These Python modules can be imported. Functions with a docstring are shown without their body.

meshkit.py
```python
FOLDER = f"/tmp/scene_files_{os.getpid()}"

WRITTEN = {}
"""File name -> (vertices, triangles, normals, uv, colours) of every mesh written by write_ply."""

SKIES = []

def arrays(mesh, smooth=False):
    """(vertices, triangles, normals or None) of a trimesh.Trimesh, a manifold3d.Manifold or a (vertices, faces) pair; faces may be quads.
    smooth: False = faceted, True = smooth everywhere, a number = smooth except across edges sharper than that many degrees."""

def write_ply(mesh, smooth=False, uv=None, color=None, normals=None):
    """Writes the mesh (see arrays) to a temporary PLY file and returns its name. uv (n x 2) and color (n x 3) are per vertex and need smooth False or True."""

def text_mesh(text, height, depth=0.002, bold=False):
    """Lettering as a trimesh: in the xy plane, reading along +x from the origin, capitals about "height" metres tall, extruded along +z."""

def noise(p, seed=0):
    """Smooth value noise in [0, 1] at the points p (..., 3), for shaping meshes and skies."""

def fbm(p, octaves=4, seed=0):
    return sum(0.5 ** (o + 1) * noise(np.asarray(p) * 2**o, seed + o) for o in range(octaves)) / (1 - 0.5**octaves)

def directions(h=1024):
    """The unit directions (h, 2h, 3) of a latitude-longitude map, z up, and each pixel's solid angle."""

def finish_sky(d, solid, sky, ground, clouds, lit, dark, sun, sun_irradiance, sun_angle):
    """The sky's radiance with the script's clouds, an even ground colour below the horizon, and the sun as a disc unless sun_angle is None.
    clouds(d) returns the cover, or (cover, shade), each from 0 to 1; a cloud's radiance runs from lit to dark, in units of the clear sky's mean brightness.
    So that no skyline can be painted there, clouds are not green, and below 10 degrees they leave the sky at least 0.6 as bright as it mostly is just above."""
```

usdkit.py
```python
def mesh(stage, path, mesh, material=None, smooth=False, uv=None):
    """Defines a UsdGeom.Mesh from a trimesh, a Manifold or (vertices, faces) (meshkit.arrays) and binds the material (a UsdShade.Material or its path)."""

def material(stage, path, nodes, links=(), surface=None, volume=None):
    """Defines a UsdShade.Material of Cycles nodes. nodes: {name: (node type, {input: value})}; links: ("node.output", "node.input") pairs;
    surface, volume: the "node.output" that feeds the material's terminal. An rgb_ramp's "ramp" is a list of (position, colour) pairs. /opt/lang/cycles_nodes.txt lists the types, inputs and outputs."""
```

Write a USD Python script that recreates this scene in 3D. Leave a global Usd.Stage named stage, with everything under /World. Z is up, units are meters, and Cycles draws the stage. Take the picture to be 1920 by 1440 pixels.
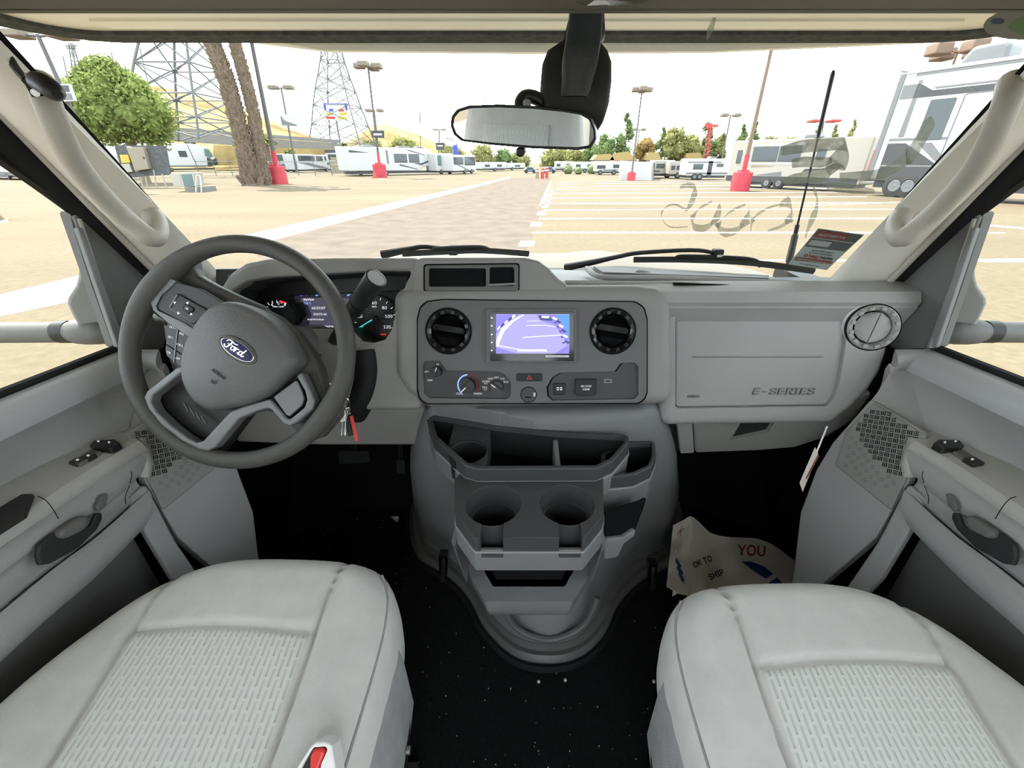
import math, random
import numpy as np, trimesh, usdkit, meshkit, mapbox_earcut
import manifold3d as m3
from shapely.geometry import Polygon, LineString, box as sbox
from shapely.geometry.polygon import orient
from shapely.ops import unary_union
from pxr import Usd, UsdGeom, UsdLux, UsdShade, Gf, Sdf

random.seed(7)
rng = np.random.default_rng(7)
stage = Usd.Stage.CreateInMemory()
UsdGeom.SetStageUpAxis(stage, 'Z')
UsdGeom.SetStageMetersPerUnit(stage, 1.0)
UsdGeom.Xform.Define(stage, '/World')

# ------------------------------------------------------------------ camera, sky, sun, exposure
H = 1.95                                  # eye height above the car park
FPX, UC = 780.0, 988.0                    # focal length and optical axis in pixels of the 1920 wide frame
PITCH = math.atan(418 / 780)
CP, SP = math.cos(PITCH), math.sin(PITCH)
cam = UsdGeom.Camera.Define(stage, '/World/camera')
cam.CreateHorizontalApertureAttr(36.0)
cam.CreateVerticalApertureAttr(27.0)
cam.CreateFocalLengthAttr(36.0 * FPX / 1920)
cam.CreateHorizontalApertureOffsetAttr(-36.0 * (UC - 960) / 1920)
cam.CreateClippingRangeAttr((0.02, 5000.0))
cam.CreateExposureAttr(0.4)
cam.AddTranslateOp().Set((0, 0, H))
cam.AddRotateXOp().Set(90 - math.degrees(PITCH))

sky = UsdLux.DomeLight.Define(stage, '/World/sky')
sky.CreateIntensityAttr(1.15)
sky.CreateColorAttr((0.87, 0.95, 1.0))
sun = UsdLux.DistantLight.Define(stage, '/World/sun')
sun.CreateIntensityAttr(2.6)
sun.CreateNormalizeAttr(True)
sun.CreateAngleAttr(0.6)
sun.CreateColorAttr((1.0, 0.94, 0.84))
SUN_EL, SUN_DIR = math.radians(54), np.array([-.74, .67])
sun.AddRotateZOp().Set(math.degrees(math.atan2(SUN_DIR[1], SUN_DIR[0])) - 90)   # then tilt: light shines along local -z
sun.AddRotateXOp().Set(-(90 - math.degrees(SUN_EL)))

# ------------------------------------------------------------------ projection helpers (all relative to the eye; z is raised by H on output)
def ray(u, v):
    b = (720 - v) / FPX
    return np.array([(u - UC) / FPX, CP + b * SP, -SP + b * CP])
def at_d(u, v, d): return ray(u, v) * d
def at_y(u, v, y): r = ray(u, v); return r * (y / r[1])
def at_z(u, v, z): r = ray(u, v); return r * (z / r[2])
def at_x(u, v, x): r = ray(u, v); return r * (x / r[0])
def G(u, v): return at_z(u, v, -H)

class Plane:
    def __init__(s, p0, n, ex=(1, 0, 0)):
        s.p0, s.n = np.array(p0, float), np.array(n, float) / np.linalg.norm(n)
        ex = np.array(ex, float); ex = ex - s.n * (ex @ s.n); s.ex = ex / np.linalg.norm(ex)
        s.ey = np.cross(s.n, s.ex)
    def px(s, u, v, lift=0):
        r = ray(u, v); q = r * (((s.p0 + s.n * lift) @ s.n) / (r @ s.n)) - s.p0
        return np.array([q @ s.ex, q @ s.ey])
    def hit(s, u, v, lift=0): return s.to3([s.px(u, v, lift)], lift)[0]
    def to3(s, ab, lift=0):
        ab = np.atleast_2d(ab)
        return s.p0 + ab[:, :1] * s.ex + ab[:, 1:2] * s.ey + s.n * lift
    def moved(s, d): return Plane(s.p0 + s.n * d, s.n, s.ex)
def tilted(p0, deg): t = math.radians(deg); return Plane(p0, (0, -math.cos(t), math.sin(t)))
def plane3(a, b, c, toward=(0, 0, 0)):
    a, b, c = map(lambda q: np.array(q, float), (a, b, c)); n = np.cross(b - a, c - a)
    if n @ (np.array(toward) - a) < 0: n = -n
    return Plane(a, n, b - a)

# ------------------------------------------------------------------ mesh helpers
def tm(v, f):
    f = np.asarray(f, int)
    if f.ndim == 2 and f.shape[1] == 4: f = np.vstack([f[:, [0, 1, 2]], f[:, [0, 2, 3]]])
    return trimesh.Trimesh(np.asarray(v, float), f, process=False)
def cat(*ms):
    flat = []
    for m in ms: flat += list(m) if isinstance(m, (list, tuple)) else [m]
    return trimesh.util.concatenate(flat)
def rounded(poly, r):
    if r <= 0: return poly
    p = poly.buffer(-r, quad_segs=5).buffer(r, quad_segs=5)
    if p.is_empty or p.geom_type != 'Polygon' or p.area < .5 * poly.area: p = poly
    q = p.buffer(r, quad_segs=5).buffer(-r, quad_segs=5)
    return q if q.geom_type == 'Polygon' and not q.is_empty else p
def ring_of(c):
    c = np.array(c)[:-1]
    keep = [np.linalg.norm(c[i] - c[i - 1]) > 1e-6 for i in range(len(c))]
    return c[np.array(keep)]
def inset(c, b):
    d1 = c - np.roll(c, 1, 0); d2 = np.roll(c, -1, 0) - c
    d1 /= np.maximum(np.linalg.norm(d1, axis=1, keepdims=True), 1e-12); d2 /= np.maximum(np.linalg.norm(d2, axis=1, keepdims=True), 1e-12)
    n1 = np.stack([-d1[:, 1], d1[:, 0]], 1); n2 = np.stack([-d2[:, 1], d2[:, 0]], 1)
    m = n1 + n2; k = 2 / np.maximum((m * m).sum(1, keepdims=True), .5)
    return c + b * m * k
def slab(plane, poly, t=.02, b=.002, lift=0.0, seg=3):
    """a polygon in the plane's coordinates as a plate: front face at lift, thickness t, rounded front edge b"""
    polys = list(poly.geoms) if hasattr(poly, 'geoms') else [poly]
    out = []
    for p in polys:
        if p.is_empty or p.area < 1e-9 or p.geom_type != 'Polygon': continue
        if b > .0015:
            q = Polygon(p.exterior).buffer(-1.35 * b, quad_segs=6)
            if q.geom_type == 'Polygon' and not q.is_empty: q = q.buffer(1.35 * b, quad_segs=6); p = q.difference(unary_union([Polygon(i) for i in p.interiors])) if p.interiors else q
            else: b = .001
            if p.geom_type != 'Polygon': continue
        p = orient(p.simplify(2e-5)); rings = [ring_of(p.exterior.coords)] + [ring_of(i.coords) for i in p.interiors]
        V, Fc, fronts, n0 = [], [], [], 0
        for ri, c in enumerate(rings):
            B = b if ri == 0 else min(b, .001)
            prof = [(0, -t)] + ([(B * (1 - math.cos(k / seg * math.pi / 2)), -B * (1 - math.sin(k / seg * math.pi / 2))) for k in range(seg + 1)] if b > 0 else [(0, 0)])
            n = len(c); j = np.arange(n); jn = (j + 1) % n
            for k, (i_, d_) in enumerate(prof):
                q = inset(c, i_) if i_ else c
                V.append(plane.to3(q, lift + d_))
                if k: a0, a1 = n0 + (k - 1) * n, n0 + k * n; Fc.append(np.stack([a0 + j, a0 + jn, a1 + jn, a1 + j], 1))
            fronts.append((q, n0 + (len(prof) - 1) * n)); n0 += n * len(prof)
        flat = np.vstack([q for q, _ in fronts]); ends = np.cumsum([len(q) for q, _ in fronts]).astype(np.uint32)
        tri = mapbox_earcut.triangulate_float64(flat, ends).reshape(-1, 3).astype(int)
        idx = np.concatenate([np.arange(len(q)) + o for q, o in fronts])
        quads = np.vstack(Fc); tris = np.vstack([quads[:, [0, 1, 2]], quads[:, [0, 2, 3]]])
        cap = idx[tri]; v = np.vstack(V); bi = None
        if t >= .05: o_ = np.cumsum([0] + [len(c) for c in rings]); bi = np.concatenate([np.arange(len(c)) + sum(len(k) * len(prof) for k in rings[:ri]) for ri, c in enumerate(rings)])[tri]
        if len(cap):
            nn = np.cross(v[cap[0, 1]] - v[cap[0, 0]], v[cap[0, 2]] - v[cap[0, 0]])
            if nn @ plane.n < 0: cap = cap[:, ::-1]; bi = None if bi is None else bi[:, ::-1]
            if bi is not None: cap = np.vstack([cap, bi[:, ::-1]])
        out.append(trimesh.Trimesh(v, np.vstack([tris, cap]), process=False))
    return cat(out)
def pxpoly(plane, pts, r=.004, lift=0.0): return rounded(Polygon([plane.px(u, v, lift) for u, v in pts]).buffer(0), r)
def panel(plane, pts, t=.02, b=.002, r=.004, lift=0.0, holes=(), hr=.004, seg=3, cut=()):
    p = pxpoly(plane, pts, r, lift)
    for q in cut: p = p.difference(q)
    for h in holes: p = p.difference(pxpoly(plane, h, hr, lift))
    return slab(plane, p, t, b, lift, seg)
def bar2d(pts, w): return LineString(pts).buffer(w / 2, quad_segs=4)
def pxline(plane, pts, w, t=.002, lift=.0, b=0.0, cap='round'):
    return slab(plane, LineString([plane.px(u, v, lift) for u, v in pts]).buffer(w / 2, quad_segs=3, cap_style=cap), t, b, lift)
def spline(pts, n=40, closed=False):
    p = np.array(pts, float); m = len(p)
    t = np.linspace(0, m if closed else m - 1, n, endpoint=not closed); i = np.minimum(t.astype(int), m - (1 if closed else 2)); f = (t - i)[:, None]
    g = (lambda k: p[k % m]) if closed else (lambda k: p[np.clip(k, 0, m - 1)])
    a, b, c, d = g(i - 1), g(i), g(i + 1), g(i + 2)
    return .5 * (2 * b + (c - a) * f + (2 * a - 5 * b + 4 * c - d) * f ** 2 + (3 * b - a - 3 * c + d) * f ** 3)
def lofted(rings, closed=False, caps=True):
    rings = np.array(rings, float); m, n = rings.shape[:2]; j = np.arange(n); jn = (j + 1) % n; F_ = []
    for k in range(m if closed else m - 1):
        a, b = k * n, ((k + 1) % m) * n
        F_.append(np.stack([a + j, a + jn, b + jn, b + j], 1))
    v = rings.reshape(-1, 3); f = np.vstack(F_); f = np.vstack([f[:, [0, 1, 2]], f[:, [0, 2, 3]]])
    if caps and not closed:
        c0, c1 = len(v), len(v) + 1; v = np.vstack([v, rings[0].mean(0), rings[-1].mean(0)])
        f = np.vstack([f, np.stack([jn, j, np.full(n, c0)], 1), np.stack([(m - 1) * n + j, (m - 1) * n + jn, np.full(n, c1)], 1)])
    return trimesh.Trimesh(v, f, process=False)
def frames(p, closed=False):
    t = np.roll(p, -1, 0) - np.roll(p, 1, 0) if closed else np.gradient(p, axis=0)
    t = t / np.maximum(np.linalg.norm(t, axis=1, keepdims=True), 1e-12)
    a = np.array([0, 0, 1.0]) if abs(t[0] @ [0, 0, 1]) < .9 else np.array([1.0, 0, 0]); N = []
    for q in t:
        a = a - q * (a @ q); a = a / np.linalg.norm(a); N.append(a)
    N = np.array(N); return t, N, np.cross(t, N)
def tube(pts, r, n=10, closed=False, flat=1.0):
    p = np.array(pts, float); r = np.broadcast_to(np.asarray(r, float), len(p)); _, N, B = frames(p, closed); a = np.linspace(0, 2 * math.pi, n, endpoint=False)
    rings = p[:, None] + r[:, None, None] * (np.cos(a)[None, :, None] * N[:, None] + flat * np.sin(a)[None, :, None] * B[:, None])
    return lofted(rings, closed)
def sweep(pts, prof, up=(0, 0, 1)):
    """profile (k x 2: side, up) carried along the points with a fixed up direction"""
    p = np.array(pts, float); t = np.gradient(p, axis=0); t /= np.linalg.norm(t, axis=1, keepdims=True); up = np.array(up, float)
    side = np.cross(t, up); side /= np.linalg.norm(side, axis=1, keepdims=True); u2 = np.cross(side, t); prof = np.array(prof, float)
    return lofted(p[:, None] + prof[None, :, :1] * side[:, None] + prof[None, :, 1:] * u2[:, None])
def lathe(prof, n=32, axis=(0, 0, 1), at=(0, 0, 0), closed=False):
    """prof: (radius, height) from bottom to top"""
    a = np.linspace(0, 2 * math.pi, n, endpoint=False); w = np.array(axis, float) / np.linalg.norm(axis)
    e = np.cross(w, [1, 0, 0]) if abs(w[0]) < .9 else np.cross(w, [0, 1, 0]); e /= np.linalg.norm(e); g = np.cross(w, e)
    rings = [np.array(at) + w * h + r * (np.cos(a)[:, None] * e + np.sin(a)[:, None] * g) for r, h in prof]
    return lofted(rings, closed, caps=not closed)
def bx(x0, y0, z0, x1, y1, z1, r=0.0):
    lo, hi = np.minimum([x0, y0, z0], [x1, y1, z1]).astype(float), np.maximum([x0, y0, z0], [x1, y1, z1]).astype(float)
    if r <= 0: m = trimesh.creation.box(hi - lo); m.apply_translation((lo + hi) / 2); return m
    r = min(r, (hi - lo).min() * .49); s = m3.Manifold.sphere(r, 12)
    return m_tri(m3.Manifold.batch_hull([s.translate([x, y, z]) for x in (lo[0] + r, hi[0] - r) for y in (lo[1] + r, hi[1] - r) for z in (lo[2] + r, hi[2] - r)]))
def m_tri(m): q = m.to_mesh(); return trimesh.Trimesh(np.array(q.vert_properties[:, :3]), np.array(q.tri_verts), process=False)
def t_man(t): t = trimesh.Trimesh(t.vertices, t.faces, process=True); return m3.Manifold(m3.Mesh(np.asarray(t.vertices, np.float32), np.asarray(t.faces, np.uint32)))
def hull(pts): return m_tri(m3.Manifold.hull_points(np.array(pts, float)))
def rod(a, b, r, n=6): return tube(np.array([a, b], float), r, n)
def quad(a, b, c, d, t=.004):
    p = np.array([a, b, c, d], float); n = np.cross(p[1] - p[0], p[3] - p[0]); n /= np.linalg.norm(n)
    return hull(np.vstack([p, p - n * t]))
def grid_solid(P, t, d=None):
    """P: m x n x 3 surface; thickened by t along its normals (or direction d)"""
    P = np.array(P, float); m, n = P.shape[:2]
    if d is None:
        N = np.cross(np.gradient(P, axis=0), np.gradient(P, axis=1)); N /= np.maximum(np.linalg.norm(N, axis=2, keepdims=True), 1e-12)
    else: N = np.broadcast_to(np.array(d, float), P.shape)
    Q = P - N * t; v = np.vstack([P.reshape(-1, 3), Q.reshape(-1, 3)]); i, j = np.meshgrid(np.arange(m - 1), np.arange(n - 1), indexing='ij'); a = (i * n + j).ravel(); K = m * n
    top = np.stack([a, a + n, a + n + 1, a + 1], 1); bot = top[:, ::-1] + K
    e = np.concatenate([np.arange(n), np.arange(1, m) * n + n - 1, (m - 1) * n + np.arange(n - 2, -1, -1), np.arange(m - 2, 0, -1) * n]); en = np.roll(e, -1)
    return tm(v, np.vstack([top, bot, np.stack([e, en, en + K, e + K], 1)]))
def strip(A, B, bulge=0.0, t=.01, n=16, m=8, toward=(0, .3, -.1)):
    """ruled plate between two 3-D polylines, bulging towards the inside of the cab"""
    A, B = spline(A, n) if len(A) > 2 else np.linspace(A[0], A[1], n), spline(B, n) if len(B) > 2 else np.linspace(B[0], B[1], n)
    s = np.linspace(0, 1, m)[None, :, None]; P = A[:, None] * (1 - s) + B[:, None] * s
    N = np.cross(np.gradient(P, axis=0), np.gradient(P, axis=1)); N /= np.maximum(np.linalg.norm(N, axis=2, keepdims=True), 1e-12)
    if N[n // 2, m // 2] @ (np.array(toward) - P[n // 2, m // 2]) < 0:
        P = P[:, ::-1]; N = -N[:, ::-1]
    P = P + N * bulge * (4 * s * (1 - s)) ** .7
    g = grid_solid(P, t)
    return g
def flipx(m): m = m.copy(); m.vertices = m.vertices * [-1, 1, 1]; m.faces = m.faces[:, ::-1]; return m
def text3(plane, u, v, s, height, depth=.0008, lift=.0005, rot=0.0, bold=False, mirror=False, center=True, ab=None):
    """lettering lying on a plane at pixel u, v"""
    m = meshkit.text_mesh(s, height, depth, bold); w = m.bounds; q = m.vertices.copy()
    if center: q[:, 0] -= (w[0, 0] + w[1, 0]) / 2; q[:, 1] -= (w[0, 1] + w[1, 1]) / 2
    if mirror: q[:, 0] *= -1
    c, s_ = math.cos(rot), math.sin(rot); o = plane.px(u, v, lift) if ab is None else np.array(ab)
    x = o[0] + c * q[:, 0] - s_ * q[:, 1]; y = o[1] + s_ * q[:, 0] + c * q[:, 1]
    return trimesh.Trimesh(plane.to3(np.stack([x, y], 1), lift) + plane.n * q[:, 2:3], m.faces[:, ::-1] if mirror else m.faces, process=False)

def onto(mesh, pts, zz, off=.0008):
    """each point moved along its line of sight onto the mesh, zz above it"""
    a, b, c = (mesh.vertices[mesh.faces[:, k]] for k in range(3)); e1, e2 = b - a, c - a; out = []
    for p, z_ in zip(pts, np.broadcast_to(zz, len(pts))):
        L_ = np.linalg.norm(p); r = p / L_; h = np.cross(r, e2); d = (e1 * h).sum(1); d = np.where(np.abs(d) < 1e-15, 1e-15, d); uu = -(a * h).sum(1) / d; q = np.cross(-a, e1); vv = (q @ r) / d; t = (e2 * q).sum(1) / d
        k = (uu >= -1e-6) & (vv >= -1e-6) & (uu + vv <= 1 + 1e-6) & (t > .01); out.append(r * ((t[k].min() if k.any() else L_) - off - z_))
    return np.array(out)
def drape(meshes, pts, off=.002, n=24):
    """a pixel path laid on the surfaces that are seen there"""
    P_ = []
    for u, v in spline(pts, n):
        r = ray(u, v); best = None
        for m in meshes:
            a, b, c = (m.vertices[m.faces[:, k]] for k in range(3)); e1, e2 = b - a, c - a; h = np.cross(r, e2); d = (e1 * h).sum(1); d = np.where(np.abs(d) < 1e-15, 1e-15, d)
            uu = -(a * h).sum(1) / d; q = np.cross(-a, e1); vv = (q @ r) / d; t = (e2 * q).sum(1) / d; k = (uu >= -1e-6) & (vv >= -1e-6) & (uu + vv <= 1 + 1e-6) & (t > .01)
            if k.any(): best = min(t[k].min(), best or 9)
        if best: P_.append(r * best - r / np.linalg.norm(r) * off)
    return np.array(P_)

# ------------------------------------------------------------------ scene helpers
USED = {}
def fresh(parent, name):
    k = (str(parent), name); USED[k] = USED.get(k, -1) + 1
    return f'{parent}/{name}' + (f'_{USED[k]:03d}' if USED[k] else '')
def meta(p, label=None, cat_=None, group=None, kind=None):
    for k, val in (('label', label), ('category', cat_), ('group', group), ('kind', kind)):
        if val: p.SetCustomDataByKey(k, val)
class Node:
    def __init__(s, path, base): s.path, s.base = path, np.array(base, float)
    def prim(s): return stage.GetPrimAtPath(s.path)
    def part(s, name, mesh, mat, smooth=35, label=None, kind=None):
        q = mesh.copy() if not isinstance(mesh, (list, tuple)) else cat(list(mesh))
        q.vertices = np.array(q.vertices) + [0, 0, H] - s.base
        path = fresh(s.path, name)
        m = usdkit.mesh(stage, path, q, MAT[mat], smooth=smooth)
        meta(m.GetPrim(), label, None, None, kind)
        return Node(path, s.base)
def thing(name, label, cat_, base, group=None, kind=None):
    path = fresh('/World', name); x = UsdGeom.Xform.Define(stage, path); b = np.array(base, float) + [0, 0, H]
    x.AddTranslateOp().Set(tuple(map(float, b))); meta(x.GetPrim(), label, cat_, group, kind)
    return Node(path, b)
def single(name, mesh, mat, label, cat_, group=None, kind=None, smooth=35):
    q = cat(list(mesh)) if isinstance(mesh, (list, tuple)) else mesh.copy()
    q.vertices = np.array(q.vertices) + [0, 0, H]; path = fresh('/World', name)
    m = usdkit.mesh(stage, path, q, MAT[mat], smooth=smooth); meta(m.GetPrim(), label, cat_, group, kind)
    return Node(path, (0, 0, 0))

# ------------------------------------------------------------------ materials
MAT = {}
def lin(c): return tuple(((x / 255) / 12.92 if x / 255 < .04045 else ((x / 255 + .055) / 1.055) ** 2.4) for x in c)
def mat(name, col, rough=.5, bump=0.0, scale=300.0, var=0.0, vscale=3.0, metal=0.0, spec=.5, sheen=0.0, emit=0.0, coat=0.0):
    n = {'p': ('principled_bsdf', dict(base_color=col, roughness=rough, metallic=metal, specular_ior_level=spec))}; L = []
    if sheen: n['p'][1]['sheen_weight'] = sheen
    if coat: n['p'][1]['coat_weight'] = coat
    if emit: n['p'][1].update(emission_color=col, emission_strength=emit)
    if bump or var: n['g'] = ('geometry', {})
    if bump:
        n['n'] = ('noise_texture', dict(scale=scale, detail=2.0)); n['b'] = ('bump', dict(strength=bump, distance=.002))
        L += [('g.position', 'n.vector'), ('n.fac', 'b.height'), ('b.normal', 'p.normal')]
    if var:
        n['w'] = ('noise_texture', dict(scale=vscale, detail=4.0)); c = np.array(col)
        n['r'] = ('rgb_ramp', dict(ramp=[(.3, tuple(c * (1 - var))), (.7, tuple(np.minimum(c * (1 + var), 1)))]))
        L += [('g.position', 'w.vector'), ('w.fac', 'r.fac'), ('r.color', 'p.base_color')]
    MAT[name] = usdkit.material(stage, '/World/Looks/' + name, n, L, surface='p.BSDF'); return MAT[name]
UsdGeom.Scope.Define(stage, '/World/Looks')
mat('dash_grey', (.275, .27, .262), .55, .25, 900)
mat('dash_dark', (.13, .13, .13), .55, .2, 900)
mat('dash_light', (.35, .349, .347), .55, .25, 900)
mat('groove', (.010, .010, .011), .8, spec=.05)
mat('black_plastic', (.016, .016, .017), .35)
mat('black_satin', (.024, .024, .025), .5, .1, 900, spec=.3)
mat('black_gloss', (.006, .006, .007), .08)
mat('vent_black', (.009, .009, .010), .18)
mat('wheel_rim', (.068, .066, .062), .5, .35, 1500)
mat('wheel_hub', (.118, .117, .118), .46, .5, 700)
mat('silver_trim', (.17, .17, .178), .42, .15, 1500, metal=.2)
mat('console_grey', (.20, .204, .21), .5, .2, 900)
mat('console_dark', (.062, .063, .066), .5, .2, 900, spec=.4)
mat('cover_grey', (.135, .133, .131), .38, .3, 500)
mat('door_grey', (.335, .337, .334), .55, .3, 800)
mat('sill_grey', (.45, .46, .475), .38, .3, 800)
mat('door_dark', (.125, .125, .122), .6, .2, 800)
mat('arm_grey', (.43, .42, .40), .55, .3, 800)
mat('pillar', (.74, .715, .65), .6, .2, 700)
mat('handle_grey', (.46, .43, .385), .5, .2, 700)
mat('headliner', (.21, .185, .15), .9, .5, 900)
mat('fabric', (.70, .695, .68), .95, .6, 1400, sheen=.2, var=.05, vscale=30)
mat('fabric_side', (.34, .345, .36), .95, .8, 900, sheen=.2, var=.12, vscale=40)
mat('carpet', (.012, .0125, .013), .98, 1.0, 1500, var=.3, vscale=120, spec=.15)
mat('rubber', (.011, .011, .012), .65, spec=.25)
mat('steel', (.6, .6, .6), .25, metal=1.0)
mat('dull_metal', (.35, .35, .34), .45, metal=.6)
mat('mirror_glass', (.86, .88, .88), .01, metal=1.0)
mat('white', (.80, .80, .79), .45)
mat('white_paint', (.86, .85, .82), .35)
mat('crumb', (.7, .68, .62), .8)
mat('red', (.6, .03, .03), .45)
mat('red_plastic', (.72, .05, .045), .3)
mat('blue_logo', (.012, .02, .10), .2, coat=.5)
mat('letter_white', (.82, .82, .82), .5, emit=.25)
mat('print_white', (.8, .8, .8), .5)
mat('print_grey', (.36, .36, .37), .5)
mat('print_black', (.015, .015, .016), .6)
mat('paper', (.66, .61, .54), .8, .2, 60, var=.04, vscale=10)
mat('paper_red', (.28, .02, .025), .7)
mat('paper_blue', (.012, .035, .16), .7)
mat('glow_white', (.75, .78, .8), emit=.8)
mat('glow_red', (.8, .03, .04), emit=.9)
mat('glow_teal', (.05, .75, .65), emit=.9)
mat('glow_blue', (.25, .4, .95), emit=.8)
mat('lcd_dark', (.035, .03, .06), .3, emit=.25)
mat('lcd_panel', (.12, .11, .16), .3, emit=.35)
mat('screen_violet', (.33, .30, .74), emit=.72)
mat('screen_light', (.70, .71, .95), emit=.7)
mat('screen_dark', (.06, .06, .20), emit=.6)
mat('screen_mid', (.20, .17, .55), emit=.8)
mat('screen_blue', (.08, .22, .90), emit=.9)
mat('cream_gel', (.86, .83, .73), .35)
mat('seal_grey', (.085, .09, .088), .95, var=.3, vscale=60, spec=.02)
mat('hood_paint', (.13, .118, .095), .5, spec=.1)
mat('sticker_face', (.36, .42, .40), .5)
mat('sticker_red', (.22, .06, .05), .5)
mat('sticker_dark', (.09, .10, .10), .5)
mat('sticker_olive', (.23, .22, .17), .6)
mat('sticker_green', (.13, .22, .07), .6)
mat('sticker_blue', (.06, .065, .10), .6)

def nodes(name, n, L, surface): MAT[name] = usdkit.material(stage, '/World/Looks/' + name, n, L, surface=surface); return MAT[name]
nodes('glass', {'t': ('transparent_bsdf', dict(color=(.97, .985, .98))), 'g': ('glossy_bsdf', dict(color=(1, 1, 1), roughness=.005)), 'k': ('geometry', {}), 'i': ('mix_float', dict(a=1.035, b=1 / 1.035)), 'f': ('fresnel', {}), 'm': ('mix_closure', {})},
      [('k.backfacing', 'i.fac'), ('i.result', 'f.IOR'), ('f.fac', 'm.fac'), ('t.BSDF', 'm.closure1'), ('g.BSDF', 'm.closure2')], 'm.closure')
def smear(name, col, cover, rough_scale):
    nodes(name, {'t': ('transparent_bsdf', dict(color=(1, 1, 1))), 'd': ('diffuse_bsdf', dict(color=col)), 'g': ('geometry', {}), 'n': ('noise_texture', dict(scale=rough_scale, detail=3.0)),
                 'r': ('map_range', dict(from_min=.3, from_max=.7, to_min=cover * .6, to_max=cover, clamp=True)), 'm': ('mix_closure', {})},
          [('g.position', 'n.vector'), ('n.fac', 'r.value'), ('r.result', 'm.fac'), ('t.BSDF', 'm.closure1'), ('d.BSDF', 'm.closure2')], 'm.closure')
smear('chalk_smear', (.40, .42, .35), .5, 160)
smear('chalk_thick', (.42, .45, .37), .62, 120)
nodes('clear_film', {'t': ('transparent_bsdf', dict(color=(.9, .92, .88))), 'g': ('glossy_bsdf', dict(color=(.9, .9, .86), roughness=.12)), 'm': ('mix_closure', dict(fac=.35))},
      [('t.BSDF', 'm.closure1'), ('g.BSDF', 'm.closure2')], 'm.closure')
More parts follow.
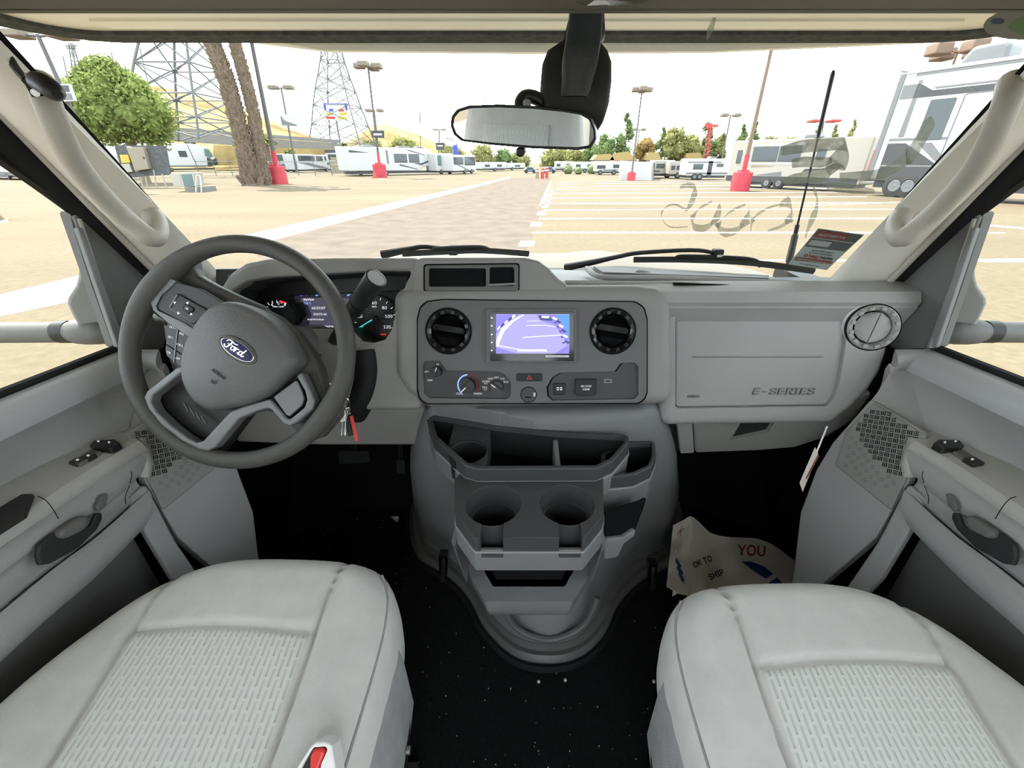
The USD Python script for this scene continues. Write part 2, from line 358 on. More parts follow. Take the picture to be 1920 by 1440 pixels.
# seat insert: rows of short slanted grooves, staggered from row to row
def dashes(name, col, slant):
    W_, R_ = .0075, .024
    n = {'g': ('geometry', {}), 's': ('separate_xyz', {}), 'p': ('principled_bsdf', dict(roughness=.95, sheen_weight=.2)),
         'sk': ('math', dict(math_type='multiply_add', value2=slant)), 'xs': ('math', dict(math_type='divide', value2=W_)), 'yr': ('math', dict(math_type='divide', value2=R_)),
         'fl': ('math', dict(math_type='floor')), 'sh': ('math', dict(math_type='multiply_add', value2=.5)), 'fr': ('math', dict(math_type='fraction')), 'c': ('math', dict(math_type='subtract', value2=.5)),
         'ab': ('math', dict(math_type='absolute')), 'm1': ('map_range', dict(from_min=.07, from_max=.19, to_min=1.0, to_max=0.0, clamp=True, range_type='smoothstep')),
         'fy': ('math', dict(math_type='fraction')), 'cy': ('math', dict(math_type='subtract', value2=.5)), 'ay': ('math', dict(math_type='absolute')),
         'm2': ('map_range', dict(from_min=.36, from_max=.46, to_min=1.0, to_max=0.0, clamp=True, range_type='smoothstep')), 'mm': ('math', dict(math_type='multiply')),
         'b': ('bump', dict(strength=.7, distance=.0022, invert=True)), 'r': ('rgb_ramp', dict(ramp=[(0, col), (1, tuple(np.array(col) * .86))]))}
    L = [('g.position', 's.vector'), ('s.y', 'sk.value1'), ('s.x', 'sk.value3'), ('s.y', 'yr.value1'), ('sk.value', 'xs.value1'), ('xs.value', 'fl.value1'), ('fl.value', 'sh.value1'), ('yr.value', 'sh.value3'), ('xs.value', 'fr.value1'),
         ('fr.value', 'c.value1'), ('c.value', 'ab.value1'), ('ab.value', 'm1.value'), ('sh.value', 'fy.value1'), ('fy.value', 'cy.value1'), ('cy.value', 'ay.value1'), ('ay.value', 'm2.value'),
         ('m1.result', 'mm.value1'), ('m2.result', 'mm.value2'), ('mm.value', 'b.height'), ('b.normal', 'p.normal'), ('mm.value', 'r.fac'), ('r.color', 'p.base_color')]
    nodes(name, n, L, 'p.BSDF')
dashes('insert_left', (.69, .70, .68), .12)
dashes('insert_right', (.69, .70, .68), -.12)
# ================================================================== the cab: shell, windscreen, pillars, doors
def wsp(x, z):
    """the windscreen's y at x, z"""
    t = (z + .25) / .41
    return (1.15 - .2 * (x / .70) ** 2) * (1 - t) + (.68 - .05 * (x / .64) ** 2) * t
def at_ws(u, v, off=0.0):
    r = ray(u, v); lo, hi = .3, 2.0
    for _ in range(40):
        s = (lo + hi) / 2; p = r * s
        if p[1] > wsp(p[0], p[2]) - off: hi = s
        else: lo = s
    return r * lo
floor_ = thing('floor', 'black carpeted cab floor between and under the two seats', 'floor', (0, .3, -1.1), kind='structure')
floor_.part('carpet', bx(-.86, -1.2, -1.13, .86, 1.3, -1.1), 'carpet', False)
floor_.part('toe_board', [quad((-.86, 1.28, -1.1), (.86, 1.28, -1.1), (.86, 1.36, -.5), (-.86, 1.36, -.5), .02), quad((-.86, 1.10, -1.1), (.86, 1.10, -1.1), (.86, 1.3, -.82), (-.86, 1.3, -.82), .02)], 'carpet', False)
for s in (-1, 1):
    floor_.part('footwell_side', bx(s * .80, -.4, -1.1, s * .86, 1.36, -.62), 'carpet', False)
    floor_.part('cowl_side', bx(s * .80, .80, -.66, s * .86, 1.36, -.30), 'black_satin', False)
    floor_.part('wheel_hump', hull([(s * .80, 1.3, -.7), (s * .80, .98, -1.1), (s * .80, 1.3, -1.1), (s * .58, 1.3, -1.1), (s * .6, 1.3, -.85), (s * .62, 1.12, -1.1)]), 'carpet', False)
cr = []
for k in range(130):
    u, v = (rng.uniform(715, 1280), rng.uniform(1130, 1440)) if k < 80 else (rng.uniform(560, 800), rng.uniform(960, 1120))
    p = at_z(u, v, -1.098); b = trimesh.creation.icosphere(0, rng.uniform(.0006, .0016)); b.apply_translation(p); cr.append(b)
for (u, v) in [(742, 1369), (1226, 1278), (786, 1047), (1010, 1278), (1060, 1275)]:
    b = trimesh.creation.icosphere(1, .004); b.apply_translation(at_z(u, v, -1.097)); cr.append(b)
single('carpet_crumb', cr, 'crumb', 'scattered pale crumbs and grit lying on the black carpet', 'crumbs', kind='stuff', smooth=False)

ceil = thing('ceiling', 'brown headliner edge running along the top of the windscreen', 'ceiling', (0, .3, .165), kind='structure')
ceil.part('headliner', bx(-.9, -.3, .166, .9, .685, .215, .012), 'headliner')
ceil.part('headliner_lip', sweep([(-.9, .685, .172), (0, .685, .172), (.9, .685, .172)], [(-.006, -.006), (.006, -.006), (.006, .006), (-.006, .006)]), 'headliner')
over = thing('trim_1', 'cream underside of the sleeping bunk jutting out above the windscreen', 'overhang', (0, .6, .28), kind='structure')
over.part('bunk_floor', bx(-1.2, -.35, .285, 1.2, 1.40, .34), 'cream_gel')
over.part('bunk_body', bx(-1.2, -.35, .34, 1.2, 1.40, 1.25, .03), 'cream_gel')
over.part('bunk_nose', lofted([np.array([(x, y, z) for y, z in ((1.40, .29), (1.418, zl), (1.44, zl), (1.60, .34), (1.66, .9), (1.40, .9))]) for x, zl in ((-1.19, .288), (-.75, .284), (-.55, .264), (0, .260), (.5, .262), (.9, .276), (1.19, .288))]), 'cream_gel')
sp = [(-1.19, -.3, .281), (-1.19, 1.22, .281)] + [(-1.19 + .145 * (1 - math.cos(a)), 1.22 + .145 * math.sin(a), .281) for a in np.linspace(.2, 1.57, 6)]
sp += [(-q[0], q[1], q[2]) for q in sp[::-1]]
over.part('seal_strip', sweep(sp, [(-.04, -.004), (.04, -.004), (.04, .004), (-.04, .004)]), 'seal_grey')
over.part('panel_joint', sweep([(-1.0, 1.26, .284), (1.0, 1.26, .284)], [(-.03, -.003), (.03, -.003), (.03, .003), (-.03, .003)]), 'cream_gel')
# ---- the living area behind the eye: ceiling, side walls with windows, floor
for s, nm in ((-1, 'left'), (1, 'right')):
    w_ = thing('trim_' + ('4' if s < 0 else '5'), f'cream {nm} wall of the living area behind the cab', 'wall', (s * 1.15, -1.8, -1.1), kind='structure')
    for y0, y1, z0, z1 in ((-3.6, -2.1, -1.1, .95), (-2.1, -.9, -1.1, -.2), (-2.1, -.9, .55, .95), (-.9, -.35, -1.1, .95)): w_.part('panel', bx(s * 1.14, y0, z0, s * 1.18, y1, z1), 'cream_gel', False)
    w_.part('return_panel', bx(s * .86, -.42, -1.1, s * 1.14, -.36, .28), 'cream_gel', False)
bk_ = thing('trim_6', 'dark cabinet wall at the rear of the living area', 'wall', (0, -3.6, -1.1), kind='structure')
bk_.part('cabinet', bx(-1.18, -3.7, -1.1, -.3, -3.6, .95), 'door_dark', False); bk_.part('cabinet', bx(.35, -3.7, -1.1, 1.18, -3.6, .95), 'door_dark', False)
floor_.part('living_floor', bx(-1.18, -3.7, -1.14, 1.18, -1.2, -1.1), 'door_dark', False)

# ---- windscreen
xs = np.linspace(-1, 1, 25); zs = np.linspace(-.26, .175, 15)
P = np.array([[((.70 - .06 * ((z + .25) / .41)) * q, wsp((.70 - .06 * ((z + .25) / .41)) * q, z), z) for q in xs] for z in zs])
wind = thing('window_1', 'curved windscreen with smeared marker writing near its right side', 'windscreen', (0, 1.0, -.25), kind='structure')
wind.part('glass', grid_solid(P, .004, (0, -.6, -.8)), 'glass', True)
def smear_on(pts, w, n=26, mat_='chalk_smear'):
    c = spline([at_ws(u, v, .004) for u, v in pts], n); d = np.gradient(c, axis=0); d /= np.linalg.norm(d, axis=1, keepdims=True)
    s_ = np.cross(d, [0, -.65, .75]); s_ /= np.linalg.norm(s_, axis=1, keepdims=True); ww = np.interp(np.linspace(0, 1, n), np.linspace(0, 1, len(w)), w)[:, None]
    wind.part('marker_stroke', grid_solid(np.stack([c - s_ * ww, c + s_ * ww], 1), .0006, (0, -.65, .75)), mat_, True)
smear_on([(1290, 425), (1255, 425), (1240, 405), (1248, 388), (1268, 383), (1288, 393), (1300, 370), (1305, 352), (1292, 347), (1275, 350)], [.001, .002, .002, .003, .006, .008, .004])
smear_on([(1335, 378), (1312, 390), (1298, 408), (1300, 424), (1320, 428), (1340, 415), (1350, 390), (1350, 380)], [.003, .004, .006, .010, .010, .009, .009, .004])
smear_on([(1398, 383), (1370, 396), (1352, 414), (1345, 425), (1360, 436), (1385, 430), (1402, 410), (1405, 390)], [.003, .004, .006, .011, .012, .010, .010, .004])
smear_on([(1408, 432), (1412, 410), (1440, 390), (1470, 382)], [.007, .006, .003, .001])
smear_on([(1440, 432), (1465, 424), (1482, 410), (1485, 390), (1478, 378), (1462, 384)], [.002, .005, .010, .014, .014, .005])
smear_on([(1510, 445), (1518, 420), (1530, 395), (1533, 370), (1525, 355)], [.006, .012, .013, .012, .008], mat_='chalk_thick')
smear_on([(1465, 283), (1500, 275), (1540, 270), (1580, 267), (1588, 278), (1575, 300), (1555, 322), (1530, 330), (1490, 335), (1470, 340)], [.010, .014, .016, .017, .017, .018, .016, .014, .012, .008], 40, 'chalk_thick')
smear_on([(1485, 306), (1510, 303), (1540, 304), (1560, 300)], [.010, .012, .012, .006], mat_='chalk_thick')
smear_on([(1575, 332), (1610, 330), (1650, 326), (1690, 305), (1715, 280), (1735, 245), (1750, 225)], [.010, .011, .012, .014, .017, .018, .008], 40, 'chalk_thick')
smear_on([(1550, 350), (1580, 352), (1610, 356), (1640, 358)], [.010, .012, .010, .004])
smear_on([(1475, 120), (1478, 122), (1484, 118)], [.001, .002, .001], 6)
smear_on([(1326, 75), (1332, 55), (1340, 33)], [.001, .004, .002], 10)
wind.part('black_edge', [sweep([P[i, j] + (0, -.004, 0) for i in range(15)], [(-.004, -.003), (.004, -.003), (.004, .003), (-.004, .003)], (1, 0, 0)) for j in (0, 24)], 'groove', kind=None)

wst = single('warning_sticker', cat([grid_solid(np.array([[at_ws(u0 + (u1 - u0) * k / 6, v0 + (v1 - v0) * k / 6, .006) for k in range(7)] for (u0, v0, u1, v1) in ((1478, 495, 1550, 506), (1534, 428, 1620, 440))]), .0008)]), 'sticker_face',
             'pale rectangular warning sticker with red bars, lower right of the windscreen', 'sticker')
pa, pb, pc, pd = (at_ws(*q, .0085) for q in ((1534, 428), (1620, 440), (1478, 495), (1550, 506)))
STK = Plane((pa + pb + pc + pd) / 4, np.cross(pb - pa, pa - pc), pb - pa)
if STK.n[1] > 0: STK = Plane(STK.p0, -STK.n, STK.ex)
def stk(a, b):  # fraction across, fraction down
    q = pa * (1 - a) * (1 - b) + pb * a * (1 - b) + pc * (1 - a) * b + pd * a * b - STK.p0
    return np.array([q @ STK.ex, q @ STK.ey])
def stkbox(a0, b0, a1, b1): return Polygon([stk(a0, b0), stk(a1, b0), stk(a1, b1), stk(a0, b1)])
wst.part('header_bar', slab(STK, stkbox(.02, .01, .98, .2), .0006, 0, .0012), 'sticker_dark')
wst.part('title_bar', slab(STK, stkbox(.03, .02, .72, .19), .0006, 0, .0016), 'sticker_red')
wst.part('car_picture', slab(STK, stkbox(.03, .24, .97, .45), .0006, 0, .0012), 'sticker_dark')
wst.part('picture_gleam', slab(STK, stkbox(.08, .28, .5, .38).buffer(.002), .0006, 0, .0016), 'print_grey')
wst.part('lower_bar', slab(STK, stkbox(.05, .76, .97, .85), .0006, 0, .0012), 'sticker_red')
sh = (stk(.5, 1) - stk(.5, 0)); sk_ = sh[0] / sh[1]
def stext(s_, a, b, h, mt, bold=False, w=None):
    m = meshkit.text_mesh(s_, h, .0004, bold); q = m.vertices.copy(); q[:, :2] -= (m.bounds[0, :2] + m.bounds[1, :2]) / 2; q[:, 0] *= -1
    if w: q[:, 0] *= w * abs((stk(1, .5) - stk(0, .5))[0]) / (m.bounds[1, 0] - m.bounds[0, 0])
    o = stk(a, b); x = o[0] + q[:, 0] + sk_ * q[:, 1]; y = o[1] + q[:, 1]
    wst.part('print', trimesh.Trimesh(STK.to3(np.stack([x, y], 1), .002) + STK.n * q[:, 2:3], m.faces[:, ::-1], process=False), mt, False)
stext('ATTENTION', .40, .11, .0058, 'sticker_face', True, .6)
stext('THIS VEHICLE IS', .5, .52, .0032, 'print_black', False, .5); stext('EQUIPPED WITH A', .5, .585, .0032, 'print_black', False, .55)
stext('gard', .36, .68, .0075, 'paper_red', True, .36); stext('star', .72, .68, .0075, 'print_black', True, .32)
stext('THEFT RECOVERY SYSTEM', .5, .805, .0032, 'sticker_face', True, .8); stext('www.stargard.com', .5, .93, .0026, 'print_black', False, .5)

rs = thing('round_sticker', 'round olive sticker in the upper right corner of the windscreen', 'sticker', at_ws(1890, 48, .01))
RST = Plane(at_ws(1890, 48, .03), -ray(1890, 48))
rs.part('disc', panel(RST, [(1843, 48), (1850, 36), (1868, 25), (1890, 22), (1990, 22), (1990, 70), (1925, 75), (1890, 73), (1862, 68), (1848, 60)], .001, .0003, .004), 'sticker_olive')
rs.part('oval_mark', panel(RST, [(1853, 38), (1862, 34), (1878, 34), (1887, 39), (1878, 45), (1862, 45)], .0006, 0, .002, .0008), 'sticker_blue')
rs.part('green_mark', panel(RST, [(1890, 52), (1905, 36), (1925, 26), (1945, 40), (1945, 64), (1915, 64)], .0006, 0, .002, .0008), 'sticker_green')

# ---- pillars with grab handles
G0, G1 = np.array([.69, .955, -.245]), np.array([.627, .575, .168])
glass_edge = [G0 + (G1 - G0) * t + np.array([0, .012 * math.sin(t * 3.1), 0]) for t in np.linspace(-.02, 1.05, 8)]
O0, O1 = at_x(1648, 547, .745), at_x(1922, 264, .765)
outer = [O0 + (O1 - O0) * t for t in (-.05, .35, .7, 1.0, 1.35)]
hp = [(1714, 384, .775), (1692, 402, .752), (1681, 428, .738), (1692, 446, .715), (1735, 414, .69), (1785, 366, .645), (1826, 318, .605), (1856, 268, .573), (1877, 220, .553), (1892, 180, .548), (1896, 155, .57)]
hc = spline([at_d(*q) for q in hp], 40); hr_ = np.interp(np.arange(40), [0, 6, 14, 20, 39], [.016, .017, .0155, .0150, .0155])
for s, nm in ((-1, 'driver'), (1, 'passenger')):
    fx = flipx if s < 0 else (lambda m: m)
    pl = thing('trim_' + ('2' if s < 0 else '3'), f'pale grey windscreen pillar on the {nm} side with a moulded grab handle', 'windscreen pillar', G0 * [s, 1, 1], kind='structure')
    pl.part('pillar_cover', fx(strip(glass_edge, outer, .014, .02)), 'pillar')
    pl.part('pillar_ridge', fx(tube(spline([at_d(*q) for q in ((1645, 520, .90), (1725, 430, .80), (1800, 345, .71), (1860, 270, .645), (1935, 180, .56))], 20) + np.array([.004, .012, -.004]), .006, 8)), 'pillar')
    pl.part('grab_handle', fx(tube(hc, hr_, 14)), 'handle_grey')
    pl.part('handle_cap', fx(tube(spline([at_d(1722, 378, .775), at_d(1700, 392, .76)], 6), [.014, .017, .018, .018, .017, .014], 12)), 'handle_grey')
    # black door seal, then the grey frame of the door
    E0, E1 = at_x(1660, 566, .775), at_x(1924, 332, .785)
    sealline = [E0 + (E1 - E0) * t for t in (-.06, .5, 1, 1.4)]
    pl.part('door_seal', fx(strip([q + np.array([.004, 0, 0]) for q in outer], sealline, .004, .02, toward=(0, .3, 0))), 'rubber')
    pl.part('seal_bead', fx(tube([np.array(q) + (-.004, -.006, 0) for q in outer], .006, 8)), 'handle_grey')

vc = thing('visor_clip', 'black pivoting stub on a bracket at the top of the driver side pillar', 'pivot', at_d(75, 165, .50))
vc.part('bracket', hull(np.vstack([at_d(u, v, .505 + w) for (u, v) in ((42, 150), (60, 140), (85, 158), (82, 180), (60, 182)) for w in (0, .02)])), 'black_plastic')
vc.part('stub', tube(spline([at_d(68, 152, .492), at_d(86, 160, .486), at_d(108, 177, .48)], 8), [.008, .0105, .0112, .0114, .0114, .011, .0095, .005], 14), 'black_satin')
vc.part('screw', [rod(at_d(66, 174, .490), at_d(66, 174, .51), .004, 10), rod(at_d(56, 150, .495), at_d(50, 140, .505), .0024)], 'steel')
vc.part('cord', tube(spline([at_d(*q) for q in ((-20, 40, .52), (8, 90, .52), (30, 128, .515), (50, 152, .51))], 12), .0045, 8), 'black_satin')

# ---- doors
A_, B_, C_ = at_x(1700, 905, .70), at_x(1565, 870, .66), at_x(1635, 750, .70)
KICK = plane3(A_, B_, C_)
SAIL = plane3(at_x(1745, 655, .79), at_x(1822, 405, .775), at_x(1650, 560, .765))
def mk_door(s):
    fx = flipx if s < 0 else (lambda m: m)
    nm, col = ('driver', 'left') if s < 0 else ('passenger', 'right')
    d = thing('door_' + ('1' if s < 0 else '2'), f'grey {nm} door with padded sill, armrest and window switches', 'door', (s * .78, .4, -.6), kind='structure')
    S0, S1 = at_z(1745, 655, -.327), at_z(1922, 726, -.318); sd = (S1 - S0); S2 = S1 + sd * 1.6
    seal = [S0, S1, S2]
    L0, L1 = at_z(1738, 812, -.447), at_z(1920, 888, -.44); L2 = L1 + np.array([.02, -.25, .005])
    # upper panel from sill to armrest, front part reaching to the dash
    d.part('sill_pad', fx(strip([q + np.array([.0, 0, 0]) for q in seal], [q + np.array([-.030, 0, -.045]) for q in seal], .012, .015)), 'sill_grey')
    K0 = at_x(1678, 655, .745)
    d.part('sill_pad', fx(strip([S0, K0], [S0 + np.array([-.030, 0, -.045]), at_x(1680, 690, .735)], .006, .015, 6)), 'door_grey')
    d.part('upper_panel', fx(strip([S0 + np.array([-.030, .0, -.045]), S1 + np.array([-.03, 0, -.045]), S2 + np.array([-.03, 0, -.045])], [L0, L1, L2], -.006, .015)), 'door_grey')
    d.part('front_panel', fx(strip([at_x(1680, 690, .735), S0 + np.array([-.028, 0, -.045]), S0 + sd * .35 + np.array([-.022, 0, -.045])], [at_x(1632, 752, .70), L0 + np.array([.003, 0, 0]), L0 + (L1 - L0) * .35 + np.array([.008, 0, 0])], -.006, .015, 12)), 'door_grey')
    # armrest: top face, rounded edge, side face
    I = [at_z(1716, 826, -.445), at_z(1795, 872, -.445), at_z(1890, 933, -.445), np.array([.735, .30, -.445]), np.array([.745, .05, -.445])]
    Ot = [L0, (L0 + L1) / 2, L1, (L1 + L2) / 2, L2]
    d.part('armrest', fx(strip([q + np.array([.012, 0, .004]) for q in Ot], I, .003, .03, toward=(.7, .3, 1))), 'arm_grey')
    dn = [np.array([-.004, 0, -.028]), np.array([-.006, 0, -.03])]
    J = [q + np.array([-.006, 0, -.022]) for q in I]
    d.part('armrest_edge', fx(strip(I, J, .004, .02)), 'arm_grey')
    Kq = [at_x(1712, 890, .697), at_x(1790, 955, .70), at_x(1880, 1005, .705), np.array([.715, .22, -.488]), np.array([.72, -.03, -.488])]
    d.part('armrest_side', fx(strip(J, Kq, .004, .02)), 'door_grey')
    d.part('armrest_nose', fx(tube([at_z(1717, 824, -.452), at_x(1704, 872, .700), at_x(1706, 893, .702)], [.012, .012, .010], 10)), 'arm_grey')
    seam = [at_x(1704, 915, .697), at_x(1800, 1000, .698), at_x(1905, 1078, .70), np.array([.705, .2, -.522]), np.array([.71, -.05, -.522])]
    d.part('handle_panel', fx(strip(Kq, seam, -.012, .02)), 'door_grey')
    Lp = [at_x(1706, 990, .685), at_x(1800, 1085, .685), at_x(1920, 1190, .685), np.array([.69, .15, -.577]), np.array([.695, -.1, -.577])]
    d.part('map_pocket', fx(strip([q + np.array([-.006, 0, -.004]) for q in seam], Lp, .010, .02)), 'door_grey')
    lb = [q + np.array([.03, 0, -.01]) for q in Lp]
    d.part('pocket_underside', fx(strip(Lp, lb, 0, .01, toward=(0, .3, -1.1))), 'door_dark')
    low = [np.array([q[0] + .02, q[1], -1.09]) for q in lb]
    d.part('lower_panel', fx(strip(lb, low, 0, .02)), 'door_dark')
    # seams
    surf = [strip(I, J, .004, .02), strip(J, Kq, .004, .02), strip(Kq, seam, -.012, .02), strip([q + np.array([-.006, 0, -.004]) for q in seam], Lp, .010, .02), strip([q + np.array([.012, 0, .004]) for q in Ot], I, .003, .03, toward=(.7, .3, 1))]
    for path in (((1905, 931), (1893, 936), (1880, 950), (1866, 973)), ((1738, 957), (1780, 990), (1850, 1046), (1900, 1082), (1960, 1130)), ((1731, 884), (1729, 892), (1734, 912), (1741, 932), (1740, 945))):
        dp = drape(surf, path, .0004)
        runs = np.split(dp, 1 + np.nonzero(np.linalg.norm(np.diff(dp, axis=0), axis=1) > .014)[0]) if len(dp) else []
        runs = [r_ for r_ in runs if len(r_) > 3]
        if runs: d.part('seam_line', fx(cat(*[tube(r_, .0005, 6) for r_ in runs])), 'groove')
    # door pull: dark scoop with a grey grip over it
    HP = plane3(at_x(1740, 905, .690), at_x(1900, 1060, .694), at_x(1880, 985, .699))
    d.part('door_handle', fx(panel(HP, [(1784, 960), (1783, 972), (1792, 992), (1828, 1028), (1880, 1057), (1900, 1060), (1906, 1045), (1904, 1022), (1872, 995), (1868, 1004), (1848, 1008), (1805, 985), (1796, 962)], .006, .003, .003, .004)), 'black_satin', label='dark recess of the door pull').part(
        'grip', fx(panel(HP, [(1800, 965), (1820, 966), (1870, 1000), (1866, 1008), (1845, 1009), (1812, 992)], .012, .006, .004, .014)), 'door_dark')
    d.part('grip_scoop', fx(panel(HP, [(1772, 922), (1786, 930), (1795, 950), (1790, 962), (1776, 948)], .004, .002, .003, .003)), 'door_dark')
    # window switches on the armrest
    AR = Plane(at_z(1790, 830, -.436), (0, 0, 1))
    def sw(name, pts, h, m_, **k): return d.part(name, fx(panel(AR, pts, .012, .002, .001, h)), m_, **k)
    sw('lock_switch', [(1751, 830), (1761, 823), (1800, 825), (1809, 835), (1800, 839), (1770, 840)], .005, 'black_plastic').part('marking', fx(cat(*[panel(AR, [(u - 2, v - 1.5), (u + 2, v - 1.5), (u + 2, v + 1.5), (u - 2, v + 1.5)], .001, 0, 0, .0056) for u, v in ((1772, 829), (1792, 827))])), 'letter_white')
    sw('switch_recess', [(1786, 845), (1806, 842), (1848, 868), (1828, 870)], .0008, 'door_dark')
    if s > 0: sw('window_switch', [(1806, 857), (1828, 855), (1849, 868), (1828, 870)], .002, 'black_plastic').part('marking', panel(AR, [(1821, 859), (1826, 859), (1826, 862), (1821, 862)], .001, 0, 0, .0026), 'letter_white')
    else:
        for a in (0, 1):
            o = a * 20; sw('window_switch', [(1795 + o, 850 + o * .42), (1812 + o, 848 + o * .42), (1830 + o, 858 + o * .4), (1815 + o, 861 + o * .45)], .002, 'black_plastic').part('marking', fx(panel(AR, [(1808 + o, 852 + o * .42), (1813 + o, 852 + o * .42), (1814 + o, 855 + o * .42), (1809 + o, 855 + o * .42)], .001, 0, 0, .0026)), 'letter_white')
        d.part('armrest_pocket', fx(panel(AR, [(1915, 925), (1935, 925), (2010, 970), (2010, 1005), (1985, 1000), (1930, 965)], .006, .002, .004, .003)), 'black_satin')
    # window frame, glass and the corner panel
    T0, T1 = at_x(1822, 404, .775), at_x(1924, 334, .783); T2 = T1 + (T1 - T0) * 1.2
    d.part('corner_panel', fx(panel(SAIL, [(1648, 556), (1660, 530), (1740, 455), (1812, 398), (1838, 398), (1752, 652), (1690, 660), (1668, 652)], .03, .004, .004)), 'door_dark')
    d.part('corner_bevel', fx(panel(SAIL, [(1828, 405), (1838, 402), (1754, 652), (1734, 654)], .01, .003, .002, .006)), 'console_grey')
    d.part('window_frame', fx(strip([T0, T1, T2], [at_x(1838, 408, .79), at_x(1924, 346, .795), at_x(1924, 346, .795) + (T1 - T0) * 1.2], 0, .02)), 'rubber')
    d.part('window_channel', fx(tube([at_x(1836, 404, .785), at_x(1796, 530, .79), at_x(1752, 655, .795)], .007, 8)), 'rubber')
    d.part('window_channel', fx(tube([at_x(1828, 410, .777), at_x(1788, 530, .783), at_x(1746, 652, .787)], .0035, 8)), 'handle_grey')
    d.part('window_seal', fx(tube([q + np.array([.006, 0, .004]) for q in seal], .008, 8)), 'rubber')
    q0, q1 = at_x(1756, 660, .80), at_x(1840, 400, .79)
    d.part('inner_shell', bx(s * .815, -.6, -1.0, s * .86, .80, -.34), 'door_dark', False)
    d.part('window_glass', fx(quad(q0, q1, q1 + np.array([.02, -.6, .02]), q0 + np.array([.03, -.7, -.02]))), 'glass', False)
    return d
mk_door(-1); mk_door(1)

def mk_kick(s):
    fx = flipx if s < 0 else (lambda m: m); nm = 'driver' if s < 0 else 'passenger'
    k = thing('speaker_panel', f'grey kick panel with basket weave speaker grille ahead of the {nm} door', 'kick panel', A_ * [s, 1, 1])
    k.part('panel', fx(panel(KICK, [(1632, 748), (1739, 814), (1720, 830), (1702, 905), (1640, 1010), (1500, 1130), (1480, 1130), (1500, 960), (1530, 880), (1560, 830)], .02, .004, .004)), 'dash_light')
    k.part('grille_panel', fx(panel(KICK, [(1636, 754), (1738, 818), (1722, 832), (1698, 900), (1669, 957), (1565, 872), (1585, 810)], .008, .003, .003, .004)), 'dash_grey')
    gp = pxpoly(KICK, [(1620, 776), (1640, 768), (1660, 771), (1724, 816), (1702, 868), (1698, 896), (1675, 890), (1645, 865), (1618, 838), (1605, 802)], .004, .0042)
    a0, b0, a1, b1 = gp.bounds; bars, dim = [], []; c = .0098
    full = pxpoly(KICK, [(1636, 754), (1738, 818), (1722, 832), (1698, 900), (1669, 957), (1565, 872), (1585, 810)], .003, .0042).buffer(-.006)
    for i in range(-4, int((a1 - a0) / c) + 8):
        for j in range(-12, int((b1 - b0) / c) + 3):
            x, y = a0 + i * c, b0 + j * c; cell = sbox(x, y, x + c, y + c)
            for q in range(3):
                r_ = sbox(x + .001, y + .0014 + q * .003, x + c - .001, y + .0028 + q * .003) if (i + j) % 2 else sbox(x + .0014 + q * .003, y + .001, x + .0028 + q * .003, y + c - .001)
                if gp.contains(cell.centroid): bars.append(r_)
                elif (i + j) % 2 and full.contains(cell) and not gp.intersects(cell): dim.append(r_.buffer(-.0003))
    def flat(rs, t, l): return cat(*[slab(KICK, r_, t, 0, l) for r_ in rs])
    k.part('grille_slot', fx(flat(bars, .001, .0046)), 'groove', False, kind='stuff')
    if dim: k.part('dimple', fx(flat(dim, .001, .0045)), 'dash_dark', False, kind='stuff')
    k.part('trim_strip', fx(panel(KICK, [(1702, 905), (1736, 935), (1708, 992), (1652, 1085), (1600, 1140), (1560, 1140), (1645, 1015)], .012, .005, .006, .007)), 'door_grey')
    return k
mk_kick(-1); mk_kick(1)
tag = thing('paper_tag', 'narrow white paper tag hanging at the right edge of the passenger footwell', 'tag', at_d(1525, 855, .80))
tag.part('card', quad(at_d(1528, 838, .80), at_d(1534, 850, .80), at_d(1505, 922, .83), at_d(1499, 905, .83), .0012), 'paper', False)
tag.part('string', rod(at_d(1531, 848, .80), at_d(1551, 799, .79), .0016), 'white', False)
tag.part('stripe', quad(at_d(1534, 851, .7985), at_d(1535.5, 856, .7985), at_d(1512, 900, .82), at_d(1511, 895, .82), .0005), 'sticker_red', False)
# ================================================================== dashboard
FAS = tilted((0, .775, -.305), 20)
CL = FAS.moved(-.085)
GLV = tilted((0, .805, -.305), 14)
KNE = tilted((0, .80, -.50), -4)
def circ(pl, u, v, r, n=28, lift=0.0, ry=None):
    o = pl.px(u, v, lift); a = np.linspace(0, 2 * math.pi, n, endpoint=False)
    return Polygon(np.stack([o[0] + r * np.cos(a), o[1] + (ry or r) * np.sin(a)], 1))
def arc_strip(pl, u, v, r0, r1, a0, a1, t=.001, lift=0.0, n=16):
    o = pl.px(u, v, lift); a = np.radians(np.linspace(a0, a1, n)); p = [(o[0] + r1 * math.cos(q), o[1] + r1 * math.sin(q)) for q in a] + [(o[0] + r0 * math.cos(q), o[1] + r0 * math.sin(q)) for q in a[::-1]]
    return slab(pl, Polygon(p), t, 0, lift)
dash = thing('dashboard', 'grey moulded dashboard spanning the cab under the windscreen', 'dashboard', (0, .95, -.46))
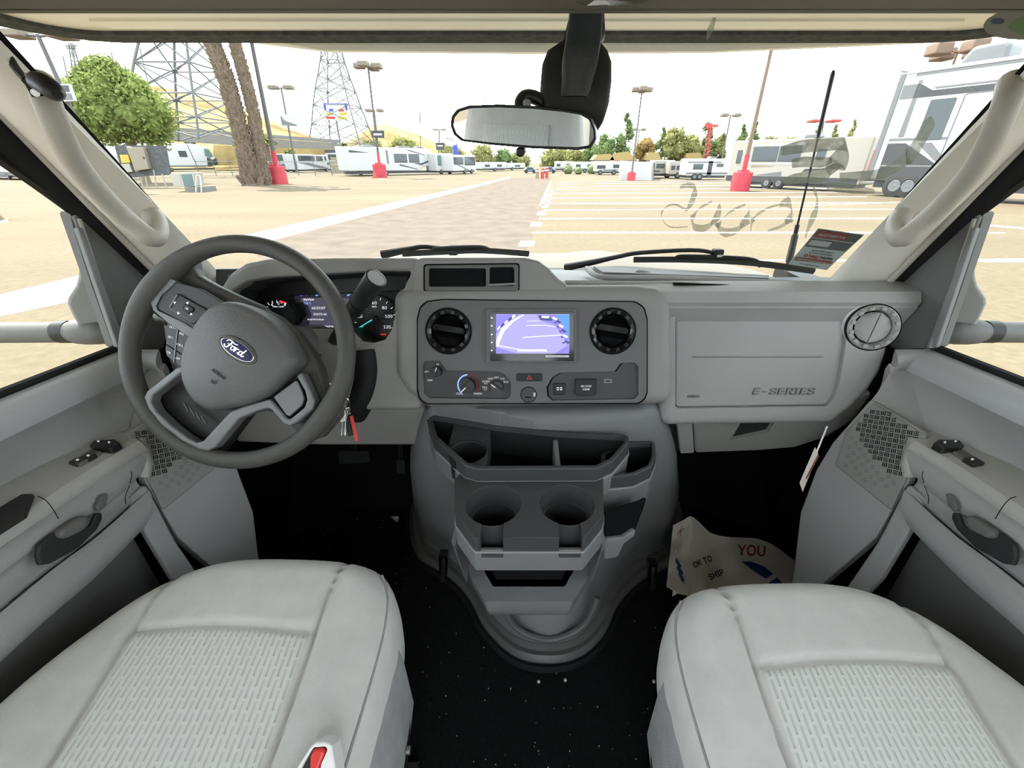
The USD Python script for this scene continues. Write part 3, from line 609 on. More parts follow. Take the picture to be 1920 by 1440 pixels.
# top deck, from the front edge to the foot of the windscreen
xs_ = np.linspace(-.775, .775, 41); D_ = []
for x in xs_:
    yb = wsp(np.clip(x, -.69, .69), -.255) - .004; y0 = .80 if x > -.235 else .915
    prof = [(y0 + .02, -.30), (y0 - .004, -.245), (y0 + .006, -.226), (y0 + .05, -.216), (y0 + .07, -.224), (y0 + .5 * (yb - y0), -.238), (yb, -.262)]
    D_.append([(x, y, z) for y, z in prof])
dash.part('top_deck', grid_solid(np.array(D_)[:, ::-1], .012, (0, -.2, 1)), 'dash_light')
dash.part('tray_rim', [tube(spline([at_y(u, v, y) for u, v, y in ((1100, 503, 1.0), (1130, 519, .9), (1250, 521, .885), (1420, 528, .875), (1600, 537, .87))], 24), .006, 8)], 'dash_light')
dash.part('tray', quad(at_y(1112, 507, 1.02), at_y(1440, 524, .99), at_y(1440, 530, .90), at_y(1130, 519, .91), .01), 'dash_dark')
dash.part('tray_tab', tube(spline([at_y(u, v, .93) for u, v in ((1188, 516), (1200, 514), (1215, 517), (1226, 521))], 8), [.004, .008, .009, .009, .009, .009, .007, .003], 8), 'dash_light')
dash.part('deck_slot', tube(spline([at_y(u, v, .835) for u, v in ((1262, 534), (1400, 539), (1520, 543), (1604, 541))], 20), .005, 8), 'groove')
dash.part('deck_edge', tube(spline([at_y(u, v, .845) for u, v in ((1060, 530), (1200, 531), (1400, 535), (1598, 539))], 20), .005, 8), 'dash_light')
# deep inner body behind all the panels
dash.part('inner_body', [bx(-.24, .84, -.50, .80, 1.1, -.27), bx(-.78, .98, -.50, -.24, 1.1, -.27), bx(-.70, .90, -.56, .74, 1.15, -.48)], 'black_satin')
# instrument hood with its deep opening
OPEN = [(415, 606), (424, 566), (440, 543), (466, 527), (505, 520), (600, 514), (700, 508), (772, 508), (768, 520), (752, 552), (743, 580), (739, 600), (735, 618), (722, 637), (700, 643), (678, 640), (662, 624), (655, 616), (470, 616)]
dash.part('instrument_hood', panel(FAS, [(372, 640), (394, 575), (410, 540), (428, 512), (458, 492), (500, 484), (640, 482), (790, 482), (790, 770), (665, 770), (560, 770), (380, 720)], .10, .012, .006, .0, [OPEN], .004, seg=5), 'dash_grey')
LO = pxpoly(FAS, OPEN, .004)
dash.part('hood_liner', slab(FAS, LO.buffer(.0012).difference(LO.buffer(-.0016)), .076, 0, -.010), 'black_satin')
dash.part('hood_brow', panel(FAS, [(412, 552), (430, 518), (462, 498), (502, 490), (640, 488), (775, 488), (774, 506), (700, 508), (600, 514), (505, 520), (466, 527), (440, 543), (426, 560)], .02, .005, .004, .004), 'dash_grey')
dash.part('steering_cover_panel', panel(FAS, [(668, 646), (716, 646), (716, 659), (690, 660), (668, 658)], .01, .001, .001, .0012), 'dash_grey')
dash.part('dash_end', flipx(panel(GLV, [(1572, 541), (1600, 541), (1645, 548), (1668, 575), (1675, 610), (1668, 660), (1655, 700), (1625, 730), (1590, 750), (1572, 752)], .10, .012, .006, .0, seg=5)), 'dash_light')
# knee panel under the column
dash.part('knee_panel', panel(KNE, [(440, 764), (800, 764), (796, 800), (780, 836), (600, 836), (440, 830)], .05, .008, .004, .0, [[(655, 769), (684, 769), (682, 785), (674, 790), (660, 789)]]), 'dash_grey')
dash.part('knee_recess', panel(KNE, [(650, 765), (690, 765), (690, 795), (650, 795)], .01, 0, .001, -.03), 'groove')
# centre stack: broad bevelled block, darker fascia let into it
VH = [circ(FAS, u, v, .0415, 36, .0128) for u, v in ((841, 621), (1149, 621))]
dash.part('centre_stack', panel(FAS, [(735, 540), (775, 535), (1060, 533), (1200, 533), (1240, 538), (1262, 560), (1264, 760), (800, 766), (760, 740), (735, 700)], .10, .022, .012, .006, seg=6, cut=VH), 'dash_grey')
FA = [(783, 600), (788, 578), (800, 566), (830, 562), (1190, 566), (1207, 577), (1213, 600), (1213, 735), (1207, 750), (1195, 756), (800, 757), (787, 748), (783, 730)]
PL_ = [(793, 684), (797, 677), (824, 677), (832, 690), (838, 695), (935, 697), (946, 702), (957, 716), (957, 742), (950, 748), (806, 746), (795, 738)]
PR_ = [(1025, 726), (1035, 708), (1050, 699), (1152, 697), (1164, 681), (1190, 680), (1197, 688), (1197, 740), (1190, 748), (1035, 751), (1026, 742)]
dash.part('fascia_gap', panel(FAS, [(u + (-1.6 if u < 998 else 1.6), v + (-1.6 if v < 660 else 1.6)) for u, v in FA], .01, 0, .016, .0066, cut=VH), 'groove')
dash.part('fascia_panel', panel(FAS, FA, .01, .002, .016, .0128, [PL_, PR_, [(917, 586), (1076, 586), (1076, 676), (917, 676)]], .003, cut=VH), 'dash_dark')
FB = FAS.moved(.0074)
for pts in (PL_, PR_): dash.part('control_panel', panel(FAS, [(u + (3 if u > 1000 else 0), v) for u, v in pts], .006, 0, .003, .0074), 'console_dark')
# storage pod on top of the stack
POD = FAS.moved(.002)
dash.part('storage_pod', panel(FAS, [(769, 560), (771, 500), (778, 486), (792, 482), (985, 482), (1010, 488), (1030, 503), (1048, 522), (1066, 535), (1066, 560)], .10, .008, .006, .002, [[(798, 497), (968, 497), (968, 545), (798, 545)]], .004, seg=5), 'dash_grey')
dash.part('pod_gap', panel(FAS, [(794, 495), (974, 493), (974, 548), (794, 548)], .01, 0, .006, .0028), 'groove')
dash.part('pod_bezel', panel(FAS, [(796, 497), (972, 495), (972, 546), (796, 546)], .05, .003, .005, .006, [[(804, 503), (911, 503), (911, 537), (804, 537)], [(918, 501), (964, 501), (964, 536), (918, 536)]], .004), 'dash_dark')
dash.part('pod_floor', panel(FAS, [(794, 494), (974, 494), (974, 548), (794, 548)], .01, 0, .001, -.045), 'black_satin')
for u in (934, 949): dash.part('pod_divider', panel(FAS, [(u - .7, 515), (u + .7, 515), (u + .7, 535), (u - .7, 535)], .03, 0, 0, .0), 'dash_dark')
dash.part('pod_ledge', panel(FAS, [(916, 532), (968, 530), (968, 534), (916, 536)], .012, .001, .0005, .012), 'dash_grey')
# vents
def vent(u, v, R, pl, ring_m, vane_m, ang, lift):
    o = pl.hit(u, v, lift); n = pl.n
    vt = dash.part('air_vent', lathe([(R * .70, -.03), (R * .72, -.004), (R * .80, .001), (R * .95, .004), (R, .001), (R * 1.0, -.012), (R * .9, -.03)], 40, n, o, True), ring_m)
    vt.part('vent_gap', lathe([(R * 1.0, -.01), (R * 1.05, .0006), (R * 1.0, .0008)], 40, n, o, True), 'groove')
    vt.part('vent_back', lathe([(.001, -.028), (R * .74, -.027)], 30, n, o), 'groove')
    tabs = []
    for k in range(12):
        a = 2 * math.pi * (k + .5) / 12; e = pl.ex * math.cos(a) + pl.ey * math.sin(a); g = np.cross(n, e)
        tabs.append(hull([o + e * r_ * R + g * w_ * R + n * h_ for r_ in (.78, .92) for w_ in (-.085, .085) for h_ in (.001, .0065)]))
    vt.part('grip_tab', tabs, ring_m, kind='stuff')
    c, s_ = math.cos(ang), math.sin(ang); ex, ey = pl.ex * c + pl.ey * s_, -pl.ex * s_ + pl.ey * c
    return vt, o, n, ex, ey
for (u, v) in ((841, 621), (1149, 621)):
    R = .0435; vt, o, n, ex, ey = vent(u, v, R, FAS, 'vent_black', 'vent_black', -.16, .0132)
    for y0, y1, y2, h in ((.42, .22, -.02, 1), (-.08, -.30, -.62, -1)):
        xs2 = np.linspace(-.69, .69, 15); Pg = []
        for x in xs2:
            w = math.sqrt(max(.70 ** 2 - x * x, 0)); row = []
            for q, dz in ((y0, -.016), (y1, .0), (y2, -.004) if h > 0 else (y2, -.012)):
                row.append(o + ex * x * R + ey * np.clip(q, -w, w) * R + n * (dz + .004 * (1 - (x / .7) ** 2)))
            Pg.append(row)
        vt.part('vane', grid_solid(np.array(Pg), .0012), 'vent_black', 60)
u, v = 1637, 614; R = .0355; vt, o, n, ex, ey = vent(u, v, R, Plane(GLV.p0, GLV.n + np.array([-.30, 0, 0])), 'dash_light', 'dash_light', 1.35, .030)
for sgn in (-1, 1):
    ph = np.linspace(-math.pi / 2, math.pi / 2, 15); rr = R * .685
    rows = [[o + ey * sgn * (.02 * R + (rr * k * math.cos(q) - .02 * R * k)) + ex * rr * math.sin(q) + n * (.006 * (1 - k * k) - .002) for k in np.linspace(0, 1, 6)] for q in ph]
    vt.part('vane', grid_solid(np.array(rows)[:, ::sgn], .002), 'dash_light', 60)
# control knobs
def knob(u, v, r, ang, h=.014, m_='black_plastic'):
    o = FB.hit(u, v); k = dash.part('control_knob', lathe([(r, 0), (r, h * .5), (r * .9, h), (.0001, h)], 24, FAS.n, o), m_)
    e = FAS.ex * math.cos(ang) + FAS.ey * math.sin(ang); g = np.cross(FAS.n, e)
    k.part('grip', hull([o + e * a * r * .95 + g * b * r * .26 + FAS.n * z for a in (-1, 1) for b in (-1, 1) for z in (h * .5, h * 1.6)]), m_)
    k.part('pointer', hull([o + e * a * r + g * b * r * .06 + FAS.n * (h * 1.63) for a in (.15, .95) for b in (-1, 1)] + [o + e * a * r + FAS.n * h * 1.5 for a in (.15, .95)]), 'letter_white', False)
    return k
knob(820, 696, .0105, 1.2); knob(878, 722, .0155, 3.9, .016); knob(932, 725, .0135, 2.5, .014)
dash.part('dial_arc', arc_strip(FB, 878, 722, .0195, .0222, 95, 235, .001, .0008), 'glow_blue', label='blue cool half of the temperature dial')
dash.part('dial_arc', arc_strip(FB, 878, 722, .0195, .0222, -50, 85, .001, .0008), 'paper_red', label='red warm half of the temperature dial')
def dtext(u, v, s_, h, m_='letter_white', pl=FB, **k): dash.part('lettering', text3(pl, u, v, s_, h, .0004, .0006, **k), m_, False)
for u, v, s_, h in ((800, 697, 'OFF', .0034), (821, 683, 'HI', .0034), (806, 713, 'FAN', .0036), (862, 738, 'COOL', .0038), (896, 738, 'WARM', .0038), (911, 715, 'NORM', .0036), (911, 719, 'A/C', .0032),
                    (909, 726, 'MAX', .0034), (910, 730, 'A/C', .0032), (920, 710, 'VENT', .0036), (931, 708, 'OFF', .0036), (942, 710, 'FLR', .0036), (949, 716, 'MIX', .0036)): dtext(u, v, s_, h)
FP = FAS.moved(.0128)
hz = dash.part('hazard_switch', panel(FP, [(968, 700), (1017, 700), (1017, 715), (968, 715)], .006, .001, .003, .0015), 'black_satin')
hz.part('hazard_mark', slab(FP, Polygon([FP.px(*q) for q in ((987, 711), (992.5, 703), (998, 711))]).difference(Polygon([FP.px(*q) for q in ((989.7, 709.6), (992.5, 705.5), (995.3, 709.6))])), .0006, 0, .002), 'red')
ob = dash.part('outlet_cover', slab(FP, circ(FP, 991, 740, .0152), .006, .001, .0012), 'console_dark'); ob.part('rim', arc_strip(FP, 991, 740, .0152, .0162, 0, 360, .001, .0006, 30), 'groove')
ob.part('slot', panel(FP, [(985, 744), (996, 744), (996, 746), (985, 746)], .001, 0, 0, .0016), 'groove')
ob.part('socket_mark', [arc_strip(FP, 1002, 738, .0012, .0022, 0, 360, .0005, .0018, 12), arc_strip(FP, 1002, 741.5, .0012, .0022, 0, 360, .0005, .0018, 12)], 'letter_white')
b1 = dash.part('small_switch', panel(FB, [(1038, 719), (1060, 719), (1060, 741), (1038, 741)], .008, .001, .001, .005), 'black_satin'); b1.part('marking', cat(*[panel(FB.moved(.005), [(u, 726), (u + 4, 726), (u + 4, 732), (u, 732)], .0006, 0, 0, .0006, [[(u + 1, 727.5), (u + 3, 727.5), (u + 3, 730.5), (u + 1, 730.5)]], 0) for u in (1044, 1050)]), 'letter_white', False)
b2 = dash.part('power_outlet_lid', panel(FB, [(1079, 711), (1119, 711), (1119, 738), (1113, 743), (1084, 743), (1078, 738)], .01, .0015, .002, .007), 'black_satin')
b2.part('marking', cat(text3(FB.moved(.007), 1099, 724, 'AC 110V', .0036, .0004, .0006, bold=True), text3(FB.moved(.007), 1099, 730, '150W', .0036, .0004, .0006, bold=True)), 'letter_white', False)
us = dash.part('usb_port', panel(FB, [(1133, 711), (1147, 711), (1147, 718), (1133, 718)], .004, 0, .0005, .002, [[(1134.5, 712.3), (1145.5, 712.3), (1145.5, 716.7), (1134.5, 716.7)]], .0002), 'print_grey')
# passenger side: padded frame with the airbag door let in, lower glove box
GD = [(1266, 578), (1560, 575), (1580, 584), (1586, 606), (1583, 650), (1572, 715), (1562, 745), (1548, 760), (1266, 764)]
dash.part('passenger_frame', panel(GLV, [(1240, 545), (1420, 541), (1600, 541), (1645, 548), (1668, 575), (1676, 612), (1668, 662), (1655, 700), (1632, 736), (1600, 768), (1560, 796), (1240, 800)], .10, .019, .012, .004, [[(u + (2.5 if u > 1400 else 0), v + (-4 if v < 600 else 2)) for u, v in GD]], .01, seg=6), 'dash_light')
gd = dash.part('airbag_door', panel(GLV, GD, .06, .005, .010, -.004), 'dash_light')
gd.part('raised_line', pxline(GLV.moved(-.004), [(1299, 668), (1544, 668)], .0022, .003, .002, .0008), 'dash_light')
gd.part('line_shade', pxline(GLV.moved(-.004), [(1299, 670), (1544, 670)], .0012, .002, .0008), 'dash_dark')
GE = GLV.moved(-.004)
mk = meshkit.text_mesh('E-SERIES', .0145, .0022); q = mk.vertices.copy(); q[:, 0] *= (125 * .00107) / (mk.bounds[1, 0]); o = GE.px(1409, 739)
gd.part('embossed_lettering', trimesh.Trimesh(GE.to3(q[:, :2] + o + np.outer(q[:, 1], [.18, 0])) + GE.n * (q[:, 2:3] + .0004), mk.faces, process=False), 'dash_grey', False)
q2 = q.copy(); gd.part('embossed_lettering', trimesh.Trimesh(GE.to3(q2[:, :2] + o + np.outer(q2[:, 1], [.18, 0]) + [-.0011, -.0011]) + GE.n * (q2[:, 2:3] * .4 + .0003), mk.faces, process=False), 'console_dark', False)
gd.part('embossed_lettering', text3(GE, 1300, 743, 'AIRBAG', .0052, .0006, .0005), 'console_dark', False)
LOW = tilted((0, .775, -.44), -12)
HOLE = [(1392, 788), (1456, 786), (1440, 812), (1366, 828), (1376, 815)]
dash.part('glove_box', panel(LOW, [(1300, 786), (1525, 768), (1600, 745), (1640, 735), (1600, 790), (1545, 822), (1490, 840), (1420, 846), (1304, 850)], .05, .006, .006, .0, [HOLE], .003), 'dash_grey')
dash.part('lower_edge', panel(LOW, [(1266, 776), (1500, 774), (1530, 772), (1522, 778), (1298, 790), (1266, 790)], .05, .003, .003, .004), 'dash_grey')
dash.part('side_cover', panel(LOW, [(1268, 786), (1298, 786), (1302, 850), (1276, 851)], .05, .003, .003, .0), 'dash_light')
dash.part('handle_recess', panel(LOW, [(1360, 782), (1462, 782), (1462, 832), (1360, 832)], .01, 0, .001, -.018), 'dash_dark')
dash.part('lower_body', panel(LOW, [(1240, 770), (1640, 740), (1560, 818), (1480, 838), (1262, 846)], .08, 0, .005, -.012), 'black_satin')

# ---- head unit
RAD = FAS.moved(.014)
ra = thing('car_radio', 'black touchscreen radio in the dash showing a violet reversing camera view', 'radio', FAS.hit(996, 680))
ra.part('bezel', panel(FAS, [(911, 579), (1081, 579), (1081, 681), (911, 681)], .03, .0015, .002, .018, [[(919, 584), (1076, 584), (1076, 677), (919, 677)]], .001), 'dash_dark')
ra.part('face', panel(FAS, [(917, 582), (1078, 582), (1078, 678), (917, 678)], .01, .001, .001, .0155), 'black_gloss')
RS = FAS.moved(.0158)
def sq(*pts, lift=.0004, t=.0004, pl=RS, r=0): return slab(pl, rounded(Polygon([pl.px(u, v) for u, v in pts]), r), t, 0, lift)
ra.part('screen', sq((930, 589), (1068, 589), (1067, 663), (930, 663)), 'screen_violet')
scr = [('screen_blue', [(1040, 590), (1068, 590), (1067, 640), (1060, 625), (1055, 612), (1047, 600)], .0006), ('screen_mid', [(930, 590), (975, 590), (955, 602), (936, 622), (930, 626)], .0006), ('screen_light', [(934, 650), (930, 650), (930, 640), (940, 615), (960, 600), (980, 590), (984, 590), (963, 603), (945, 622)], .0008),
       ('screen_mid', [(1008, 590), (1042, 590), (1050, 600), (1060, 616), (1066, 636), (1064, 648), (1054, 628), (1040, 610), (1012, 600)], .0007), ('screen_dark', [(1008, 592), (1030, 593), (1035, 602), (1014, 600)], .0009), ('screen_light', [(1016, 592), (1030, 593), (1029, 597), (1015, 596)], .0011),
       ('screen_mid', [(930, 651), (970, 663), (930, 663)], .0006), ('screen_mid', [(1068, 645), (1040, 663), (1067, 663)], .0006), ('screen_light', [(972, 655), (1024, 655), (1026, 659), (970, 659)], .0009),
       ('screen_light', [(980, 632), (1055, 627), (1055, 628.6), (980, 633.6)], .0008), ('screen_light', [(985, 610), (1020, 609), (1045, 613), (1045, 614), (1020, 610.2), (985, 611.2)], .0008), ('screen_light', [(988, 602), (1012, 601.2), (1012, 602.1), (988, 602.9)], .0008), ('screen_light', [(930, 646), (990, 658), (990, 659.5), (930, 648)], .0008)]
for m_, pts, l in scr: ra.part('camera_picture', sq(*pts, lift=l), m_, False)
for k, (u, v) in enumerate([(1040, 596), (1047, 602), (1052, 610), (1057, 619), (1060, 629), (1063, 640)]):
    ra.part('camera_picture', sq((u - 3, v - 2.5), (u + 5, v + 1.5), (u + 3, v + 5), (u - 5, v + 1), lift=.0010), 'screen_light' if k % 2 == 0 else 'screen_dark', False)
    ra.part('camera_picture', sq((u - 8, v + 1), (u - 4, v + 2), (u - 5, v + 5), (u - 9, v + 3), lift=.0010), 'screen_dark', False)
for k in range(5): ra.part('camera_picture', sq((932 + k * 7, 616 - k * 6), (938 + k * 7, 610 - k * 5.2), (938 + k * 7, 614 - k * 5.2), (933 + k * 7, 620 - k * 5.5), lift=.0009), 'screen_dark' if k % 2 else 'screen_light', False)
for v in (596, 611, 627, 642, 657): ra.part('touch_button', slab(RS, circ(RS, 922, v, .0016, 10), .0006, 0, .0006), 'glow_white')
ra.part('sticker_strip', sq((1023, 666), (1067, 666), (1067, 670), (1023, 670)), 'print_white').part('print', sq((1027, 667.5), (1061, 667.5), (1061, 668.6), (1027, 668.6), lift=.0007), 'print_grey')

# ---- instrument cluster
ic = thing('instrument_cluster', 'black instrument cluster with lit dials behind the steering wheel', 'instrument cluster', CL.hit(600, 640))
ic.part('backplate', panel(FAS, [(405, 505), (785, 500), (760, 560), (748, 650), (405, 640)], .01, 0, .002, -.088), 'black_satin')
ic.part('lens_shade', panel(CL, [(425, 515), (770, 505), (755, 545), (430, 560)], .01, .002, .004, .01), 'black_plastic')
def dial(u, v, r):
    d = ic.part('dial', slab(CL, circ(CL, u, v, r), .004, .0005, .004), 'black_plastic'); d.part('dial_rim', arc_strip(CL, u, v, r * .98, r * 1.05, 0, 360, .006, .007, 36), 'black_satin'); return d
dl, dr = dial(522, 598, .043), dial(703, 597, .048)
C4 = CL.moved(.004)
def ticks(d, u, v, r0, r1, angs, m_='glow_white', w=.0011):
    o = C4.px(u, v); d.part('dial_tick', cat(*[slab(C4, LineString([o + r0 * np.array([math.cos(a), math.sin(a)]), o + r1 * np.array([math.cos(a), math.sin(a)])]).buffer(w / 2, cap_style='flat'), .0006, 0, .0006) for a in np.radians(angs)]), m_, False, kind='stuff')
ticks(dl, 522, 598, .034, .040, np.linspace(60, 225, 12)); ticks(dr, 703, 597, .041, .046, np.linspace(-30, 212, 13))
dl.part('red_zone', arc_strip(C4, 522, 598, .036, .040, 62, 82, .0006, .0006), 'glow_red')
for u, v, s_ in ((501, 577, '3'), (510, 571, '4'), (522, 569, '5'), (534, 571, '6')): dl.part('numeral', text3(C4, u, v, s_, .0058, .0004, .0006), 'glow_white', False)
dl.part('numeral', text3(C4, 522, 575, 'RPM x 1000', .0030, .0004, .0006), 'glow_white', False)
dl.part('hub_light', slab(C4, circ(C4, 521, 596, .004, 12), .001, 0, .001), 'glow_white')
for u, v, s_ in ((675, 593, '20'), (683, 577, '40'), (702, 568, '60'), (721, 577, '80'), (729, 593, '100'), (726, 613, '120'), (679, 613, '0')): dr.part('numeral', text3(C4, u, v, s_, .0064, .0004, .0006), 'glow_white', False)
dr.part('numeral', text3(C4, 702, 575, 'MPH', .0032, .0004, .0006), 'glow_white', False)
for u, v, s_ in ((687, 592, '40'), (690, 586, '60'), (695, 582, '80'), (703, 580, '100'), (711, 583, '120'), (716, 587, '140'), (719, 593, '160'), (719, 602, '180')): dr.part('numeral', text3(C4, u, v, s_, .0026, .0004, .0006), 'print_grey', False)
o, e = C4.px(703, 597), C4.px(669, 617); dr.part('needle', slab(C4, Polygon([o + (.0012, .0014), e, o - (.0012, .0014)]).buffer(.0004), .001, 0, .003), 'glow_teal')
dr.part('needle_hub', lathe([(.006, .0), (.006, .004), (.003, .006), (.0001, .006)], 16, C4.n, C4.hit(703, 597)), 'black_satin')
dr.part('warning_light', text3(C4, 719, 627, 'BRAKE', .0028, .0004, .0006, bold=True), 'glow_red', False)
lcd = ic.part('display', panel(CL, [(552, 541), (650, 541), (665, 560), (665, 616), (556, 616), (576, 590), (570, 566), (552, 562)], .004, 0, .002, .005), 'lcd_dark')
C6 = CL.moved(.005)
lcd.part('menu_panel', panel(C6, [(564, 559), (655, 559), (655, 616), (578, 616), (584, 590), (576, 570), (564, 565)], .0006, 0, .001, .0006), 'lcd_panel')
for u in (569, 598, 627, 657):
    lcd.part('bar_gauge', cat(arc_strip(C6, u, 560, .0095, .0102, 45, 135, .0004, .0008), arc_strip(C6, u, 560, .008, .0102, 132, 138, .0004, .0008), arc_strip(C6, u, 560, .008, .0102, 42, 48, .0004, .0008)), 'print_white', False)
    lcd.part('bar_fill', arc_strip(C6, u - 1, 560, .0065, .0092, 88, 130, .0004, .0008), 'glow_blue', False)
lcd.part('tab_line', cat(pxline(C6, [(554, 566), (563, 566), (565, 559), (604, 559)], .0007, .0004, .0010)), 'print_grey')
for u, v, s_, h, m_ in ((579, 562, 'MyView', .0044, 'glow_white'), (576, 569, 'Trip 1', .0044, 'glow_blue'), (597, 577.5, '43:37:07', .0050, 'glow_white'), (600, 589, '22473 mi', .0046, 'glow_white'), (592, 599, 'Hold OK to Reset', .0032, 'glow_white'), (618, 613, 'RNDM', .0058, 'glow_white'), (605.5, 613, 'P', .0058, 'glow_red'), (582, 612, '71°F', .004, 'glow_white')):
    lcd.part('display_text', text3(C6, u, v, s_, h, .0004, .0012), m_, False)
ic.part('hood_lip', panel(CL, [(405, 640), (430, 575), (500, 560), (405, 560)], .004, 0, .001, .001), 'black_satin')
# ================================================================== steering wheel, column, keys
WC = at_d(447, 660, .70)
WH = Plane(WC, (0, -CP, SP))
KX = .70 / FPX
st = thing('steering_wheel', 'black four spoke steering wheel turned to the right, blue oval badge on its hub', 'steering wheel', WC - np.array([0, 0, .19]))
a = np.linspace(0, 2 * math.pi, 96, endpoint=False); Rm = .1805
ex_ = np.exp(-((np.angle(np.exp(1j * (a - 2.45)))) / .35) ** 2) + np.exp(-((np.angle(np.exp(1j * (a + .62)))) / .3) ** 2) * .5 + np.exp(-((np.angle(np.exp(1j * (a - 3.7)))) / .3) ** 2) * .3
rt_ = .0146 + .0048 * ex_ - .0012 * np.exp(-((np.angle(np.exp(1j * (a - 3.8)))) / .5) ** 2)
rim = WC + (.1968 - rt_)[:, None] * (np.cos(a)[:, None] * WH.ex + np.sin(a)[:, None] * WH.ey)
st.part('rim', tube(rim, rt_, 16, True), 'wheel_rim', True)
def wp(pts, t, b, r, lift, **k): return panel(WH, pts, t, b, r, lift, **k)
# dark spoke bodies joining rim and hub
st.part('spoke', wp([(255, 575), (275, 540), (300, 500), (340, 468), (358, 480), (361, 500), (368, 514), (400, 532), (445, 553), (492, 573), (500, 660), (420, 715), (358, 745), (333, 700), (330, 690), (312, 674), (310, 606), (284, 588)], .022, .008, .006, -.012), 'wheel_rim', label='dark left spoke carrying the buttons')
st.part('spoke', wp([(480, 572), (520, 592), (556, 622), (585, 660), (600, 690), (606, 715), (612, 742), (632, 752), (636, 780), (600, 822), (562, 828), (550, 806), (520, 776), (490, 770), (450, 780), (440, 700)], .022, .008, .006, -.014), 'wheel_rim', label='dark right spoke and back cover')
st.part('spoke', wp([(268, 745), (285, 728), (345, 690), (400, 740), (480, 760), (452, 795), (430, 825), (415, 845), (395, 858), (350, 842), (300, 800)], .020, .006, .006, -.016), 'black_satin', label='dark recessed lower spoke')
# satin trim
st.part('spoke_trim', wp([(281, 563), (290, 548), (311, 524), (318, 522), (330, 527), (322, 536), (300, 556), (292, 573), (296, 582), (318, 592), (345, 605), (372, 622), (366, 640), (340, 622), (312, 603), (287, 582)], .014, .003, .003, .008), 'silver_trim', label='satin edge of the left spoke')
st.part('spoke_face', wp([(300, 556), (318, 540), (330, 528), (372, 540), (425, 570), (420, 600), (372, 622), (318, 592), (296, 580), (293, 570)], .014, .002, .003, .006), 'console_dark')
st.part('spoke_trim', wp([(269, 745), (275, 733), (330, 690), (342, 687), (352, 690), (296, 734), (286, 742), (283, 752), (292, 770), (320, 797), (350, 820), (368, 830), (380, 827), (405, 800), (432, 771), (455, 762), (505, 748), (512, 754), (536, 783), (543, 786), (570, 764), (575, 750), (571, 733), (555, 705), (565, 696), (578, 722), (590, 752), (586, 768), (556, 793), (542, 799), (530, 794), (508, 768), (500, 766), (480, 772), (448, 785), (425, 812), (412, 828), (402, 840), (388, 846), (372, 843), (340, 827), (300, 796), (276, 765)], .018, .003, .004, .011), 'silver_trim', label='satin band framing the lower spokes')
st.part('blank_panel', wp([(512, 744), (556, 712), (566, 733), (570, 748), (566, 760), (542, 781), (536, 778)], .012, .0015, .003, .009), 'silver_trim')
st.part('panel_gap', wp([(509, 744), (558, 708), (570, 733), (573, 750), (569, 762), (542, 785), (534, 782)], .012, 0, .003, .006), 'groove')
WQ = WH.moved(-.003)
for k in range(4): st.part('relief_rib', pxline(WQ, [(345 + k * 11, 757 + k * 8), (352 + k * 11, 770 + k * 8)], .003, .002, .001, .0006), 'wheel_rim')
# buttons
pad = st.part('button_pad', wp([(330, 550), (336, 551), (388, 580), (386, 588), (364, 607), (358, 607), (317, 582), (316, 574)], .006, .002, .002, .009), 'black_plastic')
pad.part('pad_edge', wp([(316, 575), (331, 551), (333, 553), (319, 577)], .003, .0006, .001, .0105), 'silver_trim')
pad.part('ok_button', wp([(346, 568), (362, 577), (362, 583), (352, 588), (341, 581), (341, 574)], .004, .001, .001, .011), 'black_satin')
def tri(u, v, w, ang): return slab(WH, Polygon([WH.px(u + w * math.cos(ang + q), v + w * math.sin(ang + q)) for q in (0, 2.2, -2.2)]), .0006, 0, .0096)
pad.part('arrow_mark', cat(tri(336, 569, 3.2, 3.7), tri(360, 570, 3.2, -1.0), tri(343, 589, 3.2, 2.1), tri(367, 591, 3.2, .55)), 'letter_white', False)
pad.part('marking', text3(WH.moved(.011), 350.5, 578.5, 'OK', .0034, .0004, .0006, rot=-.55), 'letter_white', False)
bp = st.part('button_block', wp([(313, 604), (320, 602), (353, 622), (355, 628), (350, 684), (342, 691), (312, 668), (309, 658)], .010, .002, .002, .005), 'black_plastic')
bp.part('divider', wp([(332, 612), (334, 612), (326.5, 680), (324.5, 679)], .002, 0, 0, .0062), 'silver_trim')
bp.part('divider', cat(wp([(310, 646), (311, 645), (349, 669), (348.5, 670.5)], .002, 0, 0, .0058)), 'groove')
for u, v, s_ in ((324, 614, 'SET+'), (321, 633, 'SET-'), (317, 661, 'ON'), (341, 626, 'RES'), (338, 647, 'CNCL'), (334, 672, 'OFF')): bp.part('marking', text3(WH.moved(.005), u, v, s_, .0033, .0004, .0006, rot=-.35), 'letter_white', False)
# airbag hub: domed from its outline
HO = spline([WH.px(u, v) for u, v in ((420, 572), (450, 568), (488, 580), (524, 602), (548, 630), (566, 664), (567, 682), (545, 708), (515, 738), (480, 756), (440, 765), (405, 768), (378, 752), (360, 722), (355, 690), (360, 655), (374, 622), (396, 590))], 96, True)
ho_c = HO.mean(0); rings = []
for k, h in ((1.0, -.012), (1.0, .008), (.985, .016), (.955, .022), (.90, .0265), (.84, .0275), (.81, .0288), (.70, .032), (.55, .0352), (.38, .0378), (.2, .039), (.02, .0395)):
    rings.append(WH.to3(ho_c + (HO - ho_c) * k, h))
HUBM = lofted(rings); hub = st.part('airbag_hub', HUBM, 'wheel_hub', 50)
LG = Plane(WH.hit(446, 656, .0388), WH.n + .05 * WH.ex - .02 * WH.ey, WH.ex * math.cos(-.60) + WH.ey * math.sin(-.60))
def ell(a_, b_, n=40): t_ = np.linspace(0, 2 * math.pi, n, endpoint=False); return Polygon(np.stack([a_ * np.cos(t_), b_ * np.sin(t_)], 1))
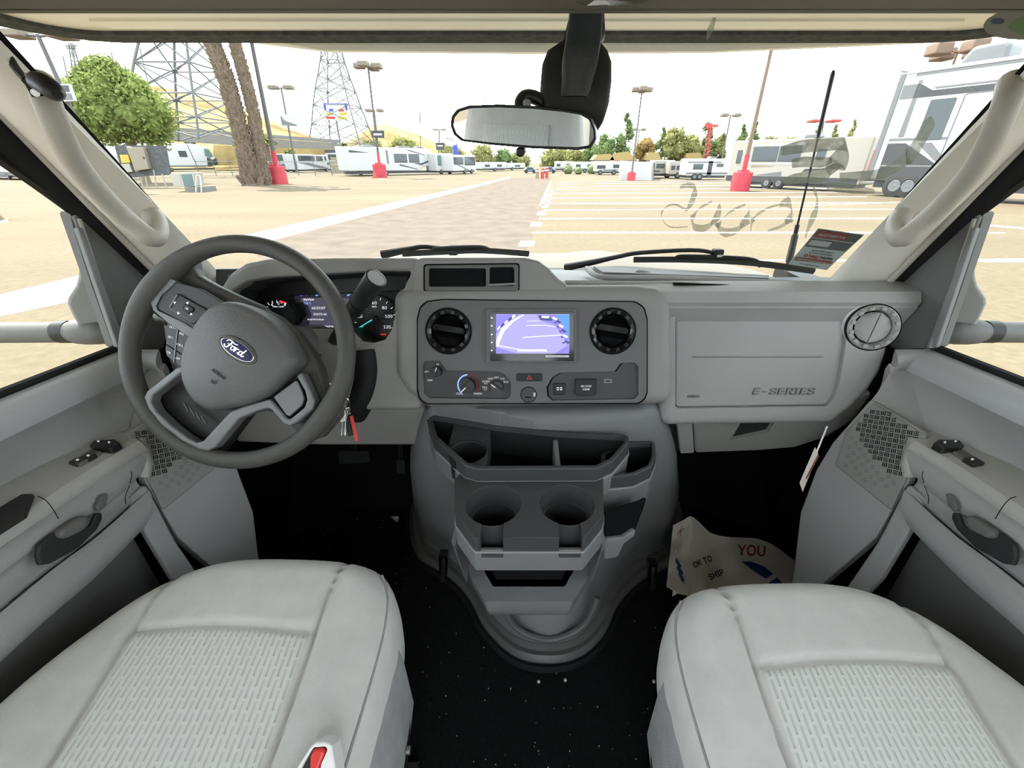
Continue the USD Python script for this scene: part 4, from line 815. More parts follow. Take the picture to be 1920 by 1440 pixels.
hub.part('badge_well', slab(LG, ell(.0335, .0168), .006, .001, .0006), 'wheel_rim')
hub.part('badge_rim', slab(LG, ell(.0295, .0130), .006, .001, .0018), 'steel')
bdg = hub.part('badge', slab(LG, ell(.0278, .0114), .006, .0008, .0024), 'blue_logo')
def stroke(pts, w): return LineString(spline(pts, 24) if len(pts) > 2 else pts).buffer(w, quad_segs=4)
S_ = .00105
lett = unary_union([stroke([(x * S_, y * S_) for x, y in q], w * S_) for q, w in (
    ([(-19, 3.5), (-17, 6.5), (-12, 6.8), (-7, 5.6), (-3, 6.8)], .85), ([(-11, 6.2), (-12.5, 1), (-14.5, -4.5), (-18, -5.2), (-19.5, -3)], 1.1), ([(-15.5, .8), (-11.5, 1.2), (-8, 1.6)], .75),
    ([(-5.2, 1.6), (-8.2, 0), (-8.4, -3.6), (-5.6, -4.2), (-3.6, -1.2), (-4.6, 1.6), (-2, 1.2)], .9), ([(-.6, 2), (-1.4, -1.4), (-2.2, -4.4)], 1.0), ([(-1.2, -.4), (.6, 1.6), (2.6, 1.6)], .85),
    ([(2.6, -3.2), (4.4, -4.4), (6.5, -3.5)], .6), ([(9.6, 1.2), (6.4, 1.4), (4.6, -1.6), (5.8, -4.3), (8.4, -3.2), (10, .4)], .95), ([(12.2, 6.6), (10.4, 1), (9.4, -3.4), (11, -4.4), (13.5, -2.8)], 1.0))])
hub.part('badge_script', slab(LG, lett, .0012, 0, .0032), 'letter_white', False)
tx = text3(WH.moved(.034), 410, 701, 'AIRBAG', .0050, .0006, .0, rot=-.62, bold=True); tx.vertices = onto(HUBM, tx.vertices, (tx.vertices - WH.p0) @ WH.n - .034, .0004); hub.part('embossed_lettering', tx, 'print_black', False)
o_ = WH.px(401, 713, .0355)
hm = (slab(WH, bar2d([o_ + q for q in ((-.005, .001), (-.002, -.003), (.004, -.0005))], .0012).union(bar2d([o_ + q for q in ((-.006, -.003), (-.001, -.006), (.003, -.004))], .001)), .001, 0, .0345)); hm.vertices = onto(HUBM, hm.vertices, (hm.vertices - WH.p0) @ WH.n - .0335, .0002); hub.part('horn_mark', hm, 'print_black')

col = thing('lever_shroud', 'dark steering shroud with gear lever and stalks behind the wheel', 'steering column', at_d(560, 680, .82))
c0, c1 = at_d(470, 672, .735), at_d(565, 655, .90)
ds = c1 - c0; ds /= np.linalg.norm(ds); up_ = np.array([0, .35, .94]); sd_ = np.cross(ds, up_); sd_ /= np.linalg.norm(sd_); up_ = np.cross(sd_, ds)
prof = [(x, y) for x, y in ((-.055, -.06), (.055, -.06), (.072, -.02), (.070, .035), (.055, .052), (-.055, .052), (-.070, .035), (-.072, -.02))]
rr_ = np.array(rounded(Polygon(prof), .018).exterior.coords)[:-1]
col.part('shroud', lofted([c0 + ds * d_ + (rr_[:, :1] * sd_ + rr_[:, 1:] * up_) * k for d_, k in ((-.004, .85), (.0, .94), (.012, 1.0), (.08, 1.02), (.17, 1.0))]), 'dash_dark')
col.part('shroud_seam', tube([c0 + ds * d_ + sd_ * .0735 * k - up_ * .005 for d_, k in ((0, .94), (.015, 1.0), (.08, 1.02), (.16, 1.0))], .0015, 6), 'groove')
col.part('boot', tube(spline([at_d(684, 655, .84), at_d(690, 700, .85), at_d(680, 745, .86), at_d(664, 775, .88)], 12), .026, 14), 'rubber')
g0, g1, g2, g3 = at_d(648, 604, .80), at_d(662, 583, .785), at_d(684, 552, .755), at_d(705, 522, .725)
lv = col.part('gear_lever', tube([at_d(625, 640, .83), g0, g1], [.010, .0115, .0125], 14), 'black_satin')
lv.part('lever_collar', tube([g1, g1 + (g2 - g1) * .45], [.0155, .0160], 18), 'black_plastic')
lv.part('lever_grip', tube([g1 + (g2 - g1) * .47, g1 + (g2 - g1) * .5, g2, g3], [.0150, .0165, .0178, .0188], 22), 'black_satin')
dg = (g3 - g2) / np.linalg.norm(g3 - g2)
lv.part('end_ring', lathe([(.0188, 0), (.0186, .0022), (.0162, .003), (.0150, .0018)], 24, dg, g3 - dg * .001, True), 'black_plastic')
lv.part('end_cap', lathe([(.0160, 0), (.0156, .0015), (.0001, .0022)], 24, dg, g3), 'print_grey')
lv.part('grip_mark', cat(*[hull([g1 + (g3 - g1) * t_ + np.array([-.0035, -.0155, .0085]) * 1.04 + np.array([x_, 0, z_]) for x_ in (-.001, .001) for z_ in (-.0015, .0015)] + [g1 + (g3 - g1) * t_ + np.array([-.0035, -.013, .007])]) for t_ in (.55, .72, .8)]), 'print_grey', False)
ts = col.part('turn_stalk', tube(spline([at_d(420, 640, .78), at_d(345, 606, .775), at_d(290, 592, .77)], 10), [.012, .012, .013, .0135, .0135, .0135, .0135, .013, .012, .006], 12), 'black_plastic')
ts.part('wiper_mark', quad(at_d(283, 586, .755), at_d(306, 591, .755), at_d(305, 594, .755), at_d(283, 589, .755), .001), 'print_grey')
ig = col.part('ignition_lock', lathe([(.011, 0), (.011, .012), (.008, .015), (.0001, .015)], 20, (.25, -.85, .3), at_d(612, 722, .80)), 'steel')

ky = thing('key_bunch', 'bunch of silver keys with black fob and red tag hanging from the ignition', 'keys', at_d(652, 830, .765))
cc = at_d(649, 756, .765); an = np.linspace(0, 2 * math.pi, 24, endpoint=False)
ky.part('split_ring', tube(cc + .0105 * (np.cos(an)[:, None] * np.array([.55, .2, 0]) + np.sin(an)[:, None] * np.array([0, 0, 1.0])), .0011, 6, True), 'steel')
ky.part('ring_link', [tube(at_d(652, 768, .763) + .004 * (np.cos(an)[:, None] * np.array([.8, .6, 0]) + np.sin(an)[:, None] * np.array([0, 0, 1.0])), .0009, 6, True), rod(at_d(650, 765, .764), at_d(656, 778, .762), .0022, 8)], 'steel')
KP = Plane(at_d(643, 790, .762), (0.1, -CP, SP))
for du, rot in ((0, .05), (7, -.02)):
    kk = [(-4, 0), (-5, 8), (-4, 15), (-2.4, 18), (-2.4, 44), (-1, 48), (1, 48), (2.0, 45), (1.4, 41), (2.2, 38), (1.4, 34), (2.2, 30), (1.6, 26), (2.2, 22), (2.4, 18), (4, 15), (5, 8), (4, 0)]
    ky.part('key', panel(KP.moved(.002 * du / 7), [(641 + du * .8 - rot * y * .3 + x * .9, 769 + y) for x, y in kk], .002, .0005, .0004), 'steel')
ky.part('key_head', panel(KP.moved(.004), [(638, 771), (646, 769), (648, 778), (646, 790), (638, 792), (636, 780)], .004, .001, .001), 'white')
ky.part('fob', panel(KP, [(646, 786), (656, 784), (662, 815), (652, 819)], .009, .002, .002, .001), 'black_satin')
ky.part('red_tag', panel(KP.moved(.004), [(655, 781), (661, 779), (672, 826), (666, 829)], .002, .0005, .001), 'red_plastic', label='red ribbon tag on the key ring')
# ================================================================== engine cover with trays and cup holders
ec = thing('engine_cover', 'grey moulded engine cover between the footwells with trays and two cup holders', 'centre console', (.06, .8, -1.1))
def bell(pts, z, n=72): c = spline(pts, n); return np.column_stack([c, np.full(n, z)])
def ringz(z, pts): q = np.array(pts, float); return np.column_stack([spline(q, 72), np.full(72, z)])
B0 = [(-.43, 1.30), (-.41, 1.09), (-.345, .905), (-.235, .825), (-.165, .755), (-.11, .665), (-.03, .595), (.06, .578), (.14, .598), (.205, .655), (.255, .735), (.335, .81), (.455, .885), (.545, 1.08), (.56, 1.30)]
B1 = [(-.40, 1.30), (-.385, 1.09), (-.325, .93), (-.235, .86), (-.155, .79), (-.095, .69), (-.02, .628), (.06, .613), (.13, .632), (.185, .69), (.24, .77), (.325, .85), (.43, .91), (.515, 1.08), (.53, 1.30)]
B2 = [(-.38, 1.30), (-.37, 1.05), (-.325, .90), (-.26, .83), (-.17, .79), (-.10, .745), (-.02, .70), (.05, .69), (.12, .70), (.19, .745), (.26, .79), (.35, .83), (.43, .90), (.49, 1.05), (.50, 1.30)]
B3 = [(-.31, 1.30), (-.31, 1.0), (-.30, .86), (-.26, .785), (-.19, .755), (-.10, .735), (-.02, .725), (.05, .72), (.12, .725), (.20, .735), (.28, .755), (.35, .785), (.385, .86), (.40, 1.0), (.40, 1.30)]
B4 = [(-.235, 1.30), (-.235, 1.0), (-.23, .85), (-.22, .775), (-.17, .745), (-.10, .735), (-.02, .728), (.045, .726), (.11, .728), (.19, .735), (.255, .745), (.295, .775), (.305, .85), (.31, 1.0), (.31, 1.30)]
B5 = [(-.19, 1.30), (-.19, 1.0), (-.185, .87), (-.175, .80), (-.13, .775), (-.08, .77), (-.02, .765), (.045, .765), (.11, .765), (.17, .77), (.22, .775), (.255, .80), (.262, .87), (.27, 1.0), (.27, 1.30)]
def lerp_rings(zs_, Bs, k=4):
    P_ = np.array([ringz(z, b) for z, b in zip(zs_, Bs)]); m, n = P_.shape[:2]
    return np.stack([spline(P_[:, j], (m - 1) * k + 1) for j in range(n)], 1)
fl = [ringz(-1.10, [(x + (x - .06) * .015, y - .006) for x, y in B0]), ringz(-1.085, B0), ringz(-1.075, [(x * .99 + .0006, y + .01) for x, y in B0]), ringz(-1.078, [(x * .97 + .002, y + .022) for x, y in B0]), ringz(-1.06, [(x * .2 + .8 * x2, .2 * y + .8 * y2) for (x, y), (x2, y2) in zip(B0, B1)])]
ec.part('flange', lofted(fl), 'cover_grey', 50)
ec.part('rubber_edge', tube(spline([(x + (x - .06) * .03, y - .012, -1.092) for x, y in B0], 90), .009, 8), 'rubber')
tipc = np.array([.05, .69]); 
ec.part('base_ridge', tube(spline([at_d(u, v, d + .012) for u, v, d in ((948, 1150, .99), (962, 1172, 1.0), (990, 1190, 1.005), (1030, 1199, 1.01), (1070, 1188, 1.005), (1098, 1168, 1.0), (1113, 1140, .99), (1120, 1120, .985))], 30), .0075, 8), 'cover_grey')
def zsolid(poly, z0, z1, r=.004):
    """prism with rounded top edge, poly in plan"""
    return slab(Plane((0, 0, z1), (0, 0, 1)), poly, z1 - z0, r, 0, 4)
def plan(pts, z, r=.006): return rounded(Polygon([at_z(u, v, z)[:2] for u, v in pts]).buffer(0), r)
# upper tray
ZT = -.497
UT = plan([(799, 783), (806, 800), (812, 820), (870, 872), (893, 879), (1120, 878), (1150, 864), (1181, 829), (1179, 816), (1168, 813), (1040, 806), (930, 795), (860, 783), (812, 776)], ZT, .010)
rimw = .009; UI = UT.buffer(-rimw)
cupc = at_z(876, 838, ZT)[:2]
divx = at_z(915, 830, ZT)[0]
pod = UI.intersection(sbox(-1, 0, divx, 2))
ec.part('upper_tray', zsolid(UT.difference(UI), ZT - .03, ZT, .004), 'console_dark')
ec.part('upper_tray_skirt', zsolid(UT.buffer(.0012).difference(UI.buffer(-.001)), ZT - .075, ZT - .029, .001), 'console_grey')
from shapely.geometry import Point
ec.part('tray_cup_block', zsolid(pod.difference(Point(*cupc).buffer(.037, 24)).intersection(sbox(at_z(836, 838, ZT)[0], 0, 1, 2)), ZT - .07, ZT - .012, .003), 'console_dark')
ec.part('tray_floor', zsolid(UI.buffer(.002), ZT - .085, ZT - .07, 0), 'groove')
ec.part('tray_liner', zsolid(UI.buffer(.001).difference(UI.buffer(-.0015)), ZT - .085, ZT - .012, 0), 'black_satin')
ec.part('tray_line', zsolid(UT.buffer(.0022).difference(UT.buffer(-.002)), ZT - .0325, ZT - .030, .0005), 'door_grey')
ec.part('tray_cup', lathe([(.037, -.06), (.038, -.010), (.0375, -.010), (.034, -.06)], 32, (0, 0, 1), (cupc[0], cupc[1], ZT)), 'black_satin')
dvx = at_z(1046, 850, ZT)[0]
ec.part('tray_divider', zsolid(UI.intersection(sbox(dvx - .005, 0, dvx + .005, 2)), ZT - .07, ZT - .018, .002), 'console_grey')
# right hand tray, one step lower, and the lower pocket
ZR = -.535
RT = plan([(1128, 896), (1190, 890), (1222, 875), (1231, 853), (1229, 830), (1222, 826), (1180, 826), (1128, 850)], ZR, .006); RI = RT.buffer(-.008)
ec.part('side_tray', zsolid(RT.difference(RI), ZR - .03, ZR, .004), 'console_dark')
ec.part('side_tray_skirt', zsolid(RT.buffer(.001).difference(RI.buffer(-.001)), ZR - .10, ZR - .029, .001), 'console_grey')
ec.part('tray_floor', zsolid(RI.buffer(.002), ZR - .07, ZR - .06, 0), 'groove')
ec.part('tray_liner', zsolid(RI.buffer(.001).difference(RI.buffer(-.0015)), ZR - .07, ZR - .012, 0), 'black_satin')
ec.part('tray_line', zsolid(RT.buffer(.0020).difference(RT.buffer(-.002)), ZR - .0325, ZR - .030, .0005), 'door_grey')
SPK = Plane(at_d(1165, 985, .80), (.35, -.92, .15))
ec.part('side_pocket_mouth', panel(SPK, [(1136, 1012), (1136, 960), (1200, 940), (1213, 933), (1206, 955), (1188, 1002), (1170, 1014), (1138, 1020)], .004, .001, .003, .004), 'groove')
ec.part('side_pocket_lip', panel(SPK, [(1134, 1012), (1168, 1008), (1184, 998), (1202, 950), (1216, 928), (1208, 960), (1190, 1008), (1172, 1020), (1160, 1046), (1134, 1052)], .04, .005, .003, .012), 'console_grey')
body_ = t_man(lofted(lerp_rings([-1.075, -1.03, -.90, -.66, -.485, -.462], [B1, B1, B2, B3, B4, B5])))
ex_ = lambda p, z0, z1: m3.Manifold.extrude(m3.CrossSection([np.array(orient(p.simplify(.0005)).exterior.coords)[:-1]]), z1 - z0).translate([0, 0, z0])
if not body_.is_empty(): body_ = body_ - ex_(UI.buffer(.004), ZT - .08, -.30) - ex_(RI.buffer(.003), ZR - .06, -.30)
ec.part('body', m_tri(body_), 'console_grey', 40)
# cup holder box
ZC = -.527
CB = plan([(852, 899), (852, 960), (887, 1006), (890, 1008), (1096, 1008), (1132, 966), (1131, 896), (1120, 889), (1080, 893), (990, 896), (900, 893), (862, 888)], ZC, .006)
h1, h2 = at_z(925, 945, ZC)[:2], at_z(1063, 944, ZC)[:2]; RC = .0475
fy = CB.bounds[1]
holes_ = unary_union([Point(*h1).buffer(RC, 32), Point(*h2).buffer(RC, 32)])
nt = unary_union([sbox(h[0] - .0185 + dx, fy - .01, h[0] + .0185 + dx, h[1]) for h, dx in ((h1, .002), (h2, 0))])
ec.part('cup_holder_top', zsolid(CB.difference(holes_).difference(nt), ZC - .032, ZC, .006), 'console_dark', 40)
for h, dx in ((h1, .002), (h2, 0)):
    ec.part('cup_well', lathe([(RC * .80, -.075), (RC * .86, -.040), (RC * .93, -.0385), (RC * .99, -.003), (RC * 1.01, -.006), (RC * 1.02, -.08)], 40, (0, 0, 1), (h[0], h[1], ZC), True), 'console_dark', 40)
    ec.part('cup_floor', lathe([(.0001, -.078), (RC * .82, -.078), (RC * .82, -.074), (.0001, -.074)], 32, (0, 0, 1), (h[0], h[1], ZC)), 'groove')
    ec.part('cup_notch', bx(h[0] - .0185 + dx, fy - .002, ZC - .045, h[0] + .0185 + dx, fy + .012, ZC - .034, .002), 'console_dark')
CB2 = CB.buffer(.0012)
ec.part('box_line', zsolid(CB2.buffer(.0008).difference(CB.buffer(-.004)), ZC - .034, ZC - .0315, .0005), 'door_grey')
BF = [(857, 985), (885, 1023), (890, 1026), (1105, 1024), (1136, 980)]
fr = at_y(990, 1026, fy - .002)[1]
# front of the box: plan outline swept down, narrowing, with a letterbox bin
c0_ = np.array(CB2.exterior.coords)[:-1]; cen = np.array([.003, .56])
lo_ = lambda z, k, d: np.column_stack([(c0_[:, 0] - cen[0]) * k + cen[0], c0_[:, 1] + d, np.full(len(c0_), z)])
ec.part('box_upper', zsolid(CB2.difference(CB2.buffer(-.010)), -.603, -.5595, .001), 'console_grey', 30)
inner = CB2.buffer(-.022)
bl_ = t_man(lofted([lo_(-.745, .80, .018), lo_(-.739, .825, .010), lo_(-.720, .86, .006), lo_(-.694, .885, .006)])) - t_man(lofted([lo_(-.73, .70, .05), lo_(-.66, .80, .022)]))
ec.part('box_lower', m_tri(bl_), 'console_grey', 30)
ec.part('bin_back', lofted([lo_(-.735, .66, .05), lo_(-.615, .78, .05)]), 'groove', 40)
for s in (-1, 1):
    q = [p for p in c0_ if abs(p[0] - cen[0]) > .112]; xa = cen[0] + s * .136
    ec.part('bin_cheek', hull([(cen[0] + s * x, y, z) for x, y, z in ((.138, .522, -.60), (.130, .512, -.60), (.124, .525, -.698), (.116, .512, -.698), (.136, .60, -.60), (.121, .60, -.698), (.128, .60, -.60), (.113, .60, -.698))]), 'console_grey')
for u, v, d in ((833, 1062, 1.06), (1222, 1078, 1.08)):
    p = at_d(u, v - 20, d); q = at_d(u - 2, v + 16, d + .02)
    lt = ec.part('latch', hull(np.vstack([p + [x, y, z] for x in (-.011, .011) for y in (-.012, .01) for z in (-.004, .012)] + [q + [x, 0, 0] for x in (-.010, .010)])), 'black_gloss')
    lt.part('hook', tube(spline([p + [0, -.014, .008], p + [0, -.022, -.012], q + [0, -.02, 0]], 8), .005, 8), 'black_plastic')

# ================================================================== seats
def mk_seat(s, y0):
    fx = flipx if s < 0 else (lambda m: m)
    nm = 'driver' if s < 0 else 'passenger'
    sx, xc, wd = s, .432, .245
    t = thing('bucket_seat', f'pale grey cloth {nm} seat with a dimpled centre panel' + (' behind the steering wheel' if s < 0 else ' facing the glove box'), 'seat', (s * xc, .2, -1.1), 'front seats')
    ZS = -.583
    ys, xi = .488 + y0, .30
    # plan outline (star shaped round its centre)
    th = np.linspace(0, 2 * math.pi, 240, endpoint=False); cy = .16 + y0
    def outline(th):
        c, q = np.cos(th), np.sin(th); n = np.where(c < 0, 6.0, 3.6)
        r = (np.abs(c / .238) ** n + np.abs(q / (ys - cy)) ** n) ** (-1 / n)
        x, y = r * c, r * q
        # outer front corner rounder
        x = np.where((x > 0) & (y > .12), x * (1 - .16 * ((y - .12) / .2) ** 2), x)
        x = x + np.where(x > 0, .02 * np.clip(1 - (y + .3) / .5, 0, 1), 0)
        y = y - .035 * (np.clip(x / .238, 0, 1)) ** 2 * (y > 0) - .012 * (np.clip(-x / .238, 0, 1)) ** 2 * (y > 0)
        return x + xc, y + cy
    ox, oy = outline(th)
    sL = lambda y: .279 + .11 * np.clip(y - y0 - .2, -.3, .2)
    sR = lambda y: .522 + .20 * np.clip(y - y0 - .2, -.1, .2) - .06 * np.clip(y - y0 - .40, 0, 1)
    yfi = lambda x: .357 + y0 - .5 * (x - .43) ** 2
    def groove(d, w=.0045): return np.exp(-(d / w) ** 2)
    def ztop(x, y):
        z = ZS + .012 * (1 - ((x - xc) / .24) ** 2) - .10 * np.clip(.40 + y0 - y, 0, 1) ** 1.0 * .42
        bol = np.clip((np.abs(x - .43) - .13) / .10, 0, 1); z = z + .020 * np.sin(bol * math.pi * .85) * np.clip((.36 + y0 - y) / .2, 0, 1)
        z = z - .008 * groove(x - sL(y)) - .008 * groove(x - sR(y)) - .006 * groove(y - yfi(x)) * (x > sL(y)) * (x < sR(y))
        return z
    rho = np.concatenate([np.linspace(.01, .80, 62), np.linspace(.81, 1.0, 26)]); R = .05; rings = []
    for k in rho[::-1]:
        x, y = xc + (ox - xc) * k, cy + (oy - cy) * k
        d = (1 - k) * np.hypot(ox - xc, oy - cy); e = np.clip(1 - d / R, 0, 1); drop = R * (1 - np.sqrt(np.clip(1 - e ** 2, 0, 1)))
        rings.append(np.column_stack([x, y, ztop(x, y) - drop]))
    base = rings[0]
    low = [np.column_stack([xc + (base[:, 0] - xc) * k, cy + (base[:, 1] - cy) * k, np.minimum(base[:, 2] - dz, -.60)]) for k, dz in ((.955, .135), (.975, .12), (.997, .09), (1.005, .05), (1.004, .02))]
    t.part('cushion', fx(lofted(low + rings)), 'fabric', True)
    # centre panel, slightly proud with rounded edge
    n, m = 70, 44; Pg = []
    for b in np.linspace(0, 1, n):
        row = []
        for a_ in np.linspace(0, 1, m):
            y = -.02 + y0 + (.35 + .02) * b; x0_, x1_ = sL(y) + .004, sR(y) - .004
            x = x0_ + (x1_ - x0_) * a_; y = -.02 + y0 + (yfi(x) - .004 + .02 - y0) * b
            x0_, x1_ = sL(y) + .004, sR(y) - .004; x = x0_ + (x1_ - x0_) * a_
            e = min(x - x0_, x1_ - x) / .03; e2 = (yfi(x) - .004 - y) / .03
            e = np.clip(min(e, e2), 0, 1); row.append((x, y, float(ztop(np.array(x), np.array(y))) + .004 * math.sqrt(max(1 - (1 - e) ** 2, 0)) - .0015))
        Pg.append(row)
    t.part('centre_panel', fx(grid_solid(np.array(Pg)[:, ::-1], .006, (0, 0, 1))), 'insert_left' if s < 0 else 'insert_right', True, label='dimpled pale centre panel of the cushion')
    def on(x, y, lift=0.0):
        return (x, y, float(ztop(np.array(x), np.array(y))) + lift)
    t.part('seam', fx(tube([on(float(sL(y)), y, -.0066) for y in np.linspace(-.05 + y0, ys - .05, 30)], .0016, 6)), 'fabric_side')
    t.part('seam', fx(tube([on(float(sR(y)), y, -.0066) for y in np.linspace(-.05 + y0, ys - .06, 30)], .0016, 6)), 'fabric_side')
    # inner side: cloth skirt and piping
    sp_ = [(base[i, 0], base[i, 1], base[i, 2]) for i in range(240) if base[i, 0] < xc - .19 and -.2 + y0 < base[i, 1] < ys - .03]
    sp_ = sorted(sp_, key=lambda q: q[1])
    up = [np.array(q) + (.018, 0, .036) for q in sp_]
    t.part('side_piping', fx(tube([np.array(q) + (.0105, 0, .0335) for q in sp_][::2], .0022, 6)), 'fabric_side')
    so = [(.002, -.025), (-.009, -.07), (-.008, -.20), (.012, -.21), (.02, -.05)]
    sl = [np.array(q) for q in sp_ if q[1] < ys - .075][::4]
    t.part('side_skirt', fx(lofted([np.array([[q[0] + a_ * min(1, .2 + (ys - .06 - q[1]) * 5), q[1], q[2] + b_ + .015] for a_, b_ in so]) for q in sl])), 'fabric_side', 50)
    t.part('seat_base', fx(cat(bx(.24, -.22 + y0, -1.08, .62, .36 + y0, -.74, .02), bx(.22, -.25 + y0, -1.1, .64, .38 + y0, -1.07))), 'black_satin')
    t.part('adjuster_lever', fx(tube(spline([(.205, .36 + y0, -.80), (.195, .30 + y0, -.815), (.192, .20 + y0, -.83), (.20, .12 + y0, -.83)], 14), [.006] + [.0105] * 12 + [.006], 10)), 'black_plastic')
    t.part('lever_bolt', fx(lathe([(.006, 0), (.006, .006), (.0001, .008)], 12, (-1, 0, 0), (.186, .30 + y0, -.805))), 'steel')
    # backrest and headrest, behind the eye but seen in the mirror
    bk = []
    for h, w_, d_, yy in ((0, .215, .055, 0), (.05, .235, .07, -.004), (.2, .245, .075, -.03), (.4, .24, .07, -.075), (.55, .22, .06, -.11), (.62, .19, .045, -.125), (.645, .15, .02, -.13)):
        q = np.linspace(0, 2 * math.pi, 48, endpoint=False); n_ = 3.2
        r = (np.abs(np.cos(q) / w_) ** n_ + np.abs(np.sin(q) / d_) ** n_) ** (-1 / n_)
        bk.append(np.column_stack([xc + r * np.cos(q), -.16 + y0 + yy + r * np.sin(q), np.full(48, ZS - .03 + h)]))
    bk = np.array(bk); bk = np.stack([spline(bk[:, j], 25) for j in range(48)], 1)
    t.part('backrest', fx(lofted(bk)), 'fabric', True)
    bp_ = np.array([[(x, np.interp(z, [0, .2, .4, .55], [-.092, -.105, -.165, -.215]) + y0 + .012 * (1 - ((x - xc) / .13) ** 2), ZS + z) for x in np.linspace(xc - .125, xc + .125, 14)] for z in np.linspace(.02, .5, 20)])
    t.part('backrest_panel', fx(grid_solid(bp_, .006, (0, 1, .2))), 'insert_left' if s < 0 else 'insert_right', True)
    t.part('headrest', fx(bx(xc - .13, -.37 + y0, .03, xc + .13, -.27 + y0, .15, .045)), 'fabric', True)
    for q in (-.06, .06): t.part('headrest_post', fx(rod((xc + q, -.30 + y0, .0), (xc + q, -.30 + y0, .10), .006)), 'steel')
    return t
mk_seat(-1, 0.0); mk_seat(1, -.045)

# seat belt buckle with a white sleeve, beside the driver seat
bb = thing('seat_belt_buckle', 'white sleeved seat belt buckle with a red release button beside the driver seat', 'seat belt buckle', at_d(590, 1470, .46))
BK = Plane(at_d(592, 1420, .425), (0.05, -.55, .83))
bb.part('sleeve', panel(BK, [(556, 1440), (582, 1400), (592, 1391), (612, 1391), (622, 1398), (627, 1430), (634, 1500), (610, 1560), (540, 1560), (530, 1500)], .026, .0022, .004, .0, [[(564, 1440), (586, 1402), (610, 1400), (614, 1406), (602, 1432), (592, 1490), (545, 1490)]], .003), 'white')
bb.part('housing', panel(BK, [(560, 1442), (585, 1400), (612, 1398), (616, 1405), (603, 1434), (594, 1500), (545, 1500)], .02, .002, .002, -.006), 'black_plastic')
bb.part('release_button', panel(BK, [(580, 1420), (588, 1403), (610, 1404), (611, 1410), (600, 1434), (592, 1490), (562, 1490), (572, 1462), (580, 1440)], .01, .003, .003, -.001), 'red_plastic')

# ================================================================== rear view mirror
mr = thing('rear_view_mirror', 'black rear view mirror hanging from a broad black stem on the windscreen', 'mirror', at_d(1095, 22, .60))
MP = Plane(at_d(982, 240, .60), (-.20, -.97, -.10))
MO = [(846, 235), (848, 218), (858, 205), (880, 198), (930, 196), (1000, 199), (1060, 206), (1092, 212), (1108, 222), (1117, 245), (1117, 262), (1108, 277), (1085, 281), (1000, 278), (920, 271), (866, 264), (852, 252)]
MC = np.array([982, 240.0]); MI = [tuple(MC + (np.array(q) - MC) * [.97, .88]) for q in MO]
hull_ = pxpoly(MP, MO, .006)
mr.part('housing', slab(MP, hull_, .035, .006, 0, 4), 'black_plastic')
mr.part('bezel', slab(MP, hull_.difference(pxpoly(MP, MI, .006)), .008, .0008, .003), 'black_satin')
MN = Plane(MP.p0 + MP.n * .0022, MP.n, MP.ex)
mr.part('mirror_face', slab(MN, pxpoly(MN, MI, .006), .0015, 0, 0), 'mirror_glass', False)
mr.part('tilt_tab', panel(MP, [(968, 276), (985, 278), (981, 292), (975, 296), (966, 291)], .012, .003, .002, -.006), 'black_plastic')
stm = [at_d(u, v, d) for u, v, d in ((1095, 18, .53), (1092, 55, .55), (1085, 95, .575), (1078, 140, .60), (1072, 185, .62))]
def cross(c, w, dpt, n=24):
    q = np.linspace(0, 2 * math.pi, n, endpoint=False); r = (np.abs(np.cos(q)) ** 4 + np.abs(np.sin(q)) ** 4) ** -.25
    return np.array(c) + np.outer(r * np.cos(q) * w, [1, 0, 0]) + np.outer(r * np.sin(q) * dpt, [0, CP, -SP])
wd_ = lambda u0, u1, d: (u1 - u0) / 2 / FPX * d
mr.part('stem', lofted([cross(at_d((a_ + b_) / 2, v, d), wd_(a_, b_, d), .012) for a_, b_, v, d in ((1068, 1131, 14, .535), (1066, 1130, 40, .545), (1060, 1126, 80, .565), (1053, 1120, 120, .585), (1052, 1110, 160, .60), (1046, 1104, 190, .61))]), 'black_plastic', 40)
mr.part('sensor_cover', lofted([cross(at_d((a_ + b_) / 2, v, d), wd_(a_, b_, d), dp) for a_, b_, v, d, dp in ((1068, 1132, 30, .575, .012), (1058, 1134, 70, .595, .014), (1052, 1124, 88, .60, .016), (1025, 1138, 105, .61, .018), (1016, 1145, 130, .615, .024), (1013, 1144, 165, .62, .028), (1012, 1140, 200, .625, .026), (1018, 1132, 225, .63, .02), (1030, 1122, 242, .635, .01))]), 'black_satin', 50)
mr.part('ball_joint', tube(spline([at_d(u, v, .615) for u, v in ((1020, 192), (1000, 182), (984, 182), (976, 192), (976, 204))], 14), [.009] * 14, 12), 'black_plastic')
mr.part('ball_joint', rod(at_d(988, 191, .605), at_d(988, 204, .605), .006, 10), 'print_grey')
# crumpled clear wrap stuck on the header
wr = single('plastic_wrap', [quad(at_d(*a_), at_d(*b_), at_d(*c_), at_d(*d_), .0008) for a_, b_, c_, d_ in (((1078, -8, .49), (1100, -8, .49), (1100, 11, .492), (1080, 5, .492)), ((1100, -8, .49), (1128, -8, .485), (1160, 8, .49), (1100, 12, .492)), ((1128, -8, .485), (1250, -8, .49), (1190, 9, .485), (1140, 11, .492)))], 'clear_film',
            'crumpled clear plastic wrap clinging to the header above the mirror', 'plastic wrap', smooth=False)

